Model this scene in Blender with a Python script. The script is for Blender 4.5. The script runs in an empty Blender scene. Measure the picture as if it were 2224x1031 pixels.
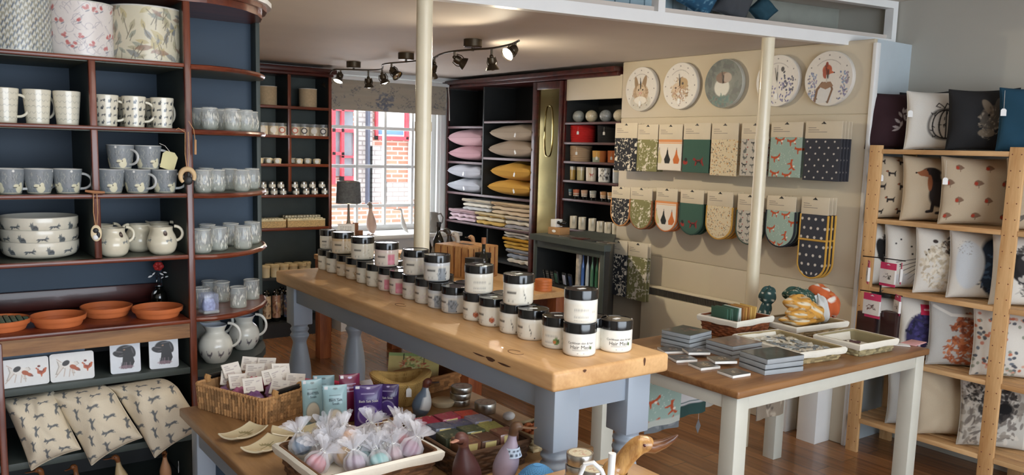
import bpy, bmesh, math, random
import numpy as np
from mathutils import Vector, Matrix
from mathutils.geometry import tessellate_polygon
random.seed(7); RNG = np.random.default_rng(7)
PI = math.pi
scene = bpy.context.scene
COL = scene.collection
FPX, YAW, PITCH, ROLL, CYP = 1819.5, math.radians(36.13), math.radians(7.505), math.radians(1.594), 561.4
_F = np.array([math.sin(YAW)*math.cos(PITCH), math.cos(YAW)*math.cos(PITCH), -math.sin(PITCH)])
_R0 = np.array([math.cos(YAW), -math.sin(YAW), 0.0]); _U0 = np.cross(_R0, _F)
_R = _R0*math.cos(ROLL) + _U0*math.sin(ROLL); _U = _U0*math.cos(ROLL) - _R0*math.sin(ROLL)
EYE = np.array([0, 0, 1.6])
cam_data = bpy.data.cameras.new('camera'); cam = bpy.data.objects.new('camera', cam_data); COL.objects.link(cam)
cam_data.sensor_width = 36.0; cam_data.lens = FPX/2224*36.0; cam_data.shift_y = (CYP-515.5)/2224
cam_data.clip_start = .05; cam_data.clip_end = 200
cam.matrix_world = Matrix(((_R[0], _U[0], -_F[0], 0), (_R[1], _U[1], -_F[1], 0), (_R[2], _U[2], -_F[2], 1.6), (0, 0, 0, 1)))
scene.camera = cam
def on(ax, px, py, v):                      # point where the sight line of a photo pixel meets an axis plane of the room
	d = _R*(px-1112)/FPX - _U*(py-CYP)/FPX + _F
	return EYE + d*((v-EYE[ax])/d[ax])
def oX(px, py, v): return on(0, px, py, v)
def oY(px, py, v): return on(1, px, py, v)
def oZ(px, py, v): return on(2, px, py, v)
def lin(c):
	c = c/255.0
	return c/12.92 if c <= .04045 else ((c+.055)/1.055)**2.4
def rgb(r, g=None, b=None):
	if isinstance(r, str):
		r, g, b = int(r[0:2], 16), int(r[2:4], 16), int(r[4:6], 16)
	return (lin(r), lin(g), lin(b))
scene.view_settings.view_transform = 'Standard'; scene.view_settings.look = 'None'
scene.view_settings.gamma = 1.0; scene.view_settings.exposure = 0.0; scene.view_settings.use_curve_mapping = False
world = bpy.data.worlds.new('sky'); scene.world = world; world.use_nodes = True
wn = world.node_tree; wn.nodes.clear()
wo = wn.nodes.new('ShaderNodeOutputWorld'); wb = wn.nodes.new('ShaderNodeBackground')
wb.inputs[0].default_value = (.78, .88, 1.0, 1); wb.inputs[1].default_value = 4.0
wn.links.new(wb.outputs[0], wo.inputs[0])
def area(name, loc, rot, sx, sy, power, color):
	d = bpy.data.lights.new(name, 'AREA'); d.shape = 'RECTANGLE'; d.size = sx; d.size_y = sy
	d.energy = power; d.color = color
	o = bpy.data.objects.new(name, d); COL.objects.link(o); o.location = loc; o.rotation_euler = rot
	return o
def sun_like(name, rot, strength, color, angle):
	d = bpy.data.lights.new(name, 'SUN'); d.energy = strength; d.color = color; d.angle = angle
	o = bpy.data.objects.new(name, d); COL.objects.link(o); o.rotation_euler = rot
	return o
area('shopfront_daylight', (1.6, -2.6, 1.45), (math.radians(90), 0, 0), 4.6, 2.0, 108, (.84, .92, 1.0))
area('window_daylight', (3.45, 6.98, 1.3), (math.radians(-90), 0, 0), 1.1, 1.3, 22, (.86, .93, 1.0))
area('added_near_room_fill', (1.5, 1.0, 2.44), (0, 0, 0), 1.8, 1.2, 24, (1, .95, .87))  # added soft fill to brighten the table tops; no lamp fitting behind it
sun_like('hazy_sun', (math.radians(38), 0, math.radians(-60)), 4.5, (1, .96, .9), math.radians(8))
class MB:
	def __init__(s): s.V = []; s.F = []; s.M = []; s.C = []; s.hascol = False
	def add(s, verts, faces, mi=0, col=None):
		n = len(s.V); s.V.extend([tuple(map(float, v)) for v in verts])
		s.F.extend([tuple(int(i)+n for i in f) for f in faces]); s.M.extend([mi]*len(faces))
		if col is None: s.C.extend([(1, 1, 1)]*len(verts))
		elif len(col) == 3 and not hasattr(col[0], '__len__'): s.C.extend([tuple(col)]*len(verts)); s.hascol = True
		else: s.C.extend([tuple(map(float, c)) for c in col]); s.hascol = True
		return s
	def box(s, x0, x1, y0, y1, z0, z1, mi=0, col=None):
		v = [(x0, y0, z0), (x1, y0, z0), (x1, y1, z0), (x0, y1, z0), (x0, y0, z1), (x1, y0, z1), (x1, y1, z1), (x0, y1, z1)]
		return s.add(v, [(0, 3, 2, 1), (4, 5, 6, 7), (0, 1, 5, 4), (1, 2, 6, 5), (2, 3, 7, 6), (3, 0, 4, 7)], mi, col)
	def bbox(s, x0, x1, y0, y1, z0, z1, b=.004, mi=0, col=None, seg=2):   # bevelled box
		bm = bmesh.new(); bmesh.ops.create_cube(bm, size=1)
		for v in bm.verts: v.co = Vector(((x0+x1)/2+v.co.x*(x1-x0), (y0+y1)/2+v.co.y*(y1-y0), (z0+z1)/2+v.co.z*(z1-z0)))
		b = min(b, .45*min(abs(x1-x0), abs(y1-y0), abs(z1-z0)))
		bmesh.ops.bevel(bm, geom=bm.edges[:], offset=b, segments=seg, affect='EDGES', profile=.5)
		s.bm(bm, mi, col); return s
	def bm(s, bm, mi=0, col=None):
		bm.verts.ensure_lookup_table(); bm.verts.index_update()
		s.add([v.co[:] for v in bm.verts], [[v.index for v in f.verts] for f in bm.faces], mi, col); bm.free(); return s
	def lathe(s, prof, seg=32, mi=0, c=(0, 0, 0), col=None, sx=1, sy=1, cap=True):
		n = len(prof); V = []; Cc = []
		for k, (r, z) in enumerate(prof):
			for i in range(seg):
				a = 2*PI*i/seg; V.append((c[0]+r*sx*math.cos(a), c[1]+r*sy*math.sin(a), c[2]+z))
				if callable(col): Cc.append(col(k, a))
		F = [(k*seg+i, k*seg+(i+1) % seg, (k+1)*seg+(i+1) % seg, (k+1)*seg+i) for k in range(n-1) for i in range(seg)]
		if cap:
			if prof[0][0] > 1e-5: F.append(tuple(reversed(range(seg))))
			if prof[-1][0] > 1e-5: F.append(tuple((n-1)*seg+i for i in range(seg)))
		return s.add(V, F, mi, Cc if callable(col) else col)
	def tube(s, pts, r, seg=8, mi=0, closed=False, col=None, cap=True):
		P = [Vector(p) for p in pts]; n = len(P); V = []; up = None
		rr = r if hasattr(r, '__len__') else [r]*n
		for i, p in enumerate(P):
			a = P[(i-1) % n] if (closed or i > 0) else p; b = P[(i+1) % n] if (closed or i < n-1) else p
			t = (b-a).normalized()
			if up is None: up = t.orthogonal().normalized()
			up = (up-t*up.dot(t)); up = up.normalized() if up.length > 1e-6 else t.orthogonal().normalized()
			w = t.cross(up)
			for k in range(seg):
				an = 2*PI*k/seg; V.append(p+(up*math.cos(an)+w*math.sin(an))*rr[i])
		m = n if closed else n-1
		F = [(i*seg+k, i*seg+(k+1) % seg, ((i+1) % n)*seg+(k+1) % seg, ((i+1) % n)*seg+k) for i in range(m) for k in range(seg)]
		if not closed and cap: F += [tuple(reversed(range(seg))), tuple((n-1)*seg+k for k in range(seg))]
		return s.add(V, F, mi, col)
	def ell(s, c, r, su=16, sv=10, mi=0, col=None, fn=None):
		V = []; F = []
		for j in range(sv+1):
			t = PI*j/sv
			for i in range(su):
				a = 2*PI*i/su; d = Vector((math.sin(t)*math.cos(a), math.sin(t)*math.sin(a), math.cos(t)))
				k = fn(d) if fn else 1
				V.append((c[0]+d.x*r[0]*k, c[1]+d.y*r[1]*k, c[2]+d.z*r[2]*k))
		for j in range(sv):
			for i in range(su): F.append((j*su+i, (j+1)*su+i, (j+1)*su+(i+1) % su, j*su+(i+1) % su))
		return s.add(V, F, mi, col)
	def grid(s, P, col=None, mi=0, wrap=False):            # P: array (nv, nu, 3)
		nv, nu = P.shape[:2]; F = []
		for j in range(nv-1):
			for i in range(nu if wrap else nu-1):
				i2 = (i+1) % nu; F.append((j*nu+i, j*nu+i2, (j+1)*nu+i2, (j+1)*nu+i))
		return s.add(P.reshape(-1, 3), F, mi, None if col is None else np.asarray(col).reshape(-1, 3))
	def prism(s, poly, z0, z1, mi=0, fn=None, col=None, holes=()):          # poly in xy extruded along z; fn maps points
		n = len(poly); fn = fn or (lambda p: p); V = []; F = []
		loops = [list(poly)]+[list(h) for h in holes]
		tri = tessellate_polygon([[Vector((p[0], p[1], 0)) for p in l] for l in loops])
		flat = [p for l in loops for p in l]; m = len(flat)
		V = [fn((p[0], p[1], z0)) for p in flat]+[fn((p[0], p[1], z1)) for p in flat]
		for t in tri: F.append(tuple(reversed(t))); F.append(tuple(i+m for i in t))
		o = 0
		for l in loops:
			k = len(l)
			for i in range(k): F.append((o+i, o+(i+1) % k, o+(i+1) % k+m, o+i+m))
			o += k
		return s.add(V, F, mi, col)
	def xf(s, M, start=0):
		for i in range(start, len(s.V)): s.V[i] = tuple(M @ Vector(s.V[i]))
		return s
	def build(s, name, mats, parent=None, loc=(0, 0, 0), rot=(0, 0, 0), smooth=38, fixn=True):
		me = bpy.data.meshes.new(name); me.from_pydata(s.V, [], s.F)
		mats = mats if isinstance(mats, (list, tuple)) else [mats]
		for m in mats: me.materials.append(m)
		if len(mats) > 1: me.polygons.foreach_set('material_index', s.M)
		if s.hascol:
			a = me.color_attributes.new('Col', 'FLOAT_COLOR', 'POINT')
			arr = np.ones((len(s.V), 4), dtype=np.float32); arr[:, :3] = np.array(s.C, dtype=np.float32)
			a.data.foreach_set('color', arr.ravel())
		if fixn:
			b = bmesh.new(); b.from_mesh(me); bmesh.ops.recalc_face_normals(b, faces=b.faces[:]); b.to_mesh(me); b.free()
		if smooth:
			me.polygons.foreach_set('use_smooth', [True]*len(me.polygons)); me.set_sharp_from_angle(angle=math.radians(smooth))
		me.update()
		o = bpy.data.objects.new(name, me); COL.objects.link(o); o.location = loc; o.rotation_euler = rot
		if parent is not None: o.parent = parent
		return o
def tag(o, label=None, cat=None, group=None, kind=None):
	if label: o['label'] = label
	if cat: o['category'] = cat
	if group: o['group'] = group
	if kind: o['kind'] = kind
	return o
def thing(name, label, cat, loc=(0, 0, 0), rz=0, group=None):
	o = bpy.data.objects.new(name, None); COL.objects.link(o); o.location = loc; o.rotation_euler = (0, 0, rz)
	o.empty_display_size = .05
	return tag(o, label, cat, group)
def struct(o, label=None):
	o['kind'] = 'structure'
	if label: o['label'] = label
	return o
KIDS = {}
def kids(o): return [c for c in o.children]
def copy_tree(o, parent=None):
	c = o.copy(); COL.objects.link(c)
	if parent is not None: c.parent = parent
	for ch in kids(o): copy_tree(ch, c)
	return c
class Proto:                                   # first use hands out the original, later uses copies
	def __init__(s, root): s.root = root; s.used = False; s.src = root
	def put(s, loc, rz=0, label=None, group=None, cat=None, rot=None, scale=None):
		o = s.root if not s.used else copy_tree(s.src)
		s.used = True; o.location = loc; o.rotation_euler = rot if rot else (0, 0, rz)
		if scale is not None: o.scale = (scale,)*3 if not hasattr(scale, '__len__') else scale
		elif s.used: o.scale = (1, 1, 1)
		return tag(o, label, cat, group)
def newmat(name):
	m = bpy.data.materials.new(name); m.use_nodes = True
	nt = m.node_tree; b = nt.nodes['Principled BSDF']
	return m, nt, b
def noise_into(nt, b, base, amt=.12, scale=8, stretch=(1, 1, 1), detail=4, bump=0, bscale=None):
	N = nt.nodes; L = nt.links
	tc = N.new('ShaderNodeTexCoord'); mp = N.new('ShaderNodeMapping'); mp.inputs['Scale'].default_value = stretch
	no = N.new('ShaderNodeTexNoise'); no.inputs['Scale'].default_value = scale; no.inputs['Detail'].default_value = detail
	L.new(tc.outputs['Object'], mp.inputs[0]); L.new(mp.outputs[0], no.inputs[0])
	cr = N.new('ShaderNodeValToRGB'); e = cr.color_ramp.elements
	e[0].position = .3; e[1].position = .7
	e[0].color = tuple(c*(1-amt) for c in base)+(1,); e[1].color = tuple(min(1, c*(1+amt)) for c in base)+(1,)
	L.new(no.outputs[0], cr.inputs[0]); L.new(cr.outputs[0], b.inputs['Base Color'])
	if bump:
		bp = N.new('ShaderNodeBump'); bp.inputs['Strength'].default_value = bump; bp.inputs['Distance'].default_value = .004
		if bscale:
			no = N.new('ShaderNodeTexNoise'); no.inputs['Scale'].default_value = bscale; L.new(mp.outputs[0], no.inputs[0])
		L.new(no.outputs[0], bp.inputs['Height']); L.new(bp.outputs[0], b.inputs['Normal'])
	return cr
def plain(name, c, rough=.5, metal=0, amt=.08, scale=10, bump=0, bscale=None, coat=0, stretch=(1, 1, 1), spec=.5):
	m, nt, b = newmat(name); noise_into(nt, b, c, amt, scale, stretch, bump=bump, bscale=bscale)
	b.inputs['Roughness'].default_value = rough; b.inputs['Metallic'].default_value = metal
	b.inputs['Coat Weight'].default_value = coat; b.inputs['Specular IOR Level'].default_value = spec
	return m
def wood(name, c0, c1, axis='X', rough=.45, scale=3.0, coat=0, knots=True, ring=6):
	m, nt, b = newmat(name); N = nt.nodes; L = nt.links
	tc = N.new('ShaderNodeTexCoord'); mp = N.new('ShaderNodeMapping')
	s = {'X': (.12, 1, 1), 'Y': (1, .12, 1), 'Z': (1, 1, .12)}[axis]; mp.inputs['Scale'].default_value = tuple(k*scale for k in s)
	no = N.new('ShaderNodeTexNoise'); no.inputs['Scale'].default_value = ring; no.inputs['Detail'].default_value = 6; no.inputs['Distortion'].default_value = .6
	fine = N.new('ShaderNodeTexNoise'); fine.inputs['Scale'].default_value = ring*9; fine.inputs['Detail'].default_value = 3
	L.new(tc.outputs['Object'], mp.inputs[0]); L.new(mp.outputs[0], no.inputs[0]); L.new(mp.outputs[0], fine.inputs[0])
	mx = N.new('ShaderNodeMath'); mx.operation = 'MULTIPLY_ADD'; mx.inputs[1].default_value = .35; L.new(fine.outputs[0], mx.inputs[0]); L.new(no.outputs[0], mx.inputs[2])
	cr = N.new('ShaderNodeValToRGB'); e = cr.color_ramp.elements; e[0].position = .5; e[1].position = .82
	e[0].color = c1+(1,); e[1].color = c0+(1,)
	L.new(mx.outputs[0], cr.inputs[0]); L.new(cr.outputs[0], b.inputs['Base Color'])
	if knots:
		vo = N.new('ShaderNodeTexVoronoi'); vo.inputs['Scale'].default_value = 2.2
		mp2 = N.new('ShaderNodeMapping'); mp2.inputs['Scale'].default_value = {'X': (.55, 1.3, 1.3), 'Y': (1.3, .55, 1.3), 'Z': (1.3, 1.3, .55)}[axis]
		L.new(tc.outputs['Object'], mp2.inputs[0]); L.new(mp2.outputs[0], vo.inputs[0])
		lt = N.new('ShaderNodeMapRange'); lt.inputs[1].default_value = .02; lt.inputs[2].default_value = .07; lt.inputs[3].default_value = .75; lt.inputs[4].default_value = 0
		L.new(vo.outputs['Distance'], lt.inputs[0])
		mi = N.new('ShaderNodeMix'); mi.data_type = 'RGBA'; mi.inputs['B'].default_value = tuple(k*.25 for k in c0)+(1,)
		L.new(lt.outputs[0], mi.inputs['Factor']); L.new(cr.outputs[0], mi.inputs['A']); L.new(mi.outputs['Result'], b.inputs['Base Color'])
	bp = N.new('ShaderNodeBump'); bp.inputs['Strength'].default_value = .15; bp.inputs['Distance'].default_value = .002
	L.new(mx.outputs[0], bp.inputs['Height']); L.new(bp.outputs[0], b.inputs['Normal'])
	b.inputs['Roughness'].default_value = rough; b.inputs['Coat Weight'].default_value = coat
	return m
def painted(name, rough=.6, coat=0, bump=0, bscale=60, trans=0):    # pattern stored on the mesh, tinted by a fine procedural noise
	m, nt, b = newmat(name); N = nt.nodes; L = nt.links
	at = N.new('ShaderNodeVertexColor'); at.layer_name = 'Col'
	tc = N.new('ShaderNodeTexCoord'); no = N.new('ShaderNodeTexNoise'); no.inputs['Scale'].default_value = bscale
	L.new(tc.outputs['Object'], no.inputs[0])
	mr = N.new('ShaderNodeMapRange'); mr.inputs[3].default_value = .93; mr.inputs[4].default_value = 1.04; L.new(no.outputs[0], mr.inputs[0])
	mx = N.new('ShaderNodeVectorMath'); mx.operation = 'SCALE'; L.new(at.outputs[0], mx.inputs[0]); L.new(mr.outputs[0], mx.inputs['Scale'])
	L.new(mx.outputs[0], b.inputs['Base Color'])
	if bump:
		bp = N.new('ShaderNodeBump'); bp.inputs['Strength'].default_value = bump; bp.inputs['Distance'].default_value = .002
		L.new(no.outputs[0], bp.inputs['Height']); L.new(bp.outputs[0], b.inputs['Normal'])
	b.inputs['Roughness'].default_value = rough; b.inputs['Coat Weight'].default_value = coat
	b.inputs['Coat Roughness'].default_value = .05
	return m
def glassy(name, tint=(1, 1, 1), alpha=.25, rough=.05):       # thin clear glass: mostly see-through with a sharp highlight
	m, nt, b = newmat(name); noise_into(nt, b, tint, .04, 20)
	b.inputs['Roughness'].default_value = rough; b.inputs['Alpha'].default_value = alpha
	b.inputs['Coat Weight'].default_value = 1; b.inputs['Coat Roughness'].default_value = .03
	b.inputs['Specular IOR Level'].default_value = .8
	return m
def emis(name, c, s):
	m, nt, b = newmat(name); b.inputs['Base Color'].default_value = c+(1,)
	b.inputs['Emission Color'].default_value = c+(1,); b.inputs['Emission Strength'].default_value = s
	return m
MT = {}
MT['paint_matte'] = painted('printed_matte', .75, bump=.15, bscale=120)
MT['fabric'] = painted('printed_fabric', .9, bump=.35, bscale=260)
MT['ceramic'] = painted('glazed_ceramic', .22, coat=.5)
MT['gloss_print'] = painted('glossy_print', .3, coat=.35)
MT['satin'] = painted('satin_print', .45)
MT['mahogany'] = wood('mahogany', rgb(128, 62, 38), rgb(88, 38, 24), 'X', .3, coat=.25, knots=False)
MT['mahogany_z'] = wood('mahogany_upright', rgb(124, 62, 38), rgb(84, 38, 24), 'Z', .3, coat=.25, knots=False)
MT['darkmahog'] = wood('dark_mahogany', rgb(84, 34, 28), rgb(52, 20, 18), 'X', .35, coat=.2, knots=False)
MT['navy'] = plain('navy_paint', rgb(38, 60, 80), .55, amt=.12, scale=3)
MT['greenblack'] = plain('grey_green_paint', rgb(66, 74, 70), .55, amt=.15, scale=5)
MT['shelfgreen'] = plain('shelf_green_paint', rgb(92, 98, 86), .5, amt=.12, scale=6)
MT['black'] = plain('black_paint', rgb(34, 35, 36), .5, amt=.2, scale=4)
MT['blackshelf'] = plain('black_shelf_paint', rgb(44, 46, 46), .5, amt=.2, scale=4)
MT['oak_y'] = wood('waxed_oak_top', rgb(216, 174, 122), rgb(192, 148, 98), 'Y', .45, 2.0, coat=.15)
MT['pine_z'] = wood('raw_pine_upright', rgb(224, 184, 132), rgb(200, 152, 98), 'Z', .6, 2.5)
MT['pine_y'] = wood('raw_pine_board', rgb(222, 184, 134), rgb(196, 150, 100), 'Y', .6, 2.5)
MT['bluegrey'] = plain('blue_grey_paint', rgb(152, 163, 175), .35, amt=.04, scale=3)
MT['cream'] = plain('cream_paint', rgb(232, 222, 196), .5, amt=.03, scale=3)
MT['white'] = plain('white_paint', rgb(235, 236, 234), .45, amt=.03, scale=5)
MT['offwhite'] = plain('off_white_paint', rgb(226, 224, 214), .45, amt=.04, scale=5)
MT['blackgloss'] = plain('black_gloss_plastic', rgb(14, 14, 15), .18, amt=.1, coat=.4)
MT['blackmetal'] = plain('black_metal', rgb(30, 28, 27), .35, .6, amt=.2)
MT['steel'] = plain('brushed_steel', rgb(190, 188, 182), .28, 1, amt=.1, scale=30)
MT['chrome'] = plain('chrome', rgb(215, 213, 208), .12, 1, amt=.05, scale=30)
MT['string'] = plain('twine', rgb(196, 150, 108), .9, amt=.2, scale=80)
MT['wstring'] = plain('white_cord', rgb(230, 226, 216), .8, amt=.05, scale=80)
MT['glass'] = glassy('clear_glass', (.95, 1, .97), .16, .03)
MT['pane'] = glassy('window_pane', (.9, .96, 1), .06, .02)
MT['darkglass'] = plain('dark_bottle_glass', rgb(16, 18, 14), .08, amt=.1, coat=.6)
class Img:
	def __init__(s, w, h, c): s.w, s.h = w, h; s.a = np.ones((h, w, 3))*np.array(c); s.X, s.Y = np.meshgrid((np.arange(w)+.5)/w, (np.arange(h)+.5)/h); s.asp = w/h
	def put(s, mask, c, al=1): k = (mask*al)[..., None]; s.a = s.a*(1-k)+np.array(c)*k; return s
	def ell(s, x, y, rx, ry, c, rot=0, al=1, soft=.15):          # units: fraction of height for both axes, x measured in widths
		dx = (s.X-x)*s.asp; dy = s.Y-y; ca, sa = math.cos(rot), math.sin(rot)
		d = np.sqrt(((dx*ca+dy*sa)/rx)**2+((-dx*sa+dy*ca)/ry)**2)
		return s.put(np.clip((1-d)/soft+.5, 0, 1), c, al)
	def poly(s, pts, c, al=1):
		m = np.zeros_like(s.X, dtype=bool); n = len(pts)
		for i in range(n):
			(x0, y0), (x1, y1) = pts[i], pts[(i+1) % n]
			if y0 == y1: continue
			cnd = ((s.Y > min(y0, y1)) & (s.Y <= max(y0, y1)) & (s.X < x0+(s.Y-y0)*(x1-x0)/(y1-y0))); m ^= cnd
		return s.put(m.astype(float), c, al)
	def line(s, pts, w, c, al=1):                                 # w in fraction of height
		for (x0, y0), (x1, y1) in zip(pts[:-1], pts[1:]):
			ax, ay = (s.X-x0)*s.asp, s.Y-y0; bx, by = (x1-x0)*s.asp, y1-y0; L = bx*bx+by*by+1e-12
			t = np.clip((ax*bx+ay*by)/L, 0, 1); d = np.hypot(ax-t*bx, ay-t*by)
			s.put(np.clip((w/2-d)*s.h+.5, 0, 1), c, al)
		return s
	def rect(s, x0, y0, x1, y1, c, al=1): return s.put(((s.X >= x0) & (s.X <= x1) & (s.Y >= y0) & (s.Y <= y1)).astype(float), c, al)
	def shape(s, pts, x, y, sc, c, rot=0, flip=False, al=1):      # small silhouette, unit box, y up
		ca, sa = math.cos(rot), math.sin(rot); o = []
		for (a, b) in pts:
			a = -a if flip else a
			o.append((x+(a*ca-b*sa)*sc/s.asp, y+(a*sa+b*ca)*sc))
		return s.poly(o, c, al)
	def blot(s, x, y, r, cols, n=40, seed=0, size=.25, sq=1):
		g = random.Random(seed)
		for _ in range(n):
			a = g.random()*2*PI; q = r*math.sqrt(g.random())
			s.ell(x+q*math.cos(a)/s.asp, y+q*math.sin(a)*sq, r*size*(.5+g.random()), r*size*.4*(.5+g.random()), g.choice(cols), g.random()*PI, .85)
		return s
	def sample(s, u, v):                                          # v up
		x = np.clip(np.asarray(u)*s.w-.5, 0, s.w-1.001); y = np.clip(np.asarray(v)*s.h-.5, 0, s.h-1.001)
		i = x.astype(int); j = y.astype(int); fx = (x-i)[..., None]; fy = (y-j)[..., None]
		i2 = np.minimum(i+1, s.w-1); j2 = np.minimum(j+1, s.h-1)
		return (s.a[j, i]*(1-fx)+s.a[j, i2]*fx)*(1-fy)+(s.a[j2, i]*(1-fx)+s.a[j2, i2]*fx)*fy
HARE = [(-.5, -.12), (-.36, -.02), (-.2, .03), (.05, -.02), (.25, .08), (.3, .3), (.36, .1), (.5, .02), (.42, -.08), (.25, -.1), (.45, -.3), (.36, -.3), (.1, -.16), (-.15, -.16), (-.3, -.3), (-.5, -.34), (-.3, -.2)]
HARE_SIT = [(-.28, -.4), (-.3, -.1), (-.15, .1), (.05, .12), (.1, .45), (.17, .2), (.3, .42), (.28, .16), (.38, .05), (.28, -.05), (.2, -.4)]
DACHS = [(-.5, .16), (-.34, .3), (-.22, .3), (-.18, .1), (.3, .08), (.5, .3), (.44, .02), (.42, -.3), (.32, -.3), (.3, -.1), (-.1, -.12), (-.12, -.3), (-.24, -.3), (-.26, .08), (-.4, .1)]
DOGRUN = [(-.5, .1), (-.42, .22), (-.3, .2), (-.2, .08), (.2, .1), (.4, .32), (.34, .05), (.48, -.3), (.38, -.3), (.2, -.06), (-.1, -.08), (-.2, -.3), (-.32, -.32), (-.25, -.02), (-.4, .04)]
PEARS = [(-.2, -.45), (-.28, -.2), (-.1, .15), (-.04, .45), (.04, .45), (.1, .15), (.28, -.2), (.2, -.45)]
ROBIN = [(-.35, -.1), (-.3, .2), (-.05, .35), (.2, .25), (.45, 0), (.2, -.15), (.06, -.22), (.06, -.42), (0, -.42), (0, -.22), (-.2, -.22)]
FOX = [(-.5, .12), (-.4, .35), (-.3, .2), (-.05, .12), (.2, .1), (.5, .3), (.45, .05), (.25, -.02), (.3, -.35), (.22, -.35), (.1, -.08), (-.12, -.08), (-.2, -.35), (-.28, -.35), (-.26, .02)]
HEN = [(-.45, .35), (-.3, .42), (-.2, .15), (.15, .05), (.3, .35), (.45, .3), (.35, -.05), (.1, -.22), (.05, -.42), (-.02, -.42), (-.05, -.22), (-.3, -.1), (-.3, .2)]
LEAFS = [(-.5, 0), (-.2, .16), (.1, .17), (.5, 0), (.1, -.17), (-.2, -.16)]
_tc = {}
def text_mesh(s, size, bold=0):                # flat letter outlines: verts (x, y), faces
	key = (s, size, bold)
	if key in _tc: return _tc[key]
	cu = bpy.data.curves.new('letters', 'FONT'); cu.body = s; cu.size = size; cu.align_x = 'CENTER'; cu.align_y = 'CENTER'
	cu.resolution_u = 2; cu.offset = bold
	o = bpy.data.objects.new('letters', cu); COL.objects.link(o)
	dg = bpy.context.evaluated_depsgraph_get(); me = o.evaluated_get(dg).to_mesh()
	r = ([(v.co.x, v.co.y) for v in me.vertices], [tuple(p.vertices) for p in me.polygons])
	o.evaluated_get(dg).to_mesh_clear(); bpy.data.objects.remove(o); bpy.data.curves.remove(cu)
	_tc[key] = r; return r
def put_text(mb, s, size, fn, mi=0, col=(.03, .03, .03), bold=0, squeeze=1):     # fn maps (x, y) to a point
	V, F = text_mesh(s, size, bold)
	mb.add([fn(x*squeeze, y) for x, y in V], F, mi, col)
def away(px, r):                               # horizontal unit sight direction scaled by r
	d = _R*(px-1112)/FPX + _F; d = d[:2]/np.hypot(*d[:2]); return d*r
def depth(p): return float((np.array(p)-EYE) @ _F)
def faceang(x, y): return math.atan2(-y, -x)   # direction from a point back to where the photographer stands
# ============================================================ ROOM SHELL
def floor_mat():
	m, nt, b = newmat('laminate_planks'); N = nt.nodes; L = nt.links
	tc = N.new('ShaderNodeTexCoord'); mp = N.new('ShaderNodeMapping'); mp.inputs['Rotation'].default_value = (0, 0, PI/2)
	br = N.new('ShaderNodeTexBrick'); br.inputs['Scale'].default_value = 1; br.inputs['Brick Width'].default_value = 1.2; br.inputs['Row Height'].default_value = .12
	br.inputs['Mortar Size'].default_value = .0015; br.offset = .37
	br.inputs['Color1'].default_value = rgb(168, 118, 76)+(1,); br.inputs['Color2'].default_value = rgb(138, 92, 58)+(1,); br.inputs['Mortar'].default_value = rgb(70, 42, 24)+(1,)
	L.new(tc.outputs['Object'], mp.inputs[0]); L.new(mp.outputs[0], br.inputs[0])
	mp2 = N.new('ShaderNodeMapping'); mp2.inputs['Scale'].default_value = (22, 1.6, 1); no = N.new('ShaderNodeTexNoise'); no.inputs['Scale'].default_value = 1.6; no.inputs['Detail'].default_value = 6
	L.new(tc.outputs['Object'], mp2.inputs[0]); L.new(mp2.outputs[0], no.inputs[0])
	mr = N.new('ShaderNodeMapRange'); mr.inputs[1].default_value = .3; mr.inputs[2].default_value = .7; mr.inputs[3].default_value = .72; mr.inputs[4].default_value = 1.12; L.new(no.outputs[0], mr.inputs[0])
	vm = N.new('ShaderNodeVectorMath'); vm.operation = 'SCALE'; L.new(br.outputs[0], vm.inputs[0]); L.new(mr.outputs[0], vm.inputs['Scale']); L.new(vm.outputs[0], b.inputs['Base Color'])
	b.inputs['Roughness'].default_value = .26; b.inputs['Coat Weight'].default_value = .3
	return m
def brick_mat(name, c1, c2, mort, w=.22, h=.075):
	m, nt, b = newmat(name); N = nt.nodes; L = nt.links
	tc = N.new('ShaderNodeTexCoord'); mp = N.new('ShaderNodeMapping'); mp.inputs['Rotation'].default_value = (PI/2, 0, 0)
	br = N.new('ShaderNodeTexBrick'); br.inputs['Scale'].default_value = 1; br.inputs['Brick Width'].default_value = w; br.inputs['Row Height'].default_value = h; br.inputs['Mortar Size'].default_value = .012
	br.inputs['Color1'].default_value = c1+(1,); br.inputs['Color2'].default_value = c2+(1,); br.inputs['Mortar'].default_value = mort+(1,)
	L.new(tc.outputs['Object'], mp.inputs[0]); L.new(mp.outputs[0], br.inputs[0]); L.new(br.outputs[0], b.inputs['Base Color']); b.inputs['Roughness'].default_value = .9
	return m
MT['floor'] = floor_mat()
MT['ceiling'] = plain('plaster_ceiling', rgb(204, 194, 184), .7, amt=.08, scale=1.3, bump=.25, bscale=5)
MT['wallgrey'] = plain('grey_white_wall', rgb(184, 182, 172), .7, amt=.05, scale=2)
MT['panel'] = plain('cream_display_panel', rgb(210, 198, 174), .55, amt=.03, scale=2)
MT['polecream'] = plain('cream_gloss_pole', rgb(232, 222, 194), .3, amt=.05, scale=6, coat=.2)
MT['paving'] = plain('pale_paving', rgb(214, 190, 176), .9, amt=.15, scale=6)
FX = 4.57; BACKX = 4.2
struct(MB().box(-2.5, FX+.1, -3.2, 7.1, -.08, 0).build('floor', MT['floor'], smooth=0))
def beamY(x): return 3.09-.165*(x-2.09)
ZL, ZH = 2.228, 2.47
p = [(-2.5, beamY(-2.5)), (FX+.1, beamY(FX+.1)), (FX+.1, 7.1), (-2.5, 7.1)]
struct(MB().prism(p, ZL, ZL+.06).build('ceiling', MT['ceiling'], smooth=0))
p = [(-2.5, -3.2), (FX+.1, -3.2), (FX+.1, beamY(FX+.1)+.5), (-2.5, beamY(-2.5)+.5)]
struct(MB().prism(p, ZH, ZH+.06).build('ceiling', MT['ceiling'], smooth=0))
struct(MB().box(FX, FX+.1, -3.2, 7.1, 0, 2.6).build('wall_right', MT['wallgrey'], smooth=0))
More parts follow.
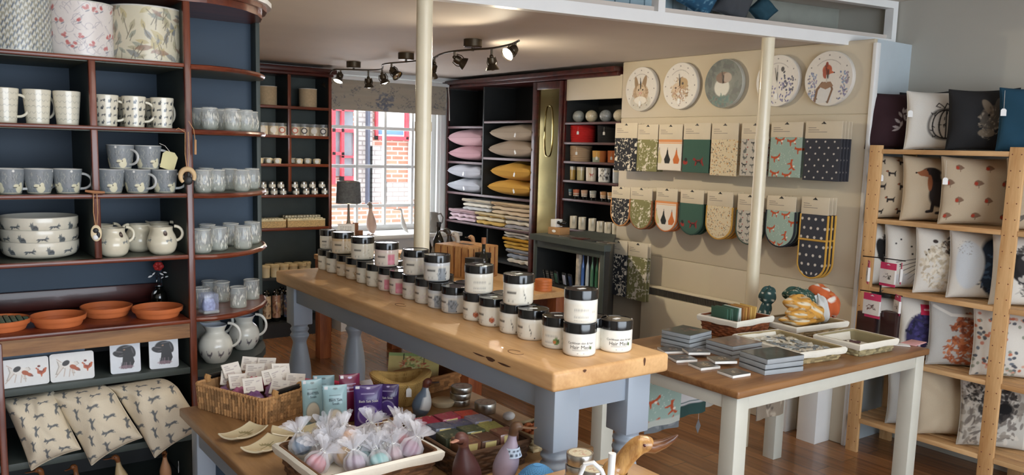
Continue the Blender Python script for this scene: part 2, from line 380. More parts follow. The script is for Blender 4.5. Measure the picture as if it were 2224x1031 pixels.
struct(MB().box(-2.5, 1.215, 3.54, 3.64, 0, 2.6).build('wall_left', MT['wallgrey'], smooth=0))
struct(MB().box(1.115, 1.215, 3.64, 7.1, 0, 2.6).build('wall_passage', MT['wallgrey'], smooth=0))
struct(MB().box(-2.5, -2.4, -3.2, 3.54, 0, 2.6).build('wall_side', MT['wallgrey'], smooth=0))
m = MB(); m.box(-2.4, -1.6, -3.2, -3.1, 0, 2.53); m.box(4.2, FX, -3.2, -3.1, 0, 2.53); m.box(-1.6, 4.2, -3.2, -3.1, 0, .5); m.box(-1.6, 4.2, -3.2, -3.1, 2.35, 2.53)
struct(m.build('wall_front', MT['wallgrey'], smooth=0))
WY = 6.9
wx0, wx1, wz0, wz1 = 3.0, 4.12, .82, 2.02
m = MB(); m.box(1.215, wx0, WY, WY+.16, 0, 2.3); m.box(wx1, FX, WY, WY+.16, 0, 2.3); m.box(wx0, wx1, WY, WY+.16, 0, wz0); m.box(wx0, wx1, WY, WY+.16, wz1, 2.3)
struct(m.build('wall_window', MT['white'], smooth=0))
struct(MB().box(1.215, FX, WY-.05, WY, 2.15, ZL-.001).box(1.215, FX, WY-.09, WY, 2.19, ZL-.001).build('trim_1', MT['white'], smooth=0), 'white moulding where the far wall meets the ceiling')
win = struct(thing('window_1', None, None, (0, 0, 0)), None)
m = MB(); m.box(wx0, wx0+.05, WY+.02, WY+.12, wz0, wz1); m.box(wx1-.05, wx1, WY+.02, WY+.12, wz0, wz1); m.box(wx0, wx1, WY+.02, WY+.12, wz0, wz0+.05); m.box(wx0, wx1, WY+.02, WY+.12, wz1-.05, wz1)
m.box(wx1-.012, wx1+.09, WY-.03, WY, wz0-.02, wz1+.1); m.box(wx1+.015, wx1+.06, WY-.045, WY-.03, wz0-.02, wz1+.1)
m.build('window_frame', MT['white'], win, smooth=0)
m = MB()
for px in (773, 834, 893): x = oY(px, 360, WY+.06)[0]; m.box(x-.012, x+.012, WY+.035, WY+.075, wz0+.05, wz1-.05)
for py in (196, 279, 361.5, 446): z = oY(835, py, WY+.06)[2]; m.box(wx0+.05, wx1-.05, WY+.04, WY+.08, z-.014, z+.014)
m.build('glazing_bars', MT['white'], win, smooth=0)
MB().box(wx0+.04, wx1-.04, WY+.053, WY+.057, wz0+.04, wz1-.04).build('pane', MT['pane'], win, smooth=0)
MB().bbox(wx0-.05, wx1+.05, WY-.2, WY+.05, wz0-.035, wz0, .006).build('window_sill', MT['white'], win)
for nm, (px, py, z0), lab in (('trim_2', (921, 60, 0), 'cream painted round iron pole behind the long jar table'), ('trim_3', (1630, 380, 0), 'cream painted round iron pole between the third and fourth wall clocks')):
	if nm == 'trim_2': q = on(2, 922, 30, 2.19); q = (1.80, 3.13)
	else: q = (3.70, beamY(3.70)+.03)
	MB_ = MB().lathe([(.034, 0), (.034, ZL)], 24, c=(q[0], q[1], 0)); MB_.lathe([(.036, 1.66), (.0365, 1.67), (.036, 1.70)], 24, c=(q[0], q[1], 0), cap=False)
	struct(MB_.build(nm, MT['polecream']), lab)
m = MB(); PY0, PY1 = 2.56, 4.475
zs = [0.0, .886, 1.834, 2.2265]
for a, b_ in zip(zs[:-1], zs[1:]): m.bbox(BACKX, BACKX+.03, PY0, PY1, a+.002, b_-.002, .003)
m.box(BACKX+.006, BACKX+.03, PY0+.002, PY1-.002, 0, 2.2265)
struct(m.build('wall_partition', MT['panel']), 'cream boarded partition with wall clocks and hanging packs')
m = MB(); m.box(BACKX+.03, FX, PY0, PY0+.03, 0, ZL-.001); m.box(BACKX+.03, FX, PY1-.03, PY1, 0, ZL-.001)
struct(m.build('wall_return', plain('daylight_tinted_wall', rgb(184, 196, 202), .6, amt=.03)))  # cool daylight on this side face is put into its blue colour
m = MB(); m.bbox(BACKX-.012, BACKX+.03, PY0-.022, PY0-.001, 0, 2.204, .003); struct(m.build('trim_4', MT['white']), 'white corner strip of the partition')
struct(MB().bbox(BACKX-.10, BACKX-.001, PY0+.30, PY0+.40, 0, .5, .003).bbox(BACKX-.14, BACKX-.001, PY0+.08, PY0+.2, 0, .5, .003).build('trim_6', MT['white']), 'white boxed posts at the foot of the partition')
m = MB()
ex = lambda x, o=0: (x, beamY(x)+o)
def slab(m, x0, x1, o0, o1, z0, z1, mi=0): m.prism([(x0, beamY(x0)+o0), (x1, beamY(x1)+o0), (x1, beamY(x1)+o1), (x0, beamY(x0)+o1)], z0, z1, mi)
slab(m, -2.4, 4.56, -.03, .02, 2.205, 2.262); slab(m, -2.4, 4.56, -.03, .02, 2.43, 2.469)
for px in (1390,):
	x = 2.97; slab(m, x-.02, x+.02, -.028, .018, 2.262, 2.43)
slab(m, 4.525, 4.56, -.03, .02, 2.262, 2.43); slab(m, 1.6, 1.64, -.028, .018, 2.262, 2.43)
struct(m.build('trim_5', MT['white'], smooth=0), 'white frame of the ledge above the ceiling edge')
m = MB(); slab(m, 3.55, 4.56, .34, .37, 2.296, 2.469); struct(m.build('wall_ledge', plain('grey_ledge_wall', rgb(150, 152, 142), .6), smooth=0))
m = MB(); w = .09; x = -2.4
while x < 3.55: slab(m, x+.004, x+w-.004, .34, .365, 2.296, 2.469); x += w
slab(m, -2.4, 3.55, .35, .372, 2.296, 2.469); struct(m.build('wall_ledge', plain('pale_blue_boards', rgb(176, 200, 210), .5), smooth=0))
# ============================================================ OUTSIDE THE FAR WINDOW
OY = 12.5
struct(MB().box(-3, 16, 7.15, OY+3, -.12, -.04).build('ground', MT['paving'], smooth=0))
fac = thing('brick_house', 'brick building across the lane, seen through the far window', 'building', (0, 0, 0))
def orect(m, x0, y0, x1, y1, d0, d1, mi=0):
	a = oY(x0, y1, OY); b_ = oY(x1, y0, OY); m.box(a[0], b_[0], OY-d1, OY-d0, a[2], b_[2], mi)
MB().box(1, 14, OY, OY+.3, -.04, 6).build('brick_wall', brick_mat('red_brick', rgb(176, 112, 88), rgb(196, 140, 116), rgb(214, 200, 188)), fac, smooth=0)
m = MB(); orect(m, 800, 318, 838, 440, .01, .03); orect(m, 775, 190, 808, 440, .01, .03); orect(m, 838, 395, 900, 446, .01, .04)
m.build('painted_brick', brick_mat('painted_brick', rgb(206, 204, 198), rgb(182, 178, 174), rgb(150, 144, 140)), fac, smooth=0)
red = plain('red_paint', rgb(196, 44, 60), .4)
m = MB()
for r in ((715, 232, 722, 400), (735, 232, 741, 400), (764, 280, 771, 400), (715, 232, 771, 240), (715, 276, 771, 286), (715, 330, 741, 336), (735, 338, 771, 342), (735, 382, 771, 400)): orect(m, *r, .03, .12)
m.build('shop_door_frame', red, fac, smooth=0)
m = MB(); orect(m, 722, 240, 764, 382, .0, .05); m.build('door_glass', plain('dim_glass', rgb(120, 128, 134), .1), fac, smooth=0)
m = MB()
for r in ((811, 225, 816, 303), (876, 225, 882, 303), (811, 297, 882, 303)): orect(m, *r, .03, .1)
m.build('upper_window_frame', red, fac, smooth=0)
m = MB(); orect(m, 816, 225, 876, 297, .0, .04); m.build('upper_window_blind', plain('pale_blind', rgb(222, 226, 230), .6), fac, smooth=0)
m = MB(); orect(m, 819, 284, 873, 291, .04, .05); m.build('painted_lettering', plain('blue_letters', rgb(90, 130, 170), .6), fac, smooth=0)
m = MB(); orect(m, 790, 190, 796, 450, .05, .14); m.build('drainpipe', plain('dark_pipe', rgb(60, 66, 86), .5), fac, smooth=0)
m = MB(); orect(m, 884, 240, 970, 430, .02, .2); m.build('rendered_wall', plain('white_render', rgb(236, 238, 240), .7), fac, smooth=0)
m = MB(); orect(m, 920, 290, 934, 420, .2, .24); m.build('side_door', plain('pale_blue_door', rgb(150, 186, 204), .6), fac, smooth=0)
m = MB()
for i in range(12):
	a = oY(745+i*17+RNG.random()*8, 450, 9.5); m.ell((a[0], 9.5, .05), (.12, .08, .1), 10, 7, fn=lambda d: 1+.25*math.sin(9*d.x+5*d.z))
tag(m.build('low_hedge', plain('leaf_green', rgb(96, 128, 84), .8, amt=.3, scale=30)), 'low strip of green planting outside the far window', 'plants', kind='stuff')
# ============================================================ BUILT-IN SHELVING
def board(m, *a): m.bbox(*a, .003)
def left_bookcase():
	t = thing('bookcase', 'tall blue-painted built-in bookcase with mahogany edges and a rounded open end, on the left', 'bookcase', (0, 0, 0))
	YF, YB = 3.1, 3.52
	x0, x1, x2, x3 = -.08, .224, .527, .832
	m = MB(); m.box(x0, x3, YB-.015, YB, .955, 2.2); m.build('backboard', MT['navy'], t, smooth=0)
	m = MB(); m.box(x3, 1.205, YB-.012, YB, 0, 2.17); m.build('end_backboard', MT['navy'], t, smooth=0)
	m = MB(); m.box(x0, x3, YB-.015, YB, 0, .955); m.build('base_backboard', MT['black'], t, smooth=0)
	def post(x, z0, z1, w=.011, y0=YF):
		m = MB(); m.bbox(x-w, x+w, y0-.004, y0+.016, z0, z1, .004); m.box(x-w*.7, x+w*.7, y0+.014, YB-.016, z0, z1, 1)
		m.build('upright', [MT['mahogany_z'], MT['greenblack']], t)
	post(x3, 0, 2.075, .012); post(x2, 1.19, 1.85); post(x1, 1.19, 1.85); post(.2225, 0, .93, .011); post(x0, 0, 2.1)
	for z, th in ((1.859, .011), (1.633, .011), (1.406, .012), (1.186, .013)):
		m = MB(); m.box(x0, x3-.012, YF+.012, YB-.016, z-.014, z, 0); m.bbox(x0, x3-.0125, YF-.010, YF+.013, z-th, z+.003, .004, 1)
		m.build('shelf', [MT['shelfgreen'], MT['mahogany']], t)
	m = MB(); m.bbox(x0, x3-.013, YF-.022, YB-.016, .94, .955, .004); m.build('counter', MT['mahogany'], t)
	m = MB(); m.bbox(x0, x3-.014, YB-.035, YB-.0155, .956, 1.03, .003); m.build('upstand', MT['darkmahog'], t)
	m = MB(); m.box(x0, x3-.012, YF+.0, YF+.02, .884, .938); m.build('rail', wood('old_pine_rail', rgb(162, 116, 68), rgb(118, 78, 42), 'X', .45, 3), t, smooth=0)
	for z in (.773, .52): MB().bbox(x0, x3-.013, YF+.001, YB-.016, z-.024, z, .002).build('shelf', MT['greenblack'], t)
	m = MB(); m.box(x0, x3-.013, YF+.03, YB-.016, .28, .3); m.build('shelf', MT['greenblack'], t, smooth=0)
	def outline(r=0):
		pts = [(x3+.012, YF+.002)]
		ctrl = [(.90, 3.088), (.98, 3.108), (1.06, 3.158), (1.13, 3.235), (1.18, 3.325), (1.207, 3.42), (1.207, 3.507)]
		for i in range(len(ctrl)-1):
			for k in range(4):
				s_ = k/4; a, b_ = ctrl[i], ctrl[i+1]; pts.append((a[0]*(1-s_)+b_[0]*s_, a[1]*(1-s_)+b_[1]*s_))
		pts.append(ctrl[-1]); return pts
	for z, mt in ((1.859, 'shelfgreen'), (1.633, 'shelfgreen'), (1.406, 'shelfgreen'), (1.184, 'shelfgreen'), (.955, 'mahogany'), (.76, 'greenblack'), (.5, 'greenblack')):
		o = outline(); poly = o+[(x3+.012, 3.507)]
		m = MB(); m.prism(poly, z-.016, z)
		if mt != 'greenblack': m.tube([(x, y, z-.007) for x, y in o], .0095, 8, 1)
		else: m.prism(poly, z-.028, z-.016)
		m.build('rounded_shelf', [MT[mt], MT['mahogany']], t)
	o = outline();
	def off(pts, d):
		r = []
		for i, p_ in enumerate(pts):
			a = pts[max(0, i-1)]; b_ = pts[min(len(pts)-1, i+1)]; tx, ty = b_[0]-a[0], b_[1]-a[1]; L = math.hypot(tx, ty); r.append((p_[0]+ty/L*d, p_[1]-tx/L*d))
		return r
	full = [(x0, YF+.002), (.3, YF+.002)]+o
	for k, (d, z0, z1, mt) in enumerate(((.0, 2.075, 2.1, 'mahogany'), (.018, 2.1, 2.117, 'mahogany'), (.036, 2.117, 2.135, 'white'))):
		q = off(full, d); q[-1] = (q[-1][0], 3.507); m = MB(); m.prism(q+[(x0, 3.507)], z0, z1); m.build('cornice', MT[mt], t, smooth=20)
	MB().box(x3-.01, 1.2, 3.49, 3.506, 0, .48).build('end_panel', MT['navy'], t, smooth=0)
	MB().bbox(1.196, 1.214, 3.45, 3.53, 0, 2.13, .003).build('end_edge', MT['greenblack'], t)
	return t
left_bookcase()
BY = 6.6      # shelving against the window wall
def zY(px, py, Y): return float(oY(px, py, Y)[2])
def window_bookcase():
	t = thing('bookcase', 'dark two-column bookcase with mahogany shelf edges, left of the far window', 'bookcase', (0, 0, 0))
	a = oY(560, 300, BY)[0]-.25; c = float(oY(629, 300, BY)[0]); d = float(oY(717, 300, BY)[0])
	MB().box(a, d, BY+.28, BY+.295, .05, 2.17).build('backboard', MT['greenblack'], t, smooth=0)
	for x in (a, c, d):
		m = MB(); z0 = 1.20 if x == c else .0; m.bbox(x-.013, x+.013, BY-.004, BY+.015, z0, 2.14, .003, 1); m.box(x-.011, x+.011, BY+.015, BY+.28, z0, 2.14, 0)
		m.build('upright', [MT['blackshelf'], MT['mahogany_z']], t)
	for px, py in ((640, 231), (640, 294), (640, 356), (640, 423), (640, 494)):
		z = zY(px, py, BY); m = MB(); m.box(a+.012, d-.012, BY+.01, BY+.28, z-.018, z); m.bbox(a+.013, d-.013, BY-.008, BY+.012, z-.022, z+.002, .004, 1)
		m.build('shelf', [MT['blackshelf'], MT['mahogany']], t)
	z = zY(600, 603, BY); MB().box(a+.012, d-.012, BY-.0, BY+.28, z-.02, z).build('shelf', MT['blackshelf'], t, smooth=0)
	z = zY(600, 702, BY); MB().box(a+.012, d-.012, BY-.02, BY+.28, 0, z).build('plinth', MT['black'], t, smooth=0)
	m = MB(); m.bbox(a-.03, d+.02, BY-.03, BY+.28, 2.135, 2.16, .006); m.bbox(a-.05, d+.04, BY-.055, BY+.28, 2.158, 2.2, .008); m.build('cornice', MT['darkmahog'], t)
	return a, c, d
WB = window_bookcase()
SX = 4.2      # right-hand shelving front plane
def yX(px, py, X=SX): return float(oX(px, py, X)[1])
def zX(px, py, X=SX): return float(oX(px, py, X)[2])
UA = (yX(971, 300), yX(1050, 300), yX(1160, 300)); UC = (yX(1227, 300), PY1-.0)
SB = SX+.34
def cushion_shelving():
	t = thing('shelving_unit', 'dark shelving with stacked cushions and folded throws, right of the far window', 'shelves', (0, 0, 0))
	y1, ym, y0 = UA
	MB().box(SB, SB+.015, y0, y1, 0, 2.15).build('backboard', MT['black'], t, smooth=0)
	zl = zX(1010, 420); zm = zX(1010, 486)
	for y, za, zb, w in ((y1-.01, 0, 2.13, .011), (ym, zl, 2.13, .009), (y0+.012, 0, 2.13, .015)):
		m = MB(); m.box(SX+.012, SB, y-w*.8, y+w*.8, za, zb); m.bbox(SX-.006, SX+.013, y-w, y+w, za, zb, .003, 1); m.build('upright', [MT['blackshelf'], MT['darkmahog'] if w > .01 else MT['blackshelf']], t)
	m = MB(); m.box(SX+.05, SB, ym-.03, ym-.012, 0, zm-.02); m.build('upright', MT['blackshelf'], t, smooth=0)
	for (px, py, ya, yb) in ((1010, 274, ym+.009, y1-.02), (1010, 351, ym+.009, y1-.02), (1105, 262, y0+.027, ym-.009), (1105, 343.5, y0+.027, ym-.009), (1060, 424, y0+.027, y1-.02), (1060, 489.5, y0+.027, y1-.02)):
		z = zX(px, py); m = MB(); m.box(SX+.01, SB, ya, yb, z-.016, z); m.bbox(SX-.006, SX+.012, ya, yb, z-.02, z+.001, .003, 1)
		m.build('shelf', [MT['blackshelf'], plain('plum_edge', rgb(92, 66, 68), .4)], t)
	m = MB(); m.bbox(SX-.03, SB, 4.5, y1+.02, 2.135, 2.165, .006); m.bbox(SX-.06, SB, 4.5, y1+.02, 2.163, 2.2, .008); m.build('cornice', MT['darkmahog'], t)
cushion_shelving()
def mirror_pilaster():
	t = thing('mirror_pilaster', 'tall narrow brass-toned mirror in a dark frame between the two shelving units', 'mirror', (0, 0, 0))
	y1, y0 = UA[2]-.004, UC[0]+.03
	m = MB(); m.bbox(SX-.02, SX+.02, y1-.04, y1, 0, 2.13, .004); m.bbox(SX-.02, SX+.02, y0, y0+.035, 0, 2.13, .004); m.bbox(SX-.02, SX+.02, y0+.035, y1-.04, 2.07, 2.13, .004)
	m.box(SX+.012, SX+.02, y0, y1, 0, 2.1); m.build('frame', MT['darkmahog'], t)
	mm, nt, b = newmat('old_brass_mirror'); noise_into(nt, b, rgb(176, 160, 112), .25, 3, (1, 1, .5)); b.inputs['Metallic'].default_value = 1; b.inputs['Roughness'].default_value = .14
	MB().box(SX+.002, SX+.012, y0+.035, y1-.04, .9, 2.07).build('mirror_panel', mm, t, smooth=0)
	ym = (y0+y1)/2; pts = []
	zc, hz, hy = zX(1193, 285), .2, .05
	for k in range(40):
		a = 2*PI*k/40; pts.append((SX-.002, ym+hy*(abs(math.cos(a))**.6)*math.copysign(1, math.cos(a)), zc+hz*(abs(math.sin(a))**.8)*math.copysign(1, math.sin(a))))
	MB().tube(pts, .004, 6, closed=True).build('moulding', mm, t)
mirror_pilaster()
def corner_shelving():
	t = thing('shelving_unit', 'dark shelving with pots and candles under a cream header, beside the cream partition', 'shelves', (0, 0, 0))
	y1 = UC[0]+.025; y0 = 4.16
	MB().box(SB, SB+.015, y0, y1, 0, 2.15).build('backboard', MT['black'], t, smooth=0)
	m = MB(); m.box(SX+.012, SB, y1-.02, y1, 0, 2.13); m.bbox(SX-.006, SX+.013, y1-.022, y1, 0, 2.13, .003, 1); m.build('upright', [MT['blackshelf'], MT['darkmahog']], t)
	m = MB(); m.box(SX+.035, SB, y0, y0+.015, 0, 2.13); m.build('upright', MT['blackshelf'], t, smooth=0)
	z0, z1 = zX(1240, 218), zX(1240, 170)
	MB().bbox(SX+.0, SX+.02, PY1+.003, y1-.024, z0, z1, .003).build('header_panel', MT['panel'], t)
	for px, py in ((1240, 265.5), (1240, 308.6), (1240, 350), (1240, 391.5), (1240, 432), (1240, 497)):
		z = zX(px, py); m = MB(); m.box(SX+.01, SB, PY1+.003, y1-.022, z-.014, z); m.box(SX+.04, SB, y0+.015, PY1+.003, z-.014, z); m.bbox(SX-.006, SX+.012, PY1+.003, y1-.023, z-.017, z+.001, .003, 1)
		m.build('shelf', [MT['blackshelf'], plain('plum_edge', rgb(92, 66, 68), .4)], t)
corner_shelving()
# ============================================================ GENERIC BUILDERS FOR GOODS
CREAMC = rgb(232, 226, 206)
def camrz(x, y): return math.atan2(-x, y)
def cyl(mb, img, prof, nu=96, mi=0, inner=None, u0=0, u1=1):
	n = len(prof); zt = [p_[1] for p_ in prof]; z0, z1 = min(zt), max(zt)
	us = np.linspace(0, 1, nu, endpoint=False); ang = -PI/2+(us-.5)*2*PI
	P = np.zeros((n, nu, 3)); Cc = np.zeros((n, nu, 3))
	for k, (r, z) in enumerate(prof):
		P[k, :, 0] = r*np.cos(ang); P[k, :, 1] = r*np.sin(ang); P[k, :, 2] = z
		Cc[k] = img.sample(us, np.full(nu, (z-z0)/(z1-z0)))
	mb.grid(P, Cc, mi, wrap=True); return mb
def interp(keys, n):
	out = []; ts = np.linspace(0, len(keys)-1, n)
	for t in ts:
		i = min(int(t), len(keys)-2); s_ = t-i; s2 = s_*s_*(3-2*s_) if False else s_
		out.append((keys[i][0]*(1-s2)+keys[i+1][0]*s2, keys[i][1]*(1-s2)+keys[i+1][1]*s2))
	return out
def smooth_prof(keys, n):                       # Catmull-Rom through the profile keys
	K = [keys[0]]+list(keys)+[keys[-1]]; out = []; ts = np.linspace(0, len(keys)-1-1e-6, n)
	for t in ts:
		i = int(t); s_ = t-i; p0, p1, p2, p3 = K[i], K[i+1], K[i+2], K[i+3]
		out.append(tuple(.5*((2*p1[k])+(-p0[k]+p2[k])*s_+(2*p0[k]-5*p1[k]+4*p2[k]-p3[k])*s_**2+(-p0[k]+3*p1[k]-3*p2[k]+p3[k])*s_**3) for k in (0, 1)))
	return out
def mug_proto(img, r0, r1, h, hand=PI*.0, base=CREAMC, inner=CREAMC, curve=.0, hw=.03):
	t = thing('mug', None, None)
	m = MB(); keys = [(r0+(r1-r0)*(k/5)**(1+curve), .002+h*k/5) for k in range(6)]
	cyl(m, img, smooth_prof(keys, 54), 190)
	m.lathe([(0, .001), (r0-.003, .0), (r0, .002)], 48, col=base, cap=False)
	m.lathe([(r1, h+.002), (r1-.0015, h+.004), (r1-.003, h+.002), (r1-.005, h*.5), (r0-.005, .008), (0, .006)], 48, col=inner, cap=False)
	m.build('body', MT['ceramic'], t)
	pts = [];
	for k in range(15):
		a = -PI/2+PI*k/14; pts.append((r1*.93+hw*math.cos(a)*1.0, 0, h*.53+h*.32*math.sin(a)))
	pts = [(r0*.9+.003, 0, pts[0][2]+.0)]+pts+[(r1*.94, 0, pts[-1][2])]
	M = Matrix.Rotation(hand, 4, 'Z'); hm = MB().tube(pts, [.0045]*len(pts), 10, col=base); hm.xf(M); hm.build('handle', MT['ceramic'], t)
	return Proto(t)
def cushion_surf(w, h, d, n=42, pinch=.07, seed=0, wr=.006, sag=0):
	g = np.random.default_rng(seed); u = np.linspace(-1, 1, n); U, V = np.meshgrid(u, u)
	U2 = np.sign(U)*np.abs(U)**.92; V2 = np.sign(V)*np.abs(V)**.92
	X = w/2*U2*(1-pinch*(1-V**2)**1.0); Z = h/2*V2*(1-pinch*(1-U**2));
	B = (np.clip(1-U**2, 0, 1)*np.clip(1-V**2, 0, 1))**.42
	wv = np.zeros_like(U)
	for _ in range(7):
		k = g.normal(0, 3.0, 2); wv += np.sin(k[0]*U+k[1]*V+g.random()*6)*wr/2.2
	rad = sum(np.sin(8*np.arctan2(V, U)+s_)*np.hypot(U, V)**2 for s_ in (g.random()*6,))*wr*.6
	Z = Z - sag*h*(1-U**2)*(V > 0)*V*.5
	return U, V, X, Z, B, wv+rad, d
def cushion(mb, w, h, d, img=None, back=None, seed=0, n=42, pinch=.07, wr=.006, sag=0, mi=0, bx=1):
	U, V, X, Z, B, wv, d = cushion_surf(w, h, d, n, pinch, seed, wr, sag); B = B**bx
	edge = B
	Pf = np.stack([X, -(d/2)*B-wv*edge, Z], -1); Pb = np.stack([X, (d/2)*B, Z], -1)
	base = np.array(back if back is not None else rgb(220, 208, 184))
	Cf = img.sample((U+1)/2, (V+1)/2) if img is not None else np.ones_like(Pf)*base
	mb.grid(Pf, Cf, mi); mb.grid(Pb[:, ::-1], np.ones_like(Pb)*base, mi)
	mb.tube([tuple(Pf[j, i]) for (j, i) in [(0, i) for i in range(n)]+[(j, n-1) for j in range(1, n)]+[(n-1, i) for i in range(n-2, -1, -1)]+[(j, 0) for j in range(n-2, 0, -1)]], .0022, 5, mi, closed=True, col=tuple(base*.92))
	return mb
def label_tag(parent, x, y, z, w=.018, h=.028, drop=.05, rz=0, lean=0, name='price_tag'):
	m = MB(); poly = [(-w/2, 0), (w/2, 0), (w/2, h*.8), (w*.25, h), (-w*.25, h), (-w/2, h*.8)]
	ca, sa = math.cos(rz), math.sin(rz); lx, lc = math.sin(lean), math.cos(lean)
	f = lambda p_: (x+((p_[0]*lc+(p_[1]-h)*lx)*ca-p_[2]*sa), y+((p_[0]*lc+(p_[1]-h)*lx)*sa+p_[2]*ca), z-drop-h+(p_[1]*lc-p_[0]*lx)+h*(1-lc))
	m.prism(poly, -.0005, .0005, fn=f); m.tube([(x, y, z), (x, y-.0006, z-drop)], .0007, 5, 1)
	return m.build(name, [MT['white'], MT['wstring']], parent)
def bird(mb, s=1.0, body=(.5, .5, .5), headc=None, beakc=(.2, .1, .05), neck=.5, chest=1.0, beak=1.0, tail=.5, upright=.5, seg=18, breast=None):
	headc = headc or body
	keys = [(.62, .10, .012), (.50, .14, .05), (.32, .19, .12), (.08, .26, .175), (-.10, .38, .16), (-.15, .54, .105), (-.15, .70, .070), (-.16, .80+neck*.15, .062), (-.19, .88+neck*.2, .075), (-.24, .93+neck*.22, .074), (-.30, .92+neck*.22, .05), (-.335, .91+neck*.22, .02)]
	if upright > .7: keys = [(.22, .02, .02), (.16, .08, .08), (.08, .2, .15), (.02, .36, .165), (-.02, .52, .14), (-.05, .66, .095), (-.06, .76+neck*.1, .062), (-.07, .84+neck*.16, .058), (-.10, .92+neck*.2, .074), (-.15, .955+neck*.2, .07), (-.205, .94+neck*.2, .045), (-.23, .93+neck*.2, .018)]
	n = 46; K = [keys[0]]+keys+[keys[-1]]; pts = []; rr = []; cols = []
	for t in np.linspace(0, len(keys)-1-1e-6, n):
		i = int(t); q = t-i; v = [.5*((2*K[i+1][k])+(-K[i][k]+K[i+2][k])*q+(2*K[i][k]-5*K[i+1][k]+4*K[i+2][k]-K[i+3][k])*q**2+(-K[i][k]+3*K[i+1][k]-3*K[i+2][k]+K[i+3][k])*q**3) for k in range(3)]
		pts.append((v[0]*s, 0, v[1]*s)); rr.append(max(.004, v[2]*chest)*s); cols.append(t)
	st = len(mb.V); mb.tube(pts, rr, seg, 0)
	nv = len(mb.V)-st; mb.hascol = True
	for k in range(nv):
		tt = cols[min(k//seg, n-1)]; c = headc if tt > 6.6 else body
		if breast is not None and tt <= 6.6 and tt > 2.5 and mb.V[st+k][0] < pts[min(k//seg, n-1)][0]-.02*s: c = breast
		mb.C[st+k] = c
	hx, hz = keys[9][0]*s, keys[9][1]*s
	b = MB(); q = keys[-1]; L = .2*beak*s
	st2 = [(q[0]*s+.035*s, 0, hz-.005*s), (q[0]*s-L*.35, 0, hz-.02*s), (q[0]*s-L*.8, 0, hz-.012*s), (q[0]*s-L, 0, hz+.005*s)]
	b.tube(st2, [.042*s, .032*s, .03*s, .012*s], 12, col=beakc)
	for i in range(len(b.V)): x, y, z = b.V[i]; b.V[i] = (x, y*1.15, hz-.01*s+(z-hz+.01*s)*.55)
	e = MB();
	for sy in (-1, 1): e.ell((hx-.01*s, sy*.066*s, hz+.012*s), (.013*s, .008*s, .013*s), 10, 6, col=(.01, .01, .01))
	return b, e, (hx, hz)
def bird_thing(name, label, cat, loc, rz, s, group=None, feet=False, **kw):
	t = thing(name, label, cat, loc, rz, group); m = MB(); b, e, hd = bird(m, s, **kw)
	m.build('body', MT['satin'], t); b.build('beak', MT['satin'], t); e.build('eyes', MT['blackgloss'], t)
	if feet:
		for sy in (-1, 1):
			f = MB(); f.ell((-.06*s, sy*.07*s, .012*s), (.11*s, .05*s, .014*s), 12, 6, col=kw.get('beakc')); f.build('foot', MT['satin'], t)
	return t, hd
# ============================================================ LEFT BOOKCASE GOODS
GR = rgb(120, 128, 130)
def at(px, Y, z, py=400):
	q = oY(px, py, Y); return (float(q[0]), Y, z)
Z1, Z2, Z3, Z4, ZC, Z5, Z6 = 1.8605, 1.6345, 1.4075, 1.1875, .9555, .7735, .5205
imgs = []
im = Img(800, 260, rgb(214, 214, 204)); g = random.Random(1)
for k in range(60):
	x = k/60;
	for j in range(10):
		y = j*.11+(k % 2)*.05; im.line([(x, y), (x+.012, y+.09)], .022, g.choice([rgb(120, 132, 140), rgb(150, 152, 140), rgb(96, 108, 120)])); im.line([(x+.012, y+.09), (x+.022, y)], .018, rgb(168, 160, 130))
imgs.append(im)
im = Img(840, 260, rgb(236, 228, 222))
for k in range(150):
	x, y = g.random(), g.random(); im.line([(x+.022*math.cos(a*.8), y+.075*math.sin(a*.8+k)) for a in range(6)], .007, rgb(176, 168, 176))
for k in range(44):
	x, y = (k+g.random()*.6)/44, g.choice([.15, .35, .58, .82])+g.random()*.08
	for q in range(4): im.ell(x+g.uniform(-.011, .011), y+g.uniform(-.04, .04), .026, .026, rgb(200, 92, 88), al=.75)
	im.ell(x+.01, y-.05, .04, .012, rgb(150, 150, 160), .5)
imgs.append(im)
im = Img(900, 260, rgb(222, 214, 186))
for k in range(110):
	x, y = g.random(), g.random(); c = g.choice([rgb(140, 148, 132), rgb(172, 164, 128), rgb(150, 110, 84), rgb(120, 126, 130), rgb(196, 180, 120)])
	im.shape(LEAFS, x, y, g.uniform(.14, .3), c, g.random()*PI, al=.75); im.line([(x, y), (x+g.uniform(-.03, .03), y-g.uniform(.1, .3))], .012, rgb(120, 112, 90))
imgs.append(im)
labs = ['grey and blue leaf-weave patterned drum lampshade, first on the top shelf of the blue bookcase', 'white drum lampshade with red berries and fine stems, second on the top shelf', 'large cream drum lampshade with green and brown leaves, wrapped in film']
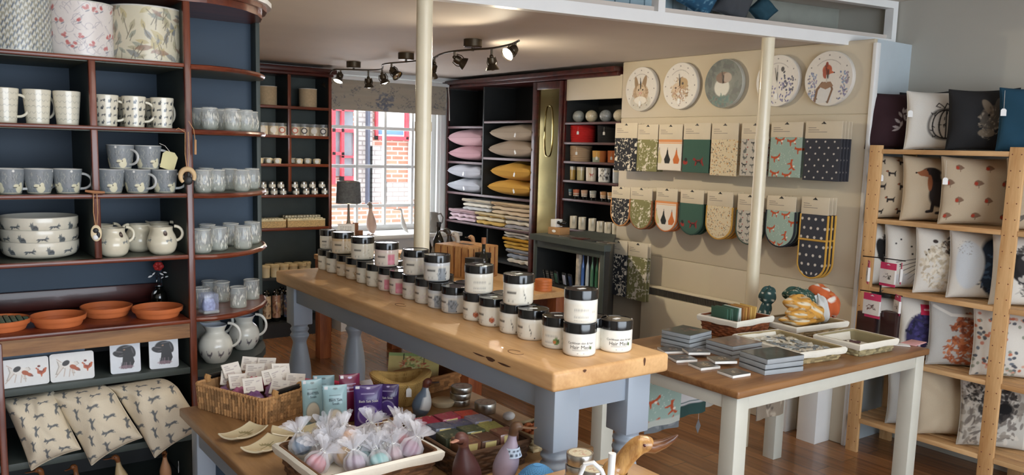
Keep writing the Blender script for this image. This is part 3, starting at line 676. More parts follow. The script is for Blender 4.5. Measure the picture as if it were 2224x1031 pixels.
for (px, r, h, Y), im, lb, in zip(((38, .102, .2, 3.215), (176, .1, .178, 3.215), (317, .121, .186, 3.235)), imgs, labs):
	x, y, z = at(px, Y, Z1, 80); t = thing('lampshade', lb, 'lampshade', (x, y, z), camrz(x, y)+.3, 'patterned lampshades on the top shelf')
	m = MB(); cyl(m, im, [(r, .002+h*k/99) for k in range(100)], 400); m.build('shade', MT['gloss_print'], t)
	m = MB(); m.lathe([(r-.002, .002), (r-.002, h), (r-.004, h), (r-.004, .002)], 48, cap=False); m.tube([((r)*math.cos(a/24*2*PI), r*math.sin(a/24*2*PI), h) for a in range(24)], .0028, 6, closed=True); m.tube([((r)*math.cos(a/24*2*PI), r*math.sin(a/24*2*PI), .004) for a in range(24)], .0028, 6, closed=True)
	m.build('lining', MT['offwhite'], t)
	nu, nv = 90, 8; us = np.linspace(0, 2*PI, nu, endpoint=False); P = np.zeros((nv, nu, 3)); gg = np.random.default_rng(int(px))
	fold = np.zeros(nu)
	for _ in range(5): fold += gg.random()*.0016*np.abs(np.sin(us*gg.integers(3, 14)+gg.random()*6))
	for j in range(nv): rr_ = r+.002+fold*(1+.5*math.sin(j)); P[j, :, 0] = rr_*np.cos(us); P[j, :, 1] = rr_*np.sin(us); P[j, :, 2] = .001+(h+.002)*j/(nv-1)
	fm = MB(); fm.grid(P, wrap=True); fm.build('film', MT.setdefault('film', glassy('clear_film', (1, 1, 1), .05, .06)), t)
def rows_img(shape_fn, base, w=500, h=190): im = Img(w, h, base); shape_fn(im); return im
def d1(im):
	for j in range(5):
		y = .14+j*.18
		for k in range(16):
			x = (k+.5*(j % 2))/16; im.line([(x-.028, y-.02), (x-.01, y+.03), (x+.01, y+.03), (x+.028, y-.02)], .012, rgb(176, 174, 158))
def d2(im):
	for j in range(4):
		for k in range(11):
			x = (k+.25)/11+.015*(j % 2); im.shape(HARE if (j+k) % 2 else HARE_SIT, x, .14+j*.235, .19, rgb(88, 92, 94), flip=False)
	for j in range(4):
		for k in range(11): x = (k+.25)/11+.015*(j % 2); im.ell(x+.004, .15+j*.235, .02, .012, rgb(160, 160, 156))
P_pale = mug_proto(rows_img(d1, CREAMC), .033, .0425, .108, hand=-.15)
P_hare = mug_proto(rows_img(d2, CREAMC), .032, .0395, .103, hand=-.1)
for px, lb, hd in ((10, 'cream mug with faint line pattern cut by the photo edge, its handle to the right', 0), (81, 'cream mug with faint line pattern, middle of the left trio on the second shelf', .9), (146, 'cream mug with faint line pattern, beside the bookcase divider', 1.4)):
	x, y, z = at(px, 3.165, Z2, 240); P_pale.put((x, y, z), camrz(x, y)+hd, lb, 'pale patterned mugs on the second shelf', 'mug')
for k, (px, lb) in enumerate(((231, 'tall cream mug printed with grey hares, left one of the front trio'), (291, 'tall cream mug printed with grey hares, middle one of the front trio'), (352, 'tall cream mug printed with grey hares, right one of the front trio'))):
	x, y, z = at(px, 3.16, Z2, 240); P_hare.put((x, y, z), camrz(x, y)+(.35, .15, 1.0)[k], lb, 'hare mugs on the second shelf', 'mug')
for k, (px, lb) in enumerate(((233, 'tall hare mug standing behind the left front hare mug'), (289, 'tall hare mug standing behind the middle front hare mug'), (346, 'tall hare mug standing behind the right front hare mug'))):
	x, y, z = at(px-9, 3.262, Z2, 240); P_hare.put((x, y, z), camrz(x, y)+1.8, lb, 'hare mugs on the second shelf', 'mug')
def d3(im):
	g = random.Random(5)
	for k in range(90): im.line([(g.random(), g.random()*.8), (g.random(), g.random())][:1]*2, .01, rgb(150, 155, 156))
	for k in range(260):
		x, y = g.random(), g.random()*.8; im.line([(x, y), (x+g.uniform(-.02, .02), y+.14)], .014, g.choice([rgb(170, 174, 170), rgb(110, 116, 118), rgb(205, 204, 190)]), .8)
	for k in range(4):
		x = .125+k*.25+.0; c = rgb(232, 226, 196)
		im.ell(x+.02, .2, .2, .17, c); im.ell(x-.02, .3, .16, .09, c, -.2); im.ell(x+.035, .33, .1, .13, c); im.ell(x-.045, .26, .11, .02, rgb(70, 74, 76)); im.ell(x+.01, .33, .03, .03, rgb(90, 86, 60)); im.rect(0, 0, 1, .05, c, .15)
	im.ell(.06, .93, .05, .05, rgb(235, 235, 230)); im.ell(.56, .93, .05, .05, rgb(235, 235, 230))
im = Img(600, 160, rgb(140, 146, 150)); d3(im); P_wood = mug_proto(im, .034, .0455, .079, hand=.0, inner=rgb(228, 228, 222), base=rgb(200, 202, 200), curve=-.35)
TR = 3.17
for px, lb, hd in ((20, 'grey woodland mug cut by the photo edge on the third shelf'.replace('grey', 'grey patterned'), -.1), (84, 'grey patterned mug with white rim, middle of the left trio on the third shelf', .8), (147, 'grey patterned mug with handle to the right, beside the post with the wooden toggle', -.1)):
	x, y, z = at(px, TR, Z3, 390); P_wood.put((x, y, z), camrz(x, y)+hd, lb, 'grey woodland mugs on the third shelf', 'mug')
for px, zz, lb, hd in ((240, 0, 'grey bird mug, bottom left of the stacked five', .9), (298, 0, 'grey bird mug, bottom middle of the stacked five', -.6), (357, 0, 'grey bird mug, bottom right of the stacked five', -.1), (263, 1, 'grey bird mug stacked on top, left one', -.7), (323, 1, 'grey bird mug stacked on top with a paper tag on its handle', -.2)):
	x, y, z = at(px, TR+.01*zz, Z3+zz*.0835, 390); o = P_wood.put((x, y, z), camrz(x, y)+hd, lb, 'grey woodland mugs on the third shelf', 'mug')
x, y, z = at(367, TR-.03, Z3+.145, 345)
t = thing('paper_tag', 'cream paper tag hanging from the top right grey mug', 'tag', (x, y, z), camrz(x, y))
m = MB(); m.prism([(-.024, -.03), (.024, -.034), (.026, .018), (.012, .032), (-.016, .032), (-.026, .02)], -.002, .002, fn=lambda p_: (p_[0]*.96+p_[1]*.25, p_[2], p_[1]*.96-p_[0]*.25-.03)); m.build('card', plain('cream_card', rgb(220, 212, 160), .6), t)
MB().tube([(-.03, 0, .03), (-.012, -.002, .022), (.006, 0, -.002)], .0009, 5).build('cord', MT['wstring'], t)
im = Img(900, 80, rgb(226, 220, 202))
for k in range(12): im.shape(HARE if k % 2 else HARE_SIT, (k+.5)/12, .55, .6, rgb(110, 116, 118), flip=k % 2 == 0); im.shape(HARE, (k+.5)/12+.004, .5, .2, rgb(70, 74, 78))
t = thing('serving_bowl', None, None); r = .119; hb = .058
m = MB(); cyl(m, im, smooth_prof([(r*.62, 0), (r*.88, hb*.18), (r*.985, hb*.5), (r, hb)], 30), 360)
m.lathe([(0, .004), (r*.6, .0), (r*.62, 0)], 64, col=CREAMC, cap=False); m.lathe([(r, hb), (r-.003, hb+.002), (r-.006, hb-.002), (r*.85, hb*.3), (r*.5, .010), (0, .009)], 64, col=rgb(220, 216, 204), cap=False)
m.build('body', MT['ceramic'], t); P_bowl = Proto(t)
for k, lb in enumerate(('cream hare bowl at the bottom of the stack of three', 'cream hare bowl in the middle of the stack of three', 'cream hare bowl on top of the stack, its inside showing')):
	x, y, z = at(87, 3.245, Z4+k*.041, 520); P_bowl.put((x, y, z), camrz(x, y)+k*.33, lb, 'stacked hare serving bowls', 'bowl')
def jug_proto(name, img, keys, spout, hz, hr, base, rim):
	t = thing(name, None, None); m = MB(); pr = smooth_prof(keys, 50); st = len(m.V); cyl(m, img, pr, 180)
	m.lathe([(0, .002), (keys[0][0], 0)], 48, col=base, cap=False)
	kr, kz = keys[-1]; m.lathe([(kr, kz), (kr-.002, kz+.002)]+[(q_[0]-.004, q_[1]-.001) for q_ in reversed(pr[3:])]+[(0, .007)], 112, col=rim, cap=False)
	for i in range(len(m.V)):
		x, y, z = m.V[i]
		if z > kz*.72:
			a = math.atan2(y, x); d_ = abs(math.atan2(math.sin(a-PI), math.cos(a-PI)))
			if d_ < .5: f = (1-d_/.5)**1.5*((z-kz*.72)/(kz*.28))**1.3; k = 1+spout*f; m.V[i] = (x*k, y*k*(1-.3*f), z+.1*kz*f*.5)
	m.build('body', MT['ceramic'], t); pts = []
	for k in range(17):
		a = -PI*.52+PI*1.04*k/16; pts.append((hz[0]+hr[0]*math.cos(a), 0, hz[1]+hr[1]*math.sin(a)))
	MB().tube(pts, .0055, 10, col=base).build('handle', MT['ceramic'], t); return t
im = Img(600, 170, rgb(226, 218, 194))
for k in range(4): im.shape(HARE, (k+.5)/4-.045, .56, .3, rgb(128, 134, 134))
im.ell(.5+.045, .80, .1, .1, rgb(66, 54, 50)); im.ell(.545, .80, .06, .03, rgb(130, 116, 108))
t = jug_proto('cream_jug', im, [(.029, 0), (.043, .012), (.0505, .038), (.046, .064), (.037, .084), (.0375, .098)], .22, (.043, .074), (.026, .026), rgb(226, 218, 194), rgb(206, 200, 180)); P_jug = Proto(t)
for px, Y, lb, hd in ((247, 3.165, 'round cream hare jug with dark round sticker, beside the oval pendant', .35), (352, 3.165, 'round cream hare jug with handle to the right, beside the thick post', -.0),
					  (303, 3.275, 'round cream jug seen between the two front hare jugs', -2.6), (222, 3.30, 'cream jug behind the left front jug, only its rim showing', .4), (345, 3.33, 'cream jug behind the right front jug, only its rim showing', -.1)):
	x, y, z = at(px, Y, Z4, 520); P_jug.put((x, y, z), camrz(x, y)+hd, lb, 'round hare jugs on the fourth shelf', 'jug')
def pendant(nm, lb, px, y0, y1, Y, ring):
	a = oY(px, y0, Y); b_ = oY(px+2, y1, Y); t = thing(nm, lb, 'ornament', tuple(map(float, b_)), camrz(b_[0], b_[1])); H = float(a[2]-b_[2])
	m = MB(); m.tube([(-.004, .0, H), (-.006, -.002, H*.5), (-.001, 0, .024)], .0014, 6); m.tube([(.006, .0, H), (.007, -.002, H*.5), (.002, 0, .024)], .0014, 6)
	m.tube([(-.006, 0, H), (-.026, -.002, H+.012), (-.034, 0, H+.006)], .0014, 6) if ring else None
	m.build('cord', MT['string'], t)
	m = MB()
	if ring:
		pts = [(.023*math.cos(a_), 0, .0+.026*math.sin(a_)) for a_ in np.linspace(-.5, PI+.9, 22)]; m.tube(pts, [.006+.0035*math.sin(PI*k/21) for k in range(22)], 10); m.build('wooden_crescent', plain('pale_wood', rgb(220, 188, 142), .6), t)
		m = MB(); m.ell((.003, 0, -.014), (.015, .006, .016), 14, 8); m.ell((.004, 0, .006), (.007, .005, .012), 10, 6); m.build('black_figure', MT['black'], t)
	else:
		m.ell((0, 0, 0), (.017, .004, .028), 22, 12, fn=None); m.build('wooden_disc', plain('pale_wood', rgb(226, 208, 170), .6), t)
		m = MB(); m.ell((-.001, -.0035, .009), (.009, .003, .009), 12, 6); m.ell((.006, -.0035, -.006), (.006, .003, .011), 12, 6); m.build('painted_bird', MT['black'], t)
		m = MB(); m.ell((-.002, -.004, -.014), (.009, .003, .009), 12, 6); m.build('painted_moon', MT['white'], t)
		m = MB(); m.tube([(-.028, 0, H+.004), (0, -.004, H), (.03, 0, H-.001)], [.004, .0055, .004], 8); m.build('toggle', plain('toggle_wood', rgb(176, 122, 84), .6), t)
pendant('hanging_pendant', 'oval wooden pendant with black and white bird hanging below a wooden toggle', 207, 417, 506, 3.082, False)
pendant('hanging_pendant', 'wooden crescent pendant with a black figure, hanging on twine from the thick post', 405, 286, 383, 3.074, True)
x, y, z = map(float, oY(424, 318, 3.075)); t = thing('hanging_toggle', 'slim wooden toggle on twine hanging right of the crescent pendant', 'ornament', (x, y, z), camrz(x, y))
MB().tube([(0, 0, -.028), (.001, 0, .024)], .004, 8).build('toggle', plain('toggle_wood', rgb(196, 150, 104), .6), t); MB().tube([(0, 0, .024), (-.004, .0, .06), (-.02, .0, .088)], .0012, 6).build('cord', MT['string'], t)
def tumbler_proto(style):
	t = thing('glass_tumbler', None, None); g = random.Random(style)
	r0, r1, h = ((.024, .030, .082), (.028, .0325, .088), (.030, .031, .078))[style]
	keys = [(r0*.75, 0), (r0*1.12, .008), (r1*1.05, h*.35), (r1*1.04, h*.7), (r1*.93, h)] if style < 2 else [(r1*.96, 0), (r1, .004), (r1, h*.4), (r1, h*.7), (r1, h)]
	im = Img(180, 70, (.9, .92, .9));
	m = MB(); pr = smooth_prof(keys, 16); m.lathe(pr, 40, cap=True); m.lathe([(p_[0]-.0022, p_[1]+.004) for p_ in pr], 40, cap=True); m.build('glass', MT['glass'], t)
	m = MB(); pr2 = [(p_[0]+.0004, p_[1]) for p_ in pr if p_[1] < h*.45]; m.lathe([(0, .001)]+pr2, 40, cap=False); m.build('frosted_base', MT.setdefault('frost', glassy('frosted_glass', rgb(228, 234, 216), .3, .45)), t)
	m = MB(); rr = lambda z: np.interp(z, [p_[1] for p_ in pr], [p_[0] for p_ in pr])+.0009
	for k in range(44):
		a = g.random()*2*PI; z0 = g.uniform(.08, .62)*h; L = g.uniform(.12, .36)*h; w = g.uniform(.04, .13); tl = g.uniform(-.2, .2)
		V = [(float(rr(z0))*math.cos(a), float(rr(z0))*math.sin(a), z0), (float(rr(z0+L*.5))*math.cos(a+w), float(rr(z0+L*.5))*math.sin(a+w), z0+L*.5), (float(rr(z0+L))*math.cos(a+tl*.2), float(rr(z0+L))*math.sin(a+tl*.2), z0+L), (float(rr(z0+L*.5))*math.cos(a-w), float(rr(z0+L*.5))*math.sin(a-w), z0+L*.5)]
		m.add(V, [(0, 1, 2, 3)])
	m.tube([(r1*(.93 if style < 2 else 1)*math.cos(a/20*PI*2), r1*(.93 if style < 2 else 1)*math.sin(a/20*PI*2), h) for a in range(20)], .0011, 5, closed=True)
	m.build('etched_pattern', MT['offwhite'], t); return t
TP = [Proto(tumbler_proto(k)) for k in range(3)]
rowsG = [(Z2-.001, 0, [(436, 3.30), (456, 3.20), (485, 3.30), (505, 3.20), (533, 3.28), (470, 3.42), (512, 3.42), (545, 3.42)], 'second'),
		 (1.4065, 0, [(440, 3.15), (470, 3.20), (524, 3.20), (497, 3.32), (546, 3.35), (446, 3.36)], 'third'),
		 (1.1845, 1, [(441, 3.15), (476, 3.205), (529, 3.21), (503, 3.34), (549, 3.37), (452, 3.32)], 'fourth'),
		 (.9555, 2, [(517, 3.23), (437, 3.27), (481, 3.38), (546, 3.38), (455, 3.42)], 'lowest')]
pn = ['far left', 'left', 'centre left', 'centre', 'centre right', 'right', 'far right', 'rearmost']
k4 = {}
for z, st, L, nm in rowsG:
	L2 = sorted(L, key=lambda q: q[0])
	for px, Y in L:
		i = L2.index((px, Y)); n = len(L2); x, y, _ = at(px, Y, z, 300 if z > 1.3 else 600)
		row = 'front' if Y < 3.25 else 'back'
		TP[st].put((x, y, z), RNG.random()*6, 'etched glass tumbler, %s from the left on the %s rounded shelf, %s row' % (['first', 'second', 'third', 'fourth', 'fifth', 'sixth', 'seventh', 'eighth'][i], {'second': 'highest stocked', 'third': 'second stocked', 'fourth': 'third stocked', 'lowest': 'mahogany'}[nm], row), 'etched glasses on the rounded %s shelf' % nm, 'glass')
x, y, z = at(453, 3.165, .9555, 660); t = thing('tealight_holder', 'square blue-white glass holder at the front of the mahogany rounded shelf', 'candle holder', (x, y, z), camrz(x, y)+.4)
m = MB(); m.bbox(-.03, .03, -.03, .03, 0, .078, .009); m.build('glass', glassy('blue_glass', rgb(206, 216, 250), .3, .1), t)
im = Img(10, 10, rgb(120, 140, 226)); m = MB(); m.lathe([(.0, .012), (.022, .012), (.025, .03), (.018, .055), (0, .06)], 20, cap=False); m.build('etched_core', plain('blue_white_etch', rgb(170, 180, 240), .3, amt=.5, scale=90), t)  # core mottled in blue-white
MB().bbox(-.031, .031, -.031, .031, 0, .014, .006).build('thick_base', MT['frost'], t)
tc = plain('terracotta', rgb(204, 112, 62), .6, amt=.1, scale=8)
t = thing('terracotta_dish', None, None); R0 = .086
m = MB(); m.lathe([(0, .002), (R0*.80, 0), (R0*.83, .003), (R0*.86, .018), (R0*.97, .020), (R0*1.0, .024), (R0*1.02, .036), (R0*.985, .0375), (R0*.96, .035), (R0*.86, .008), (0, .006)], 64, cap=False); m.build('dish', tc, t)
P_dish = Proto(t)
for px, Y, lb in ((127, 3.19, 'empty terracotta saucer, second from the left on the counter'), (232, 3.29, 'empty terracotta saucer set further back in the middle of the counter'), (343, 3.19, 'empty terracotta saucer nearest the thick post')):
	x, y, z = at(px, Y, ZC, 690); P_dish.put((x, y, z), 0, lb, 'terracotta saucers on the counter', 'dish')
x, y, z = at(2, 3.2, ZC, 690); o = P_dish.put((x, y, z), 0, 'terracotta saucer with green glazed tiles inside, cut by the left photo edge', 'terracotta saucers on the counter', 'dish')
m = MB(); m.lathe([(0, .030), (R0*.9, .031)], 40, cap=False); m.build('grout', MT['black'], o)
m = MB()
for i in range(-4, 5):
	for j in range(-4, 5):
		if math.hypot(i, j) < 4.3: m.bbox(i*.018-.0075, i*.018+.0075, j*.018-.0075, j*.018+.0075, .030, .034, .001)
m.build('green_tiles', plain('green_glaze', rgb(60, 120, 84), .2, coat=.5), o)
x, y, z = at(346, 3.40, ZC, 640); t = thing('flower_ornament', 'small dark glass vase with white leaves and one red flower, behind the terracotta saucers', 'ornament', (x, y, z), camrz(x, y))
m = MB(); m.lathe(smooth_prof([(.018, 0), (.03, .012), (.026, .05), (.012, .066), (.016, .075)], 16), 24); m.build('vase', MT['darkglass'], t)
m = MB(); g = random.Random(3)
for k in range(9): m.tube([(0, 0, .07), (g.uniform(-.02, .02), g.uniform(-.015, .01), .11), (g.uniform(-.03, .03), g.uniform(-.02, .01), .135)], .0012, 5)
m.build('stems', MT['black'], t)
m = MB();
for (lx, lz, s_, a_) in ((-.030, .118, .02, .4), (-.018, .128, .016, .8), (.010, .126, .018, 2.6), (.022, .132, .016, 2.9), (.028, .115, .014, .2), (.012, .112, .012, .6), (-.014, .056, .02, .9), (-.008, .1, .01, 1.4), (0.0, .08, .012, 0)):
	m.add([(lx+s_*(a*math.cos(a_)-b_*math.sin(a_)), -.022-.004*abs(a), lz+s_*(a*math.sin(a_)+b_*math.cos(a_))) for a, b_ in LEAFS], [tuple(range(6))])
m.build('leaves', MT['white'], t)
m = MB()
for k in range(6): m.ell((.009*math.cos(k), -.018+.003*k % 2, .155+.009*math.sin(k)), (.011, .006, .010), 10, 6)
m.build('red_flower', plain('red_petal', rgb(196, 52, 50), .5), t)
def dog_hen(im):
	im.rect(0, 0, 1, 1, rgb(228, 228, 226)); br, bk = rgb(170, 84, 44), rgb(46, 42, 42)
	im.shape(DOGRUN, .38, .5, .80, rgb(176, 168, 158), 0, True); im.shape(DOGRUN, .385, .505, .72, rgb(222, 216, 208), 0, True)
	im.ell(.42, .55, .2, .13, rgb(232, 228, 222)); im.ell(.36, .64, .13, .09, bk, .5); im.ell(.52, .48, .12, .08, br, -.5); im.ell(.6, .4, .12, .06, br, -.5); im.ell(.65, .35, .05, .03, rgb(120, 80, 70), -.5)
	for a, b_ in (((.3, .5), (.16, .25)), ((.34, .45), (.3, .18)), ((.45, .42), (.42, .15)), ((.5, .4), (.52, .17)), ((.26, .68), (.16, .8)), ((.16, .25), (.12, .18))): im.line([a, b_], .03, rgb(196, 180, 168))
	im.shape(HEN, .84, .45, .42, rgb(188, 92, 46)); im.shape(HEN, .84, .47, .26, rgb(150, 60, 34)); im.ell(.8, .66, .05, .04, rgb(110, 40, 30))
def labrador(im):
	im.rect(0, 0, 1, 1, rgb(222, 226, 232)); g = random.Random(4); bk = rgb(24, 20, 22)
	im.ell(.5, .62, .24, .17, bk); im.ell(.3, .55, .17, .09, bk, -.25); im.ell(.72, .6, .09, .17, bk, .3); im.poly([(.42, .5), (.74, .52), (.8, .3), (.7, .12), (.34, .14), (.4, .34)], bk)
	im.ell(.3, .61, .10, .012, rgb(120, 110, 112), -.2, .8); im.ell(.16, .58, .03, .03, bk); im.ell(.47, .66, .028, .018, rgb(170, 130, 100)); im.ell(.56, .735, .12, .010, rgb(130, 128, 134), .1, .7); im.ell(.74, .62, .02, .1, rgb(90, 86, 90), .3, .7); im.line([(.3, .5), (.42, .52)], .012, rgb(110, 100, 104))
	for k in range(14): x = g.uniform(.36, .72); im.line([(x, .3), (x+g.uniform(-.04, .04), .12)], .012, g.choice([rgb(140, 110, 120), rgb(90, 80, 86)]))
	im.ell(.52, .17, .2, .05, rgb(150, 120, 130), 0, .6)
def slab_round(mb, w, h, th, r, img=None, side=(.8, .8, .8), n=40, y0=0):
	nn = n; us = np.linspace(0, 1, nn); vs = np.linspace(0, 1, int(nn*h/w)+2); U, V = np.meshgrid(us, vs)
	X = (U-.5)*w; Z = V*h
	cxm = w/2-r
	for j in range(X.shape[0]):
		for i in range(X.shape[1]):
			x, z = X[j, i], Z[j, i]; dz = (r-z) if z < r else (z-(h-r) if z > h-r else 0)
			if dz > 0: lim = w/2-r+math.sqrt(max(0, r*r-dz*dz)); X[j, i] = x/(w/2)*lim
	P = np.stack([X, np.full_like(X, y0), Z], -1); mb.grid(P, img.sample(U, V) if img is not None else None)
	ring = [tuple(P[0, i]) for i in range(nn)]+[tuple(P[j, -1]) for j in range(1, P.shape[0])]+[tuple(P[-1, i]) for i in range(nn-2, -1, -1)]+[tuple(P[j, 0]) for j in range(P.shape[0]-2, 0, -1)]
	k = len(ring); mb.add(ring+[(x, y0+th, z) for x, y, z in ring], [(i, (i+1) % k, (i+1) % k+k, i+k) for i in range(k)]+[tuple(range(k, 2*k))], 0, side)
	return mb
def pack(name, lab, cat, px0, px1, py0, py1, Y, Z, paint, th, back=None, grp=None, lean=.1):
	a = oY(px0, (py0+py1)/2, Y); b_ = oY(px1, (py0+py1)/2, Y); z_ = depth((a+b_)/2); w = (px1-px0)*z_/FPX*1.02; h = (py1-py0)*z_/FPX
	x, y = (a[0]+b_[0])/2, Y; im = Img(150, int(150*h/w), rgb(228, 228, 226));
	if paint: paint(im)
	t = thing(name, lab, cat, (float(x), Y, Z), camrz(x, y), grp); t.rotation_euler = (-lean, 0, camrz(x, y)+.12)
	m = MB(); slab_round(m, w, h, .004, .009, im, side=rgb(235, 235, 235), n=130); m.build('printed_mat', MT['satin'], t)
	m = MB(); slab_round(m, w*.99, h*.98, th, .009, None, side=(1, 1, 1), n=20, y0=.0045); m.build('stack_behind', back or MT['white'], t); return t
bb = plain('blue_grey_back', rgb(120, 140, 164), .5)
pack('placemat_set', 'white placemat pack printed with a terrier chasing a hen, at the left photo edge', 'placemat', 6, 99, 779, 840, 3.12, Z5, dog_hen, .02, grp='placemat packs on the grey shelf')
pack('placemat_set', 'white placemat pack with a terrier chasing a hen, second from the left', 'placemat', 115, 199, 767, 828, 3.12, Z5, dog_hen, .02, grp='placemat packs on the grey shelf')
pack('placemat_set', 'plain blue-grey placemat pack behind the leftmost terrier pack', 'placemat', 8, 92, 766, 826, 3.20, Z5, lambda im: im.rect(0, 0, 1, 1, rgb(132, 152, 176)), .015, bb, grp='blue placemat backs')
pack('placemat_set', 'plain blue-grey placemat pack behind the second terrier pack', 'placemat', 100, 180, 754, 815, 3.20, Z5, lambda im: im.rect(0, 0, 1, 1, rgb(132, 152, 176)), .015, bb, grp='blue placemat backs')
pack('coaster_set', 'white coaster pack with a black labrador head, left of the two', 'coaster', 243, 302, 735, 812, 3.13, Z5, labrador, .016, grp='labrador coaster packs')
pack('coaster_set', 'white coaster pack with a black labrador head, beside the thick post', 'coaster', 327, 385, 727, 803, 3.13, Z5, labrador, .016, grp='labrador coaster packs')
def hares(im, n=5):
	im.rect(0, 0, 1, 1, rgb(228, 216, 192))
	for j in range(6):
		for i in range(n): im.shape(HARE, (i+.5*(j % 2)+.3)/n, (j+.5)/6, .15, rgb(112, 116, 118), (i+j) % 2*1.1, (i+j) % 2 == 0)
im = Img(150, 220, rgb(228, 216, 192)); hares(im, 3)
for k, (tl, bt, y0_, y1_, lb) in enumerate((((2, 866), (66, 1020), 3.19, 3.09, 'cream hare-print cushion at the left, slumped on its corner'), ((105, 847), (198, 1008), 3.175, 3.075, 'cream hare-print cushion in the middle, tipped on its corner'), ((234, 828), (336, 990), 3.16, 3.06, 'cream hare-print cushion at the right, tipped on its corner under the labrador coasters'))):
	A_, B_ = Vector(oY(tl[0], tl[1], y0_)), Vector(oY(bt[0], bt[1], y1_)); d1 = (B_-A_).normalized(); sz = (B_-A_).length*1.02
	nrm = Vector((-.28-.05*k, -1, .18)); nrm = (nrm-d1*nrm.dot(d1)).normalized(); e2 = nrm.cross(d1); e2 = e2 if e2.x > 0 else -e2
	c = (A_+B_)/2+e2*sz*.31+nrm*.012*k; t = thing('scatter_cushion', lb, 'cushion', tuple(c), 0, 'hare cushions on the lowest visible shelf')
	m = MB(); cushion(m, sz*.60, sz, .15, im, rgb(222, 210, 186), seed=k, wr=.010, n=110)
	RM = Matrix((e2, -nrm, -d1)).transposed()
	for i in range(len(m.V)):
		w_ = RM @ Vector(m.V[i])+c
		if w_.z > .715: w_.z = .715+.030*math.tanh((w_.z-.715)/.06)
		w_.y = min(w_.y, 3.49); m.V[i] = tuple(w_-c)
	m.build('cover', MT['fabric'], t)
for k, (px, py, s_, fl, bc, lb) in enumerate(((97, 1012, .17, 0, rgb(150, 96, 56), 'brown wooden duck head showing below the left hare cushion'), (168, 1004, .17, 1.2, rgb(130, 84, 52), 'brown wooden duck head below the middle hare cushion'), (262, 985, .2, 0, rgb(214, 186, 140), 'wooden duck with dotted scarf below the gap between the cushions'), (358, 975, .2, 2.5, rgb(206, 150, 110), 'wooden duck wearing a price tag, beside the thick post'))):
	Y = 3.22; q = oY(px, py, Y); zt = float(q[2]); s2 = (zt-.3)/1.06
	t, hd = bird_thing('wooden_duck', lb, 'ornament', (float(q[0]), Y, .3005), camrz(q[0], q[1])+fl*.5+.2, s2, 'wooden ducks on the bottom shelf', body=bc, headc=rgb(140, 86, 48), beakc=rgb(120, 70, 40), upright=1, neck=.2)
	if k == 3: label_tag(t, -.03, -.05, s2*.75, .016, .024, .02)
im = Img(600, 170, rgb(222, 222, 212))
for k in range(9): im.shape(HEN, (k+.3)/9, .27, .26, rgb(124, 120, 124)); im.shape(HEN, (k+.3)/9, .26, .1, rgb(80, 78, 84))
t = jug_proto('milk_jug', im, [(.036, 0), (.04, .004), (.056, .03), (.063, .062), (.053, .095), (.037, .112), (.034, .122), (.043, .142)], .35, (.05, .104), (.043, .046), rgb(224, 224, 216), rgb(190, 200, 212)); P_mj = Proto(t)
for px, Y, lb, hd, sc in ((468, 3.185, 'cream hen-print milk jug at the front of the lower rounded shelf', .25, 1), (531, 3.335, 'pale hen-print milk jug at the right of the lower rounded shelf', .25, .95), (449, 3.40, 'milk jug behind the front hen jug, only its blue-grey rim showing', .2, 1.1)):
	q = oY(px, 740, Y); P_mj.put((float(q[0]), Y, .7605), camrz(q[0], q[1])-hd, lb, 'hen-print milk jugs', 'jug', scale=sc)
# ============================================================ LONG JAR TABLE
def turned_leg(mb, x, y, ztop, blk, s, vase=.05):
	mb.bbox(x-s/2, x+s/2, y-s/2, y+s/2, blk+.012, ztop, .004)
	mb.lathe([(s*.5, blk+.014), (s*.50, blk+.004), (s*.42, blk-.006)], 4, c=(x, y, 0), cap=False) if False else None
	pr = smooth_prof([(s*.47, blk+.013), (s*.40, blk), (s*.47, blk-.012), (s*.40, blk-.026), (s*.48, blk-.040), (s*.40, blk-.056), (s*.34, blk-.075), (s*.42, blk-.11), (s*.55, blk-.18), (s*.58, blk-.25), (s*.50, blk-.36), (s*.38, blk-.50), (s*.30, blk-.60), (s*.36, .075), (s*.46, .05), (s*.42, .02), (s*.30, 0)], 70)
	mb.lathe(pr, 36, c=(x, y, 0))
TX0, TX1, TY0, TY1, TZ = 1.332, 1.758, 1.628, 3.615, 1.03
t = thing('display_table', 'long table with thick waxed wooden top and blue-grey turned legs, carrying the rows of jars', 'table', (1.545, 2.62, 0))
def rel(m, o):
	for i in range(len(m.V)): v = m.V[i]; m.V[i] = (v[0]-o[0], v[1]-o[1], v[2]-o[2])
	return m
oT = (1.545, 2.62, 0)
m = MB(); m.bbox(TX0, TX1, TY0, TY1, TZ-.055, TZ, .010, seg=4); rel(m, oT).build('tabletop', MT['oak_y'], t)
zA = float(oY(1242, 895, TY0+.04)[2]); s = .088; i_ = .035
m = MB(); m.bbox(TX0+i_+.012, TX1-i_-.012, TY0+i_+.012, TY0+i_+.032, zA, TZ-.056, .002); m.bbox(TX0+i_+.012, TX1-i_-.012, TY1-i_-.032, TY1-i_-.012, zA, TZ-.056, .002)
m.bbox(TX0+i_+.012, TX0+i_+.032, TY0+i_+.04, TY1-i_-.04, zA, TZ-.056, .002); m.bbox(TX1-i_-.032, TX1-i_-.012, TY0+i_+.04, TY1-i_-.04, zA, TZ-.056, .002)
rel(m, oT).build('apron', MT['bluegrey'], t)
zB = float(oY(1212, 990, TY0+.04)[2])
for x in (TX0+i_+s/2, TX1-i_-s/2):
	for y in (TY0+i_+s/2, TY1-i_-s/2):
		m = MB(); turned_leg(m, x, y, TZ-.056, zB, s); rel(m, oT).build('leg', MT['bluegrey'], t)
kc = plain('knot_brown', rgb(84, 50, 26), .6)
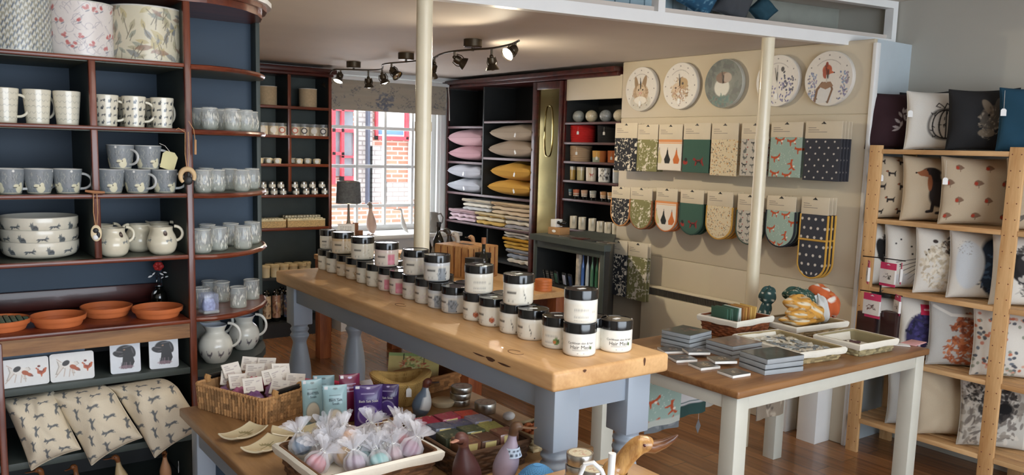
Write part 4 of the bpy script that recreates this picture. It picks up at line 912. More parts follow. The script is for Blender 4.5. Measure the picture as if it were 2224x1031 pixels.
def knot(cx, cy, cz, rx, ry, ax):
	pts = []; m = MB()
	for k in range(18):
		a = 2*PI*k/18; u, v = rx*math.cos(a)*(1+.2*math.sin(3*a)), ry*math.sin(a); pts.append((cx, cy+u, cz+v) if ax == 'X' else ((cx+u, cy, cz+v) if ax == 'Y' else (cx+u, cy+v, cz)))
	m.add(pts, [tuple(range(18))]); rel(m, oT).build('wood_knot', kc, t)
for px, py, rx, ry in ((1065, 780, .022, .006), (1095, 792, .03, .003), (1040, 770, .03, .0025)):
	q = oX(px, py, TX0-.0005); knot(TX0-.0006, q[1], q[2], rx, ry, 'X')
for px, py, rx, ry in ((1400, 785, .004, .012), (1270, 805, .006, .004)):
	q = oY(px, py, TY0-.0005); knot(q[0], TY0-.0006, q[2], rx, ry, 'Y')
for px, py in ((870, 662), (1120, 765)):
	q = oZ(px, py, TZ); pts = [(q[0]+.016*math.cos(a), q[1]+.03*math.sin(a), TZ+.0004) for a in np.linspace(0, 5.2, 20)]; m = MB(); m.tube(pts, .0009, 4); rel(m, oT).build('wood_knot', kc, t)
INK = rgb(70, 70, 72)
def jar_img(kind, g, back=False):
	im = Img(420, 100, {'cream': rgb(228, 224, 206), 'oat': rgb(206, 178, 138), 'pink': rgb(226, 208, 200), 'grey': rgb(206, 202, 196), 'blue': rgb(200, 204, 208), 'white': rgb(240, 240, 232), 'peach': rgb(236, 230, 214)}[kind])
	lab = rgb(238, 235, 222) if kind in ('white', 'peach') else rgb(232, 226, 208)
	im.rect(.14, .05, .86, .84, lab, .9 if kind in ('white', 'peach', 'cream') else .45)
	def lines(x0, x1, y0, y1, n, c, al=.75, th=.016):
		for k in range(n):
			y = y1+(y0-y1)*k/max(1, n-1); x = x0
			while x < x1: L = g.uniform(.006, .022); im.line([(x, y), (min(x+L, x1), y)], th, c, al); x += L+.007
	if back:
		lines(.44, .58, .14, .74, 9, rgb(150, 150, 146), .7); lines(.62, .66, .2, .6, 5, rgb(170, 168, 160), .7)
	else:
		lines(.36, .47, .70, .71, 1, INK, .8, .03); lines(.36, .46, .58, .585, 1, rgb(40, 40, 42), .9, .05); lines(.36, .46, .3, .44, 3, rgb(110, 108, 104)); im.ell(.38, .19, .05, .05, rgb(150, 148, 140), al=.6); im.ell(.43, .19, .05, .05, rgb(160, 158, 150), al=.6)
		lines(.22, .31, .14, .6, 7, rgb(176, 174, 168), .6)
		c2 = {'pink': [rgb(222, 110, 140), rgb(236, 160, 180)], 'cream': [rgb(196, 190, 170)], 'oat': [rgb(176, 140, 92)], 'grey': [rgb(200, 184, 184), rgb(216, 200, 204)], 'blue': [rgb(96, 104, 112), rgb(148, 156, 164), rgb(70, 76, 84)], 'white': [rgb(90, 92, 88), rgb(220, 214, 200)], 'peach': [rgb(168, 72, 50), rgb(212, 130, 90)]}[kind]
		if kind == 'pink': im.rect(.50, .12, .60, .72, c2[0], .85); im.ell(.55, .28, .18, .14, c2[1])
		elif kind == 'peach': im.ell(.565, .36, .13, .14, c2[0]); im.ell(.565, .36, .09, .09, c2[1]); im.ell(.57, .34, .05, .05, c2[0])
		elif kind == 'blue': im.rect(.50, .08, .60, .78, c2[1]); im.blot(.55, .45, .26, c2, 26, g.randint(0, 99))
		elif kind == 'white': im.line([(.54, .7), (.55, .5), (.57, .4), (.56, .22)], .02, c2[0], .8); im.ell(.552, .5, .05, .02, c2[0], .6); im.ell(.566, .33, .05, .02, c2[0], -.6)
		else: im.blot(.55, .42, .22, c2+[lab], 20, g.randint(0, 99))
		im.ell(.60, .12, .03, .03, rgb(40, 42, 40))
	return im
def jar_proto(kind, r=.05, h=.096, back=False, word=None, seed=0, top=None, green=False):
	t = thing('cosmetic_jar', None, None); g = random.Random(seed); hl = .027; hb = h-hl
	im = jar_img(kind, g, back)
	if word: im = Img(420, 100, rgb(240, 240, 232)); im.line([(.42, .30), (.575, .30)], .022, INK, .6); im.line([(.44, .25), (.555, .25)], .012, INK, .5); im.ell(.47, .15, .025, .025, rgb(170, 168, 160)); im.ell(.53, .15, .025, .025, rgb(170, 168, 160)); im.ell(.60, .4, .05, .09, rgb(110, 140, 80)); [im.line([(.24, .15+.06*k), (.30, .15+.06*k)], .016, rgb(176, 174, 168), .6) for k in range(8)]
	if green: im = jar_img('white', g, True); im.ell(.565, .36, .14, .15, rgb(96, 134, 72)); im.ell(.55, .33, .07, .06, rgb(196, 120, 70)); im.ell(.58, .4, .06, .05, rgb(60, 100, 50))
	m = MB(); pr = smooth_prof([(r*.88, 0), (r*.97, .004), (r, .012), (r, hb*.5), (r, hb-.004), (r*.95, hb)], 26); cyl(m, im, pr, 240)
	m.lathe([(0, 0), (r*.88, 0)], 40, col=rgb(230, 226, 214), cap=False)
	if word:
		zc = hb*.60
		def fn(rr): return lambda x, y: (rr*math.sin(x/rr), -rr*math.cos(x/rr), zc+y)
		st = len(m.V)
		put_text(m, 'Caribbean skin & hair', .0088, fn(r+.0006), 0, INK)
		zc = hb*.42; put_text(m, word, .0150, fn(r+.0006), 0, INK)
	m.build('jar', MT['ceramic'], t)
	m = MB(); rl = r*1.03; pl = []
	for k in range(72): pl.append(None)
	m.lathe([(rl*.96, hb-.0005), (rl, hb+.001), (rl, hb+hl-.003), (rl*.985, hb+hl-.0005), (rl*.93, hb+hl), (rl*.91, hb+hl-.0015), (0, hb+hl-.0015)], 72, cap=False)
	for i in range(72):
		for k in (1, 2):
			j = i+k*72; x, y, z = m.V[j]; q = 1-.006*(i % 2); m.V[j] = (x*q, y*q, z)
	m.build('lid', MT['blackgloss'], t)
	if top:
		m = MB(); m.box(-.012, .012, -.006, .006, h-.0012, h-.0006); m.xf(Matrix.Rotation(.7, 4, 'Z')); m.build('price_sticker', MT['white'], t)
	return Proto(t)
kinds = {}
def J(kind, **kw):
	key = (kind, tuple(sorted(kw.items())))
	if key not in kinds: kinds[key] = jar_proto(kind, seed=len(kinds), top=(kind in ('white', 'peach')), **kw)
	return kinds[key]
pxs = [(690, 582), (706, 586), (734, 594), (751, 601), (779, 610), (800, 617), (832, 627), (854, 635), (891, 646), (918, 655), (950, 667), (980, 676), (1017, 695), (1053, 708), (1104, 726), (1142, 740), (1207, 759), (1260, 776)]
ys = []
for px, py in pxs:
	q = oZ(px, py, TZ); q2 = q[:2]+away(px, .05); ys.append((float(q2[0]), float(q2[1])))
xs_fit = np.polyfit([y for x, y in ys], [x for x, y in ys], 1)
yy = [y for x, y in ys]
yy2 = [yy[-1]]
for v in reversed(yy[:-1]): yy2.append(max(v, yy2[-1]+.104))
yy2 = list(reversed(yy2))
over = max(0, yy2[0]-3.55)
if over > 0: yy2 = [3.55-(3.55-yy2[-1])*(3.55+over-0-v)/(3.55+over-yy2[-1]) if False else yy2[-1]+(v-yy2[-1])*(3.55-yy2[-1])/(yy2[0]-yy2[-1]) for v in yy2]
STEP = min(a-b for a, b in zip(yy2[:-1], yy2[1:]))
RJ = min(.05, STEP/2*.97)
seqk = ['cream', 'cream', 'oat', 'oat', 'cream', 'cream', 'pink', 'pink', 'grey', 'grey', 'blue', 'blue', 'peach', 'peach', 'white', 'white', None, 'hair']
desc = {'cream': 'cream jar with black lid', 'oat': 'oat-coloured jar with black lid', 'pink': 'jar with pink label picture', 'grey': 'pale pinkish grey jar with black lid', 'blue': 'jar with blue-grey label picture', 'peach': 'white jar with red-brown fruit picture', 'white': 'white jar with stem drawing'}
words = ['first', 'second', 'third', 'fourth', 'fifth', 'sixth', 'seventh', 'eighth', 'ninth', 'tenth', 'eleventh', 'twelfth', 'thirteenth', 'fourteenth', 'fifteenth', 'sixteenth', 'seventeenth', 'last']
h0 = .092
for k, y in enumerate(yy2):
	x = float(np.polyval(xs_fit, y)); kd = seqk[k]
	if kd is None: P, lb = J('white', green=True, r=RJ, h=h0), 'white jar with green leafy fruit picture, second from the near end of the bottom row'
	elif kd == 'hair': P, lb = J('white', word='Hair Mask', r=RJ, h=h0), 'white Hair Mask jar at the near end of the row, another jar on it'
	else: P, lb = J(kd, r=RJ, h=h0), desc[kd]+', %s from the far end of the bottom row' % words[k]
	P.put((x, y, TZ+.0004), camrz(x, y)+(-.5 if kd != 'hair' else .1), lb, 'jars in the bottom row', 'jar')
tops = [(717, 540, 'cream', 1), (762, 551, 'oat', 0), (814, 563, 'cream', 0), (869, 578, 'pink', 0), (926, 597, 'grey', 0), (988, 609, 'blue', 0), (1064, 637, 'white', 2), (1149, 662, 'white', 0), (1263, 690, 'white', 2)]
for k, (px, py, kd, md) in enumerate(tops):
	q = oZ(px, py, TZ+h0+.001); q2 = q[:2]+away(px, .05)
	if k == 8: x, y = float(np.polyval(xs_fit, yy2[-1])), yy2[-1]
	else: x, y = float(q2[0]), min(3.56, max(float(q2[1]), yy2[-1]))
	kk = min(range(18), key=lambda i: abs(yy2[i]-y)); x = float(np.polyval(xs_fit, y))
	P = J(kd, r=.0355 if md == 1 else RJ, h=.088 if md == 1 else .094, back=(md == 2))
	P.put((x, y, TZ+h0+.001), camrz(x, y)+(.0 if md == 2 else .1), (desc[kd]+', ' if md != 2 else 'plain white jar showing its back label, ')+'%s from the far end of the upper row' % words[k], 'jars stacked in the upper row', 'jar')
for k in range(17):
	if k % 2 == 0 and k < 14 or k == 16:
		y = (yy2[k]+yy2[k+1])/2; x = float(np.polyval(xs_fit, y))+2*RJ*.9
		if x+RJ > TX1: x = TX1-RJ-.003
		P = J('white', r=RJ, h=h0); P.put((x, y, TZ+.0004), camrz(x, y)+2.5, 'jar mostly hidden behind the bottom row, only part of its black lid showing', 'jars hidden behind the bottom row', 'jar')
q = oZ(1336, 767, TZ); q2 = q[:2]+away(1336, RJ); P = J('white', word='Hair Mask', r=RJ, h=h0, back=False)
P.put((min(float(q2[0]), TX1-RJ-.003), float(q2[1]), TZ+.0004), camrz(q2[0], q2[1])+.25, 'white Hair Mask jar standing alone at the near right, nothing on top', None, 'jar')
print('JAR', RJ, xs_fit, yy2[0], yy2[-1], STEP)
# ============================================================ PINE TABLE FURTHER BACK WITH GIFTS
BT = (2.45, 3.15, 3.72, 5.86, .78)
t = thing('pine_table', 'plain pine table behind the long jar table, its square legs near the floor glare', 'table', (0, 0, 0))
m = MB(); m.bbox(BT[0], BT[1], BT[2], BT[3], BT[4]-.035, BT[4], .005); m.build('tabletop', MT['oak_y'], t)
for x in (BT[0]+.05, BT[1]-.05):
	for y in (BT[2]+.06, BT[3]-.06): MB().bbox(x-.045, x+.045, y-.045, y+.045, 0, BT[4]-.036, .004).build('leg', wood('red_pine', rgb(160, 92, 50), rgb(120, 62, 34), 'Z', .5), t)
m = MB();
for a in (BT[0]+.03, BT[1]-.05): m.box(a, a+.02, BT[2]+.06, BT[3]-.06, BT[4]-.12, BT[4]-.036)
m.build('apron', MT['mahogany'], t)
def onbt(px, y_top, Y): q = oY(px, y_top, Y); return float(q[0]), Y, float(q[2])
slat = wood('slatted_oak', rgb(206, 160, 104), rgb(160, 108, 62), 'Z', .5, 5)
x, y, zt = onbt(1094, 545, 4.55); t = thing('wooden_crate', 'striped solid wooden block box on the back table', 'box', (2.92, 4.5, BT[4]+.0005), .25)
hh = max(.2, float(oX(1094, 548, 2.92)[2])-BT[4])
m = MB(); m.bbox(-.13, .13, -.16, .16, 0, hh, .006); m.build('block', slat, t)
m = MB(); m.box(-.02, .02, -.05, .05, hh, hh+.001); m.build('slot', MT['black'], t)
m = MB();
for k in range(5): m.box(-.1315, -.13, -.14+k*.06, -.134+k*.06, .01, hh-.01); m.box(-.11+k*.05, -.104+k*.05, -.1615, -.16, .01, hh-.01)
m.build('grooves', MT['mahogany'], t)
def bottle(label, px, ytop, Y, r, mat, lb2=None, name='bottle'):
	q = oY(px, ytop, Y); H = float(q[2])-BT[4]; t = thing(name, label, 'bottle', (float(q[0]), Y, BT[4]+.0005))
	m = MB(); m.lathe(smooth_prof([(r*.95, 0), (r, .01), (r, H*.35), (r*.92, H*.5), (r*.4, H*.68), (r*.33, H*.8), (r*.36, H*.97)], 24), 28); m.build('glass', mat, t)
	m = MB(); m.lathe([(r*.40, H*.86), (r*.42, H*.87), (r*.42, H), (0, H)], 20, cap=False); m.build('neck_foil', lb2 or MT['black'], t); return t
bottle('dark wine bottle standing in front of the window on the back table', 953, 482, 5.35, .04, MT['darkglass'])
bottle('dark bottle with cork-coloured top beside the striped wooden box', 1051, 516, 4.2, .034, MT['darkglass'], plain('cork', rgb(176, 120, 82), .7))
for k, (px, py, lb) in enumerate(((928, 492, 'black spiky slate shard left of the wine bottle'), (986, 505, 'black spiky slate shard right of the wine bottle'), (936, 508, 'black leaning slate shard just right of the cream pole'))):
	Y = (5.2, 4.7, 5.0)[k]; q = oY(px if k < 2 else 937, py, Y); H = float(q[2])-BT[4]
	t = MB().tube([(0, 0, 0), (-.01, 0, H*.5), (-.03, 0, H)], [.03, .018, .002], 5).build('slate_ornament', MT['black'], None, (float(q[0]), Y, BT[4]+.0005)); tag(t, lb, 'ornament')
for px, py, Y, bc, lb in ((1000, 505, 4.6, rgb(190, 182, 170), 'small pale wooden bird ornament, left of the pair beyond the blue-grey jar'), (1033, 512, 4.75, rgb(196, 150, 108), 'small tan wooden bird ornament beside the black boxes'), (981, 497, 4.9, rgb(70, 64, 58), 'small dark wooden bird ornament with raised head')):
	q = oY(px, py, Y); s_ = (float(q[2])-BT[4])/1.0; bird_thing('bird_ornament', lb, 'ornament', (float(q[0]), Y, BT[4]+.0005), camrz(q[0], q[1]), s_, 'small bird ornaments on the back table', body=bc, beakc=rgb(60, 40, 30), upright=1, neck=.0, beak=.5)
for k, (px, py, Y) in enumerate(((1030, 560, 4.1), (1048, 548, 4.3))):
	q = oY(px, py, Y); H = float(q[2])-BT[4]; t = thing('gift_box', ('black gift box nearest the striped wooden box', 'taller black gift box behind it, beside the dark bottle')[k], 'box', (float(q[0]), Y, BT[4]+.0005), .2)
	MB().bbox(-.035, .035, -.04, .04, 0, H*.8, .003).build('box', MT['blackmetal'], t); MB().bbox(-.037, .037, -.042, .042, H*.8, H, .003).build('lid', MT['black'], t)
m = MB(); g = random.Random(8)
tree = thing('frosted_trees', 'row of grey jagged little tree ornaments on the back table', 'ornament', (2.78, 4.95, BT[4]+.0005), -.3)
for k in range(7):
	m = MB(); x = -.21+k*.07; h_ = g.uniform(.10, .15)
	for j in range(4): m.lathe([(.035*(1-j*.22), h_*(j*.22)+.01), (.004, h_*(j*.22+.42))], 9, c=(x, g.uniform(-.02, .02), 0), cap=False)
	m.build('tree', plain('frost_grey', rgb(150, 150, 146), .8, amt=.3, scale=40), tree)
q = oZ(1203, 636, BT[4]);
for k in range(4):
	t = MB().lathe([(0, 0), (.05, 0), (.052, .004), (.05, .016), (0, .016)], 32, cap=False).build('cork_coaster', plain('orange_wood', rgb(204, 116, 60), .5, amt=.3, scale=14), None, (float(q[0])+.0, float(q[1])+.1, BT[4]+.0005+k*.0165)); tag(t, ('lowest', 'second', 'third', 'top')[k]+' round orange-brown wood slice in the stack near the card rack', 'coaster', 'stack of round wooden slices')
# ============================================================ GOODS IN THE SHELVING LEFT OF THE FAR WINDOW
BYc = BY+.1
def zb(py, px=640): return zY(px, py, BY)
zs1, zs2, zs3, zs4, zs5 = zb(231), zb(294), zb(356), zb(423), zb(494); zs6 = zY(600, 603, BY); zs7 = zY(600, 702, BY)
def atb(px, Y, z, py=300): q = oY(px, py, Y); return (float(q[0]), Y, z+.0008)
sc = BY*1.1/FPX
def pxm(n, Y=6.6, px=640): return n*depth(oY(px, 300, Y))/FPX
for px, lb, r in ((582, 'small beige drum lampshade, left of the two on the far shelf', .075), (669, 'small beige drum lampshade, right of the two on the far shelf', .075)):
	p_ = atb(px, BY+.1, zs1); t = thing('lampshade', lb, 'lampshade', p_, 0, 'beige lampshades on the far shelf')
	r = pxm(19.5); h = pxm(40)
	m = MB(); m.lathe([(r, 0), (r, h), (r-.003, h), (r-.003, 0), (r, 0)], 40, cap=False); m.build('shade', plain('oatmeal_linen', rgb(196, 172, 136), .9, amt=.1, scale=60), t)
	m = MB(); m.tube([(r*math.cos(a/20*2*PI)*.99, r*math.sin(a/20*2*PI)*.99, h) for a in range(20)], .003, 6, closed=True); m.build('rim', MT['offwhite'], t)
def candle_jar_proto(kind):
	t = thing('candle_jar', None, None); r = pxm(11); h = pxm(25)
	im = Img(80, 30, rgb(222, 202, 168));
	m = MB(); m.lathe([(0, 0), (r, 0), (r, h*.75), (0, h*.75)], 24, cap=False, col=rgb(226, 206, 172)); m.lathe([(0, -.0)], 3) if False else None
	m.build('wax', MT['ceramic'], t)
	m = MB(); m.lathe([(r+.001, 0), (r+.002, h)], 24, cap=False); m.tube([((r+.001)*math.cos(a/16*2*PI), (r+.001)*math.sin(a/16*2*PI), h) for a in range(16)], .0022, 5, closed=True); m.build('glass', MT['glass'], t)
	m = MB(); c = {0: rgb(196, 110, 84), 1: rgb(236, 232, 220), 2: rgb(70, 60, 56)}[kind]
	m.prism([(r*.62*math.cos(a), h*.42+r*.62*math.sin(a)) for a in np.linspace(0, 2*PI, 17)[:-1]], -(r+.004), -(r+.003), fn=lambda p_: (p_[0], p_[2], p_[1]), col=c)
	m.prism([(r*.4*math.cos(a), h*.42+r*.4*math.sin(a)) for a in np.linspace(0, 2*PI, 17)[:-1]], -(r+.0048), -(r+.004), fn=lambda p_: (p_[0], p_[2], p_[1]), col=rgb(244, 238, 228))
	m.build('label', MT['satin'], t); return Proto(t)
CJ = [candle_jar_proto(k) for k in range(3)]
ordn = ['first', 'second', 'third', 'fourth', 'fifth', 'sixth', 'seventh', 'eighth', 'ninth', 'tenth', 'eleventh', 'twelfth', 'thirteenth', 'fourteenth', 'fifteenth']
for k, (px, kd) in enumerate(((571, 1), (594, 1), (613, 0), (641, 0), (661, 2), (682, 1), (702, 2))):
	p_ = atb(px, BY+.06, zs2); CJ[kd].put(p_, camrz(*p_[:2]), 'glass candle jar with round label, %s from the left on the far second shelf' % ordn[k], 'candle jars on the far shelf', 'candle')
def wax_proto():
	t = thing('wax_melt_tub', None, None); r = pxm(9); h = pxm(11)
	MB().lathe([(0, 0), (r*.85, 0), (r, h*.8), (r*.9, h), (0, h)], 20, cap=False).build('tub', plain('cream_wax', rgb(228, 212, 176), .4), t)
	m = MB(); m.lathe([(0, 0), (r*.6, 0), (r*.6, .003), (0, .003)], 16, c=(0, 0, h), cap=False); m.prism([(r*.5*math.cos(a), h*.5+r*.5*math.sin(a)) for a in np.linspace(0, 2*PI, 13)[:-1]], -(r*.98), -(r*.93), fn=lambda p_: (p_[0], p_[2], p_[1])); m.build('label', MT['white'], t); return Proto(t)
WX = wax_proto()
for k, (px, Y, z) in enumerate(((562, .06, 0), (583, .12, 0), (602, .06, 0), (575, .2, 0), (636, .2, 0), (649, .06, 0), (668, .13, 0), (688, .06, 0))):
	p_ = atb(px, BY+Y, zs3+.0); WX.put(p_, camrz(*p_[:2]), 'low cream wax tub, %s from the left on the far third shelf' % ordn[sorted([562, 583, 602, 575, 636, 649, 668, 688]).index(px)], 'wax tubs on the far shelf', 'candle')
def tin_proto():
	t = thing('small_tin', None, None); r = pxm(7.2); h = pxm(14)
	MB().lathe([(0, 0), (r, 0), (r, h*.72), (r*1.04, h*.73), (r*1.04, h-.002), (r, h), (0, h)], 22, cap=False).build('tin', MT['steel'], t)
	MB().lathe([(r+.0006, h*.15), (r+.0006, h*.6)], 22, cap=False).build('label', MT['offwhite'], t); return Proto(t)
TP2 = tin_proto(); th = pxm(14)
lo = [574, 594, 614, 642, 664, 683, 705]; up = [570, 590, 609, 639, 659, 678, 699]
for j, L in enumerate((lo, up)):
	for k, px in enumerate(L):
		p_ = atb(px, BY+.05+.01*j, zs4+j*(th+.0005)); TP2.put(p_, camrz(*p_[:2]), 'small silver tin, %s from the left in the %s layer on the far shelf' % (ordn[k], ('lower', 'upper')[j]), 'small silver tins on the far shelf', 'tin')
wick = plain('pale_wicker', rgb(206, 174, 122), .8, amt=.3, scale=120, bump=.6, bscale=200)
soapm = plain('pale_soap', rgb(226, 216, 186), .5, amt=.06)
for px0, px1, lb in ((562, 619, 'shallow wicker tray of pale soaps, left of the two on the far shelf'), (623, 704, 'shallow wicker tray heaped with pale soaps, right of the two on the far shelf')):
	a = oY(px0, 480, BY+.05); b_ = oY(px1, 480, BY+.05); cx = (a[0]+b_[0])/2; w = b_[0]-a[0]; t = thing('wicker_tray', lb, 'tray', (float(cx), BY+.12, zs5+.001), 0, 'soap trays on the far shelf')
	h = pxm(17); m = MB(); m.box(-w/2, w/2, -.09, -.08, 0, h); m.box(-w/2, w/2, .08, .09, 0, h); m.box(-w/2, -w/2+.01, -.08, .08, 0, h); m.box(w/2-.01, w/2, -.08, .08, 0, h); m.box(-w/2+.01, w/2-.01, -.08, .08, 0, .006); m.build('basket', wick, t)
	m = MB(); m.bbox(-w/2-.002, w/2+.002, -.092, -.08, h-.012, h+.002, .003); m.build('cloth_rim', plain('cream_cloth', rgb(232, 218, 176), .9), t)
	n = int(w/.026); up_ = px0 > 600
	for i in range(n):
		for j in range(3):
			for l in range(2 if (up_ and j > 0) else 1):
				so = MB().bbox(-.011, .011, -.018, .018, 0, .016, .003).build('soap_bar', soapm, None, (float(cx)-w/2+.02+i*(w-.04)/max(1, n-1), BY+.07+j*.048, zs5+h-.006+l*.017), (0, 0, random.uniform(-.15, .15)))
				tag(so, 'pale soap bar in the %s tray on the far shelf' % ('heaped right wicker' if up_ else 'left wicker'), 'soap', 'soap bars in the %s far tray' % ('right' if up_ else 'left'))
				MB().box(-w/2+.011, w/2-.011, -.079, .079, h-.02, h-.0075).build('lining', plain('cream_cloth', rgb(232, 218, 176), .9), t) if (i == 0 and j == 0 and l == 0) else None
def pot_proto():
	t = thing('cream_pot', None, None); r = pxm(9.6); h = pxm(27)
	MB().lathe([(0, 0), (r*.9, 0), (r*.96, h*.78), (0, h*.78)], 22, cap=False).build('pot', plain('cream_plastic', rgb(226, 208, 168), .45), t)
	MB().lathe([(r*1.06, h*.76), (r*1.08, h*.95), (r*.98, h), (0, h)], 22, cap=False).build('lid', plain('pale_lid', rgb(210, 188, 144), .6), t); return Proto(t)
PP = pot_proto(); PL = [(577, .05), (597, .05), (617, .05), (637, .05), (657, .06), (585, .13), (606, .13), (626, .13), (647, .13), (666, .13)]
for px, dy in PL: p_ = atb(px, BY+dy, zs6, 600); L = sorted(q[0] for q in PL); PP.put(p_, 0, 'cream lidded pot, %s from the left on the lowest far shelf, %s row' % (ordn[L.index(px)], 'front' if dy < .1 else 'back'), 'cream pots on the low far shelf', 'pot')
for k, (px, Y, c1, lb) in enumerate(((579, .08, rgb(222, 196, 160), 'tall glass bottle with beige animal picture at the left of the bottom shelf'), (600, .09, rgb(184, 140, 116), 'tall glass bottle with brown animal picture, second on the bottom shelf'), (625, .08, rgb(74, 92, 122), 'tall glass bottle with dark blue picture on the bottom shelf'), (612, .18, rgb(120, 110, 100), 'tall dark bottle behind the blue one on the bottom shelf'))):
	p_ = atb(px, BY+Y, zs7, 650); r = pxm(9.5); h = pxm(72); t = thing('tall_bottle', lb, 'bottle', p_, camrz(*p_[:2]), 'tall picture bottles on the bottom far shelf')
	im = Img(120, 90, c1); im.blot(.5, .4, .3, [rgb(140, 92, 60), rgb(210, 180, 140), rgb(90, 60, 50)], 40, k); im.blot(.5, .75, .2, [c1, rgb(230, 220, 200)], 14, k+9)
	m = MB(); cyl(m, im, [(r, h*(.12+.7*q/20)) for q in range(21)], 48); m.build('picture_sleeve', MT['gloss_print'], t)
	m = MB(); m.lathe([(0, 0), (r*.8, 0), (r*.98, .01), (r*.98, h*.85), (r*.5, h*.95), (r*.4, h), (0, h)], 28, cap=False); m.build('body', MT['darkglass'], t)
	m = MB(); m.ell((-r*.4, -r*.3, h*.93), (.010, .010, .010), 10, 6); m.ell((r*.4, -r*.3, h*.9), (.009, .009, .009), 10, 6); m.build('metal_knobs', MT['chrome'], t)
# ============================================================ WINDOW BLIND AND SILL GOODS
def blind():
	t = thing('roman_blind', 'grey-beige floral roman blind gathered at the top of the far window', 'blind', (0, 0, 0))
	Yb = WY-.13; a = oY(716, 170, Yb); b_ = oY(969, 182, Yb); zt = min(float(a[2]), 2.185); zb_ = float(oY(840, 243, Yb)[2])
	im = Img(520, 120, rgb(172, 162, 146)); g = random.Random(2)
	for k in range(60):
		x, y = g.random(), g.uniform(.1, .8)
		im.blot(x, y, .11, [rgb(112, 116, 122), rgb(130, 130, 130), rgb(104, 106, 108)], 7, k)
	im.blot(.45, .35, .3, [rgb(108, 112, 124), rgb(128, 130, 136)], 40, 77)
	nu, nv = 240, 70; us = np.linspace(0, 1, nu); vs = np.linspace(0, 1, nv); U, V = np.meshgrid(us, vs)
	X = a[0]+U*(b_[0]-a[0]); Z = zb_+V*(zt-zb_); D = .012*np.sin(V*3*PI)**2+.003*np.sin(U*40)*(1-V)
	P = np.stack([X, Yb-D, Z], -1); m = MB(); m.grid(P, im.sample(U, V)); P2 = P.copy(); P2[..., 1] = Yb+.03; m.grid(P2[:, ::-1], np.ones_like(P)*np.array(rgb(190, 184, 172)))
	e = lambda sl: m.add([tuple(v) for v in P[sl].reshape(-1, 3)]+[tuple(v) for v in P2[sl].reshape(-1, 3)], [(i, i+1, i+1+len(P[sl].reshape(-1, 3)), i+len(P[sl].reshape(-1, 3))) for i in range(len(P[sl].reshape(-1, 3))-1)], 0, rgb(140, 130, 118))
	e(np.s_[0, :]); e(np.s_[-1, :]); e(np.s_[:, 0]); e(np.s_[:, -1])
	m.build('cloth', MT['fabric'], t)
	MB().bbox(a[0]-.02, b_[0]+.03, Yb-.01, Yb+.04, zt, zt+.03, .004).build('headrail', MT['white'], t)
	m = MB(); x = b_[0]+.02; m.tube([(x, Yb-.005, zt+.01), (x+.012, Yb-.006, zt-.1), (x+.02, Yb-.005, zb_-.05)], .004, 6); m.build('pull_cord', MT['wstring'], t)
blind()
SZ = wz0+.0
def ats(px, Y, py=480): q = oY(px, py, Y); return (float(q[0]), Y, SZ+.001)
struct(MB().bbox(wx0-.04, wx1+.04, WY-.42, WY-.201, SZ-.035, SZ, .006).build('window_sill', MT['white']), 'deep white ledge under the far window')
struct(MB().box(wx0-.02, wx1+.02, WY-.36, WY-.0, 0, SZ-.036).build('wall_under_window', MT['white'], smooth=0))
p_ = ats(757, 6.62); t = thing('table_lamp', 'table lamp with dark grey drum shade on the far window ledge', 'lamp', p_)
zsb, zst = float(oY(757, 441, 6.62)[2])-SZ, float(oY(757, 394, 6.62)[2])-SZ; r = pxm(28, 6.62)
m = MB(); m.lathe([(r*1.02, zsb), (r*.93, zst), (r*.92, zst), (r*1.0, zsb), (r*1.02, zsb)], 40, cap=False); m.build('lamp_shade', plain('charcoal_linen', rgb(92, 94, 96), .9, amt=.25, scale=50), t)
m = MB(); m.tube([(r*.93*math.cos(a/20*2*PI), r*.93*math.sin(a/20*2*PI), zst) for a in range(20)], .004, 6, closed=True); m.tube([(r*1.02*math.cos(a/20*2*PI), r*1.02*math.sin(a/20*2*PI), zsb) for a in range(20)], .004, 6, closed=True); m.build('shade_trim', MT['steel'], t)
m = MB(); m.lathe(smooth_prof([(.05, 0), (.05, .01), (.02, .02), (.016, .06), (.024, .09), (.014, .13), (.008, zsb+.02)], 26), 20); m.build('base', plain('grey_wood', rgb(140, 128, 110), .6), t)
p_ = ats(752, 6.50, 490); t = thing('sign_card', 'small white printed card leaning before the table lamp', 'sign', p_, camrz(*p_[:2]))
im = Img(60, 44, rgb(240, 240, 238)); g = random.Random(5)
for k in range(4):
	for j in range(5): im.line([(.15+j*.14, .75-k*.16), (.15+j*.14+g.uniform(.04, .1), .75-k*.16)], .04, rgb(130, 130, 134))
m = MB(); w, h = pxm(38), pxm(29); us, vs = np.meshgrid(np.linspace(0, 1, 50), np.linspace(0, 1, 36)); m.grid(np.stack([(us-.5)*w, vs*h*.2, vs*h], -1), im.sample(us, vs)); m.grid(np.stack([(us-.5)*w, vs*h*.2+.003, vs*h], -1), np.ones((36, 50, 3))*.8); m.build('card', MT['satin'], t)
for px, py, w_, h_, lb in ((772, 500, 10, 30, 'tall brown wooden block beside the table lamp'), (781, 505, 12, 14, 'short brown wooden block at the foot of the taller one')):
	p_ = ats(px, 6.55 if h_ > 20 else 6.5, py); w, h = pxm(w_), pxm(h_); o = MB().bbox(-w/2, w/2, -.02, .02, 0, h, .003).build('wooden_block', wood('block_wood', rgb(150, 100, 64), rgb(110, 66, 40), 'Z', .6), None, p_); tag(o, lb, 'ornament')
p_ = ats(806, 6.6, 490); s_ = float(oY(806, 443, 6.6)[2])-SZ
bird_thing('goose_ornament', 'pale pinkish wooden goose standing on the far window ledge', 'ornament', p_, camrz(*p_[:2])+1.2, s_, body=rgb(214, 184, 168), headc=rgb(150, 140, 130), beakc=rgb(110, 80, 60), upright=1, neck=.3, feet=True, beak=.6)
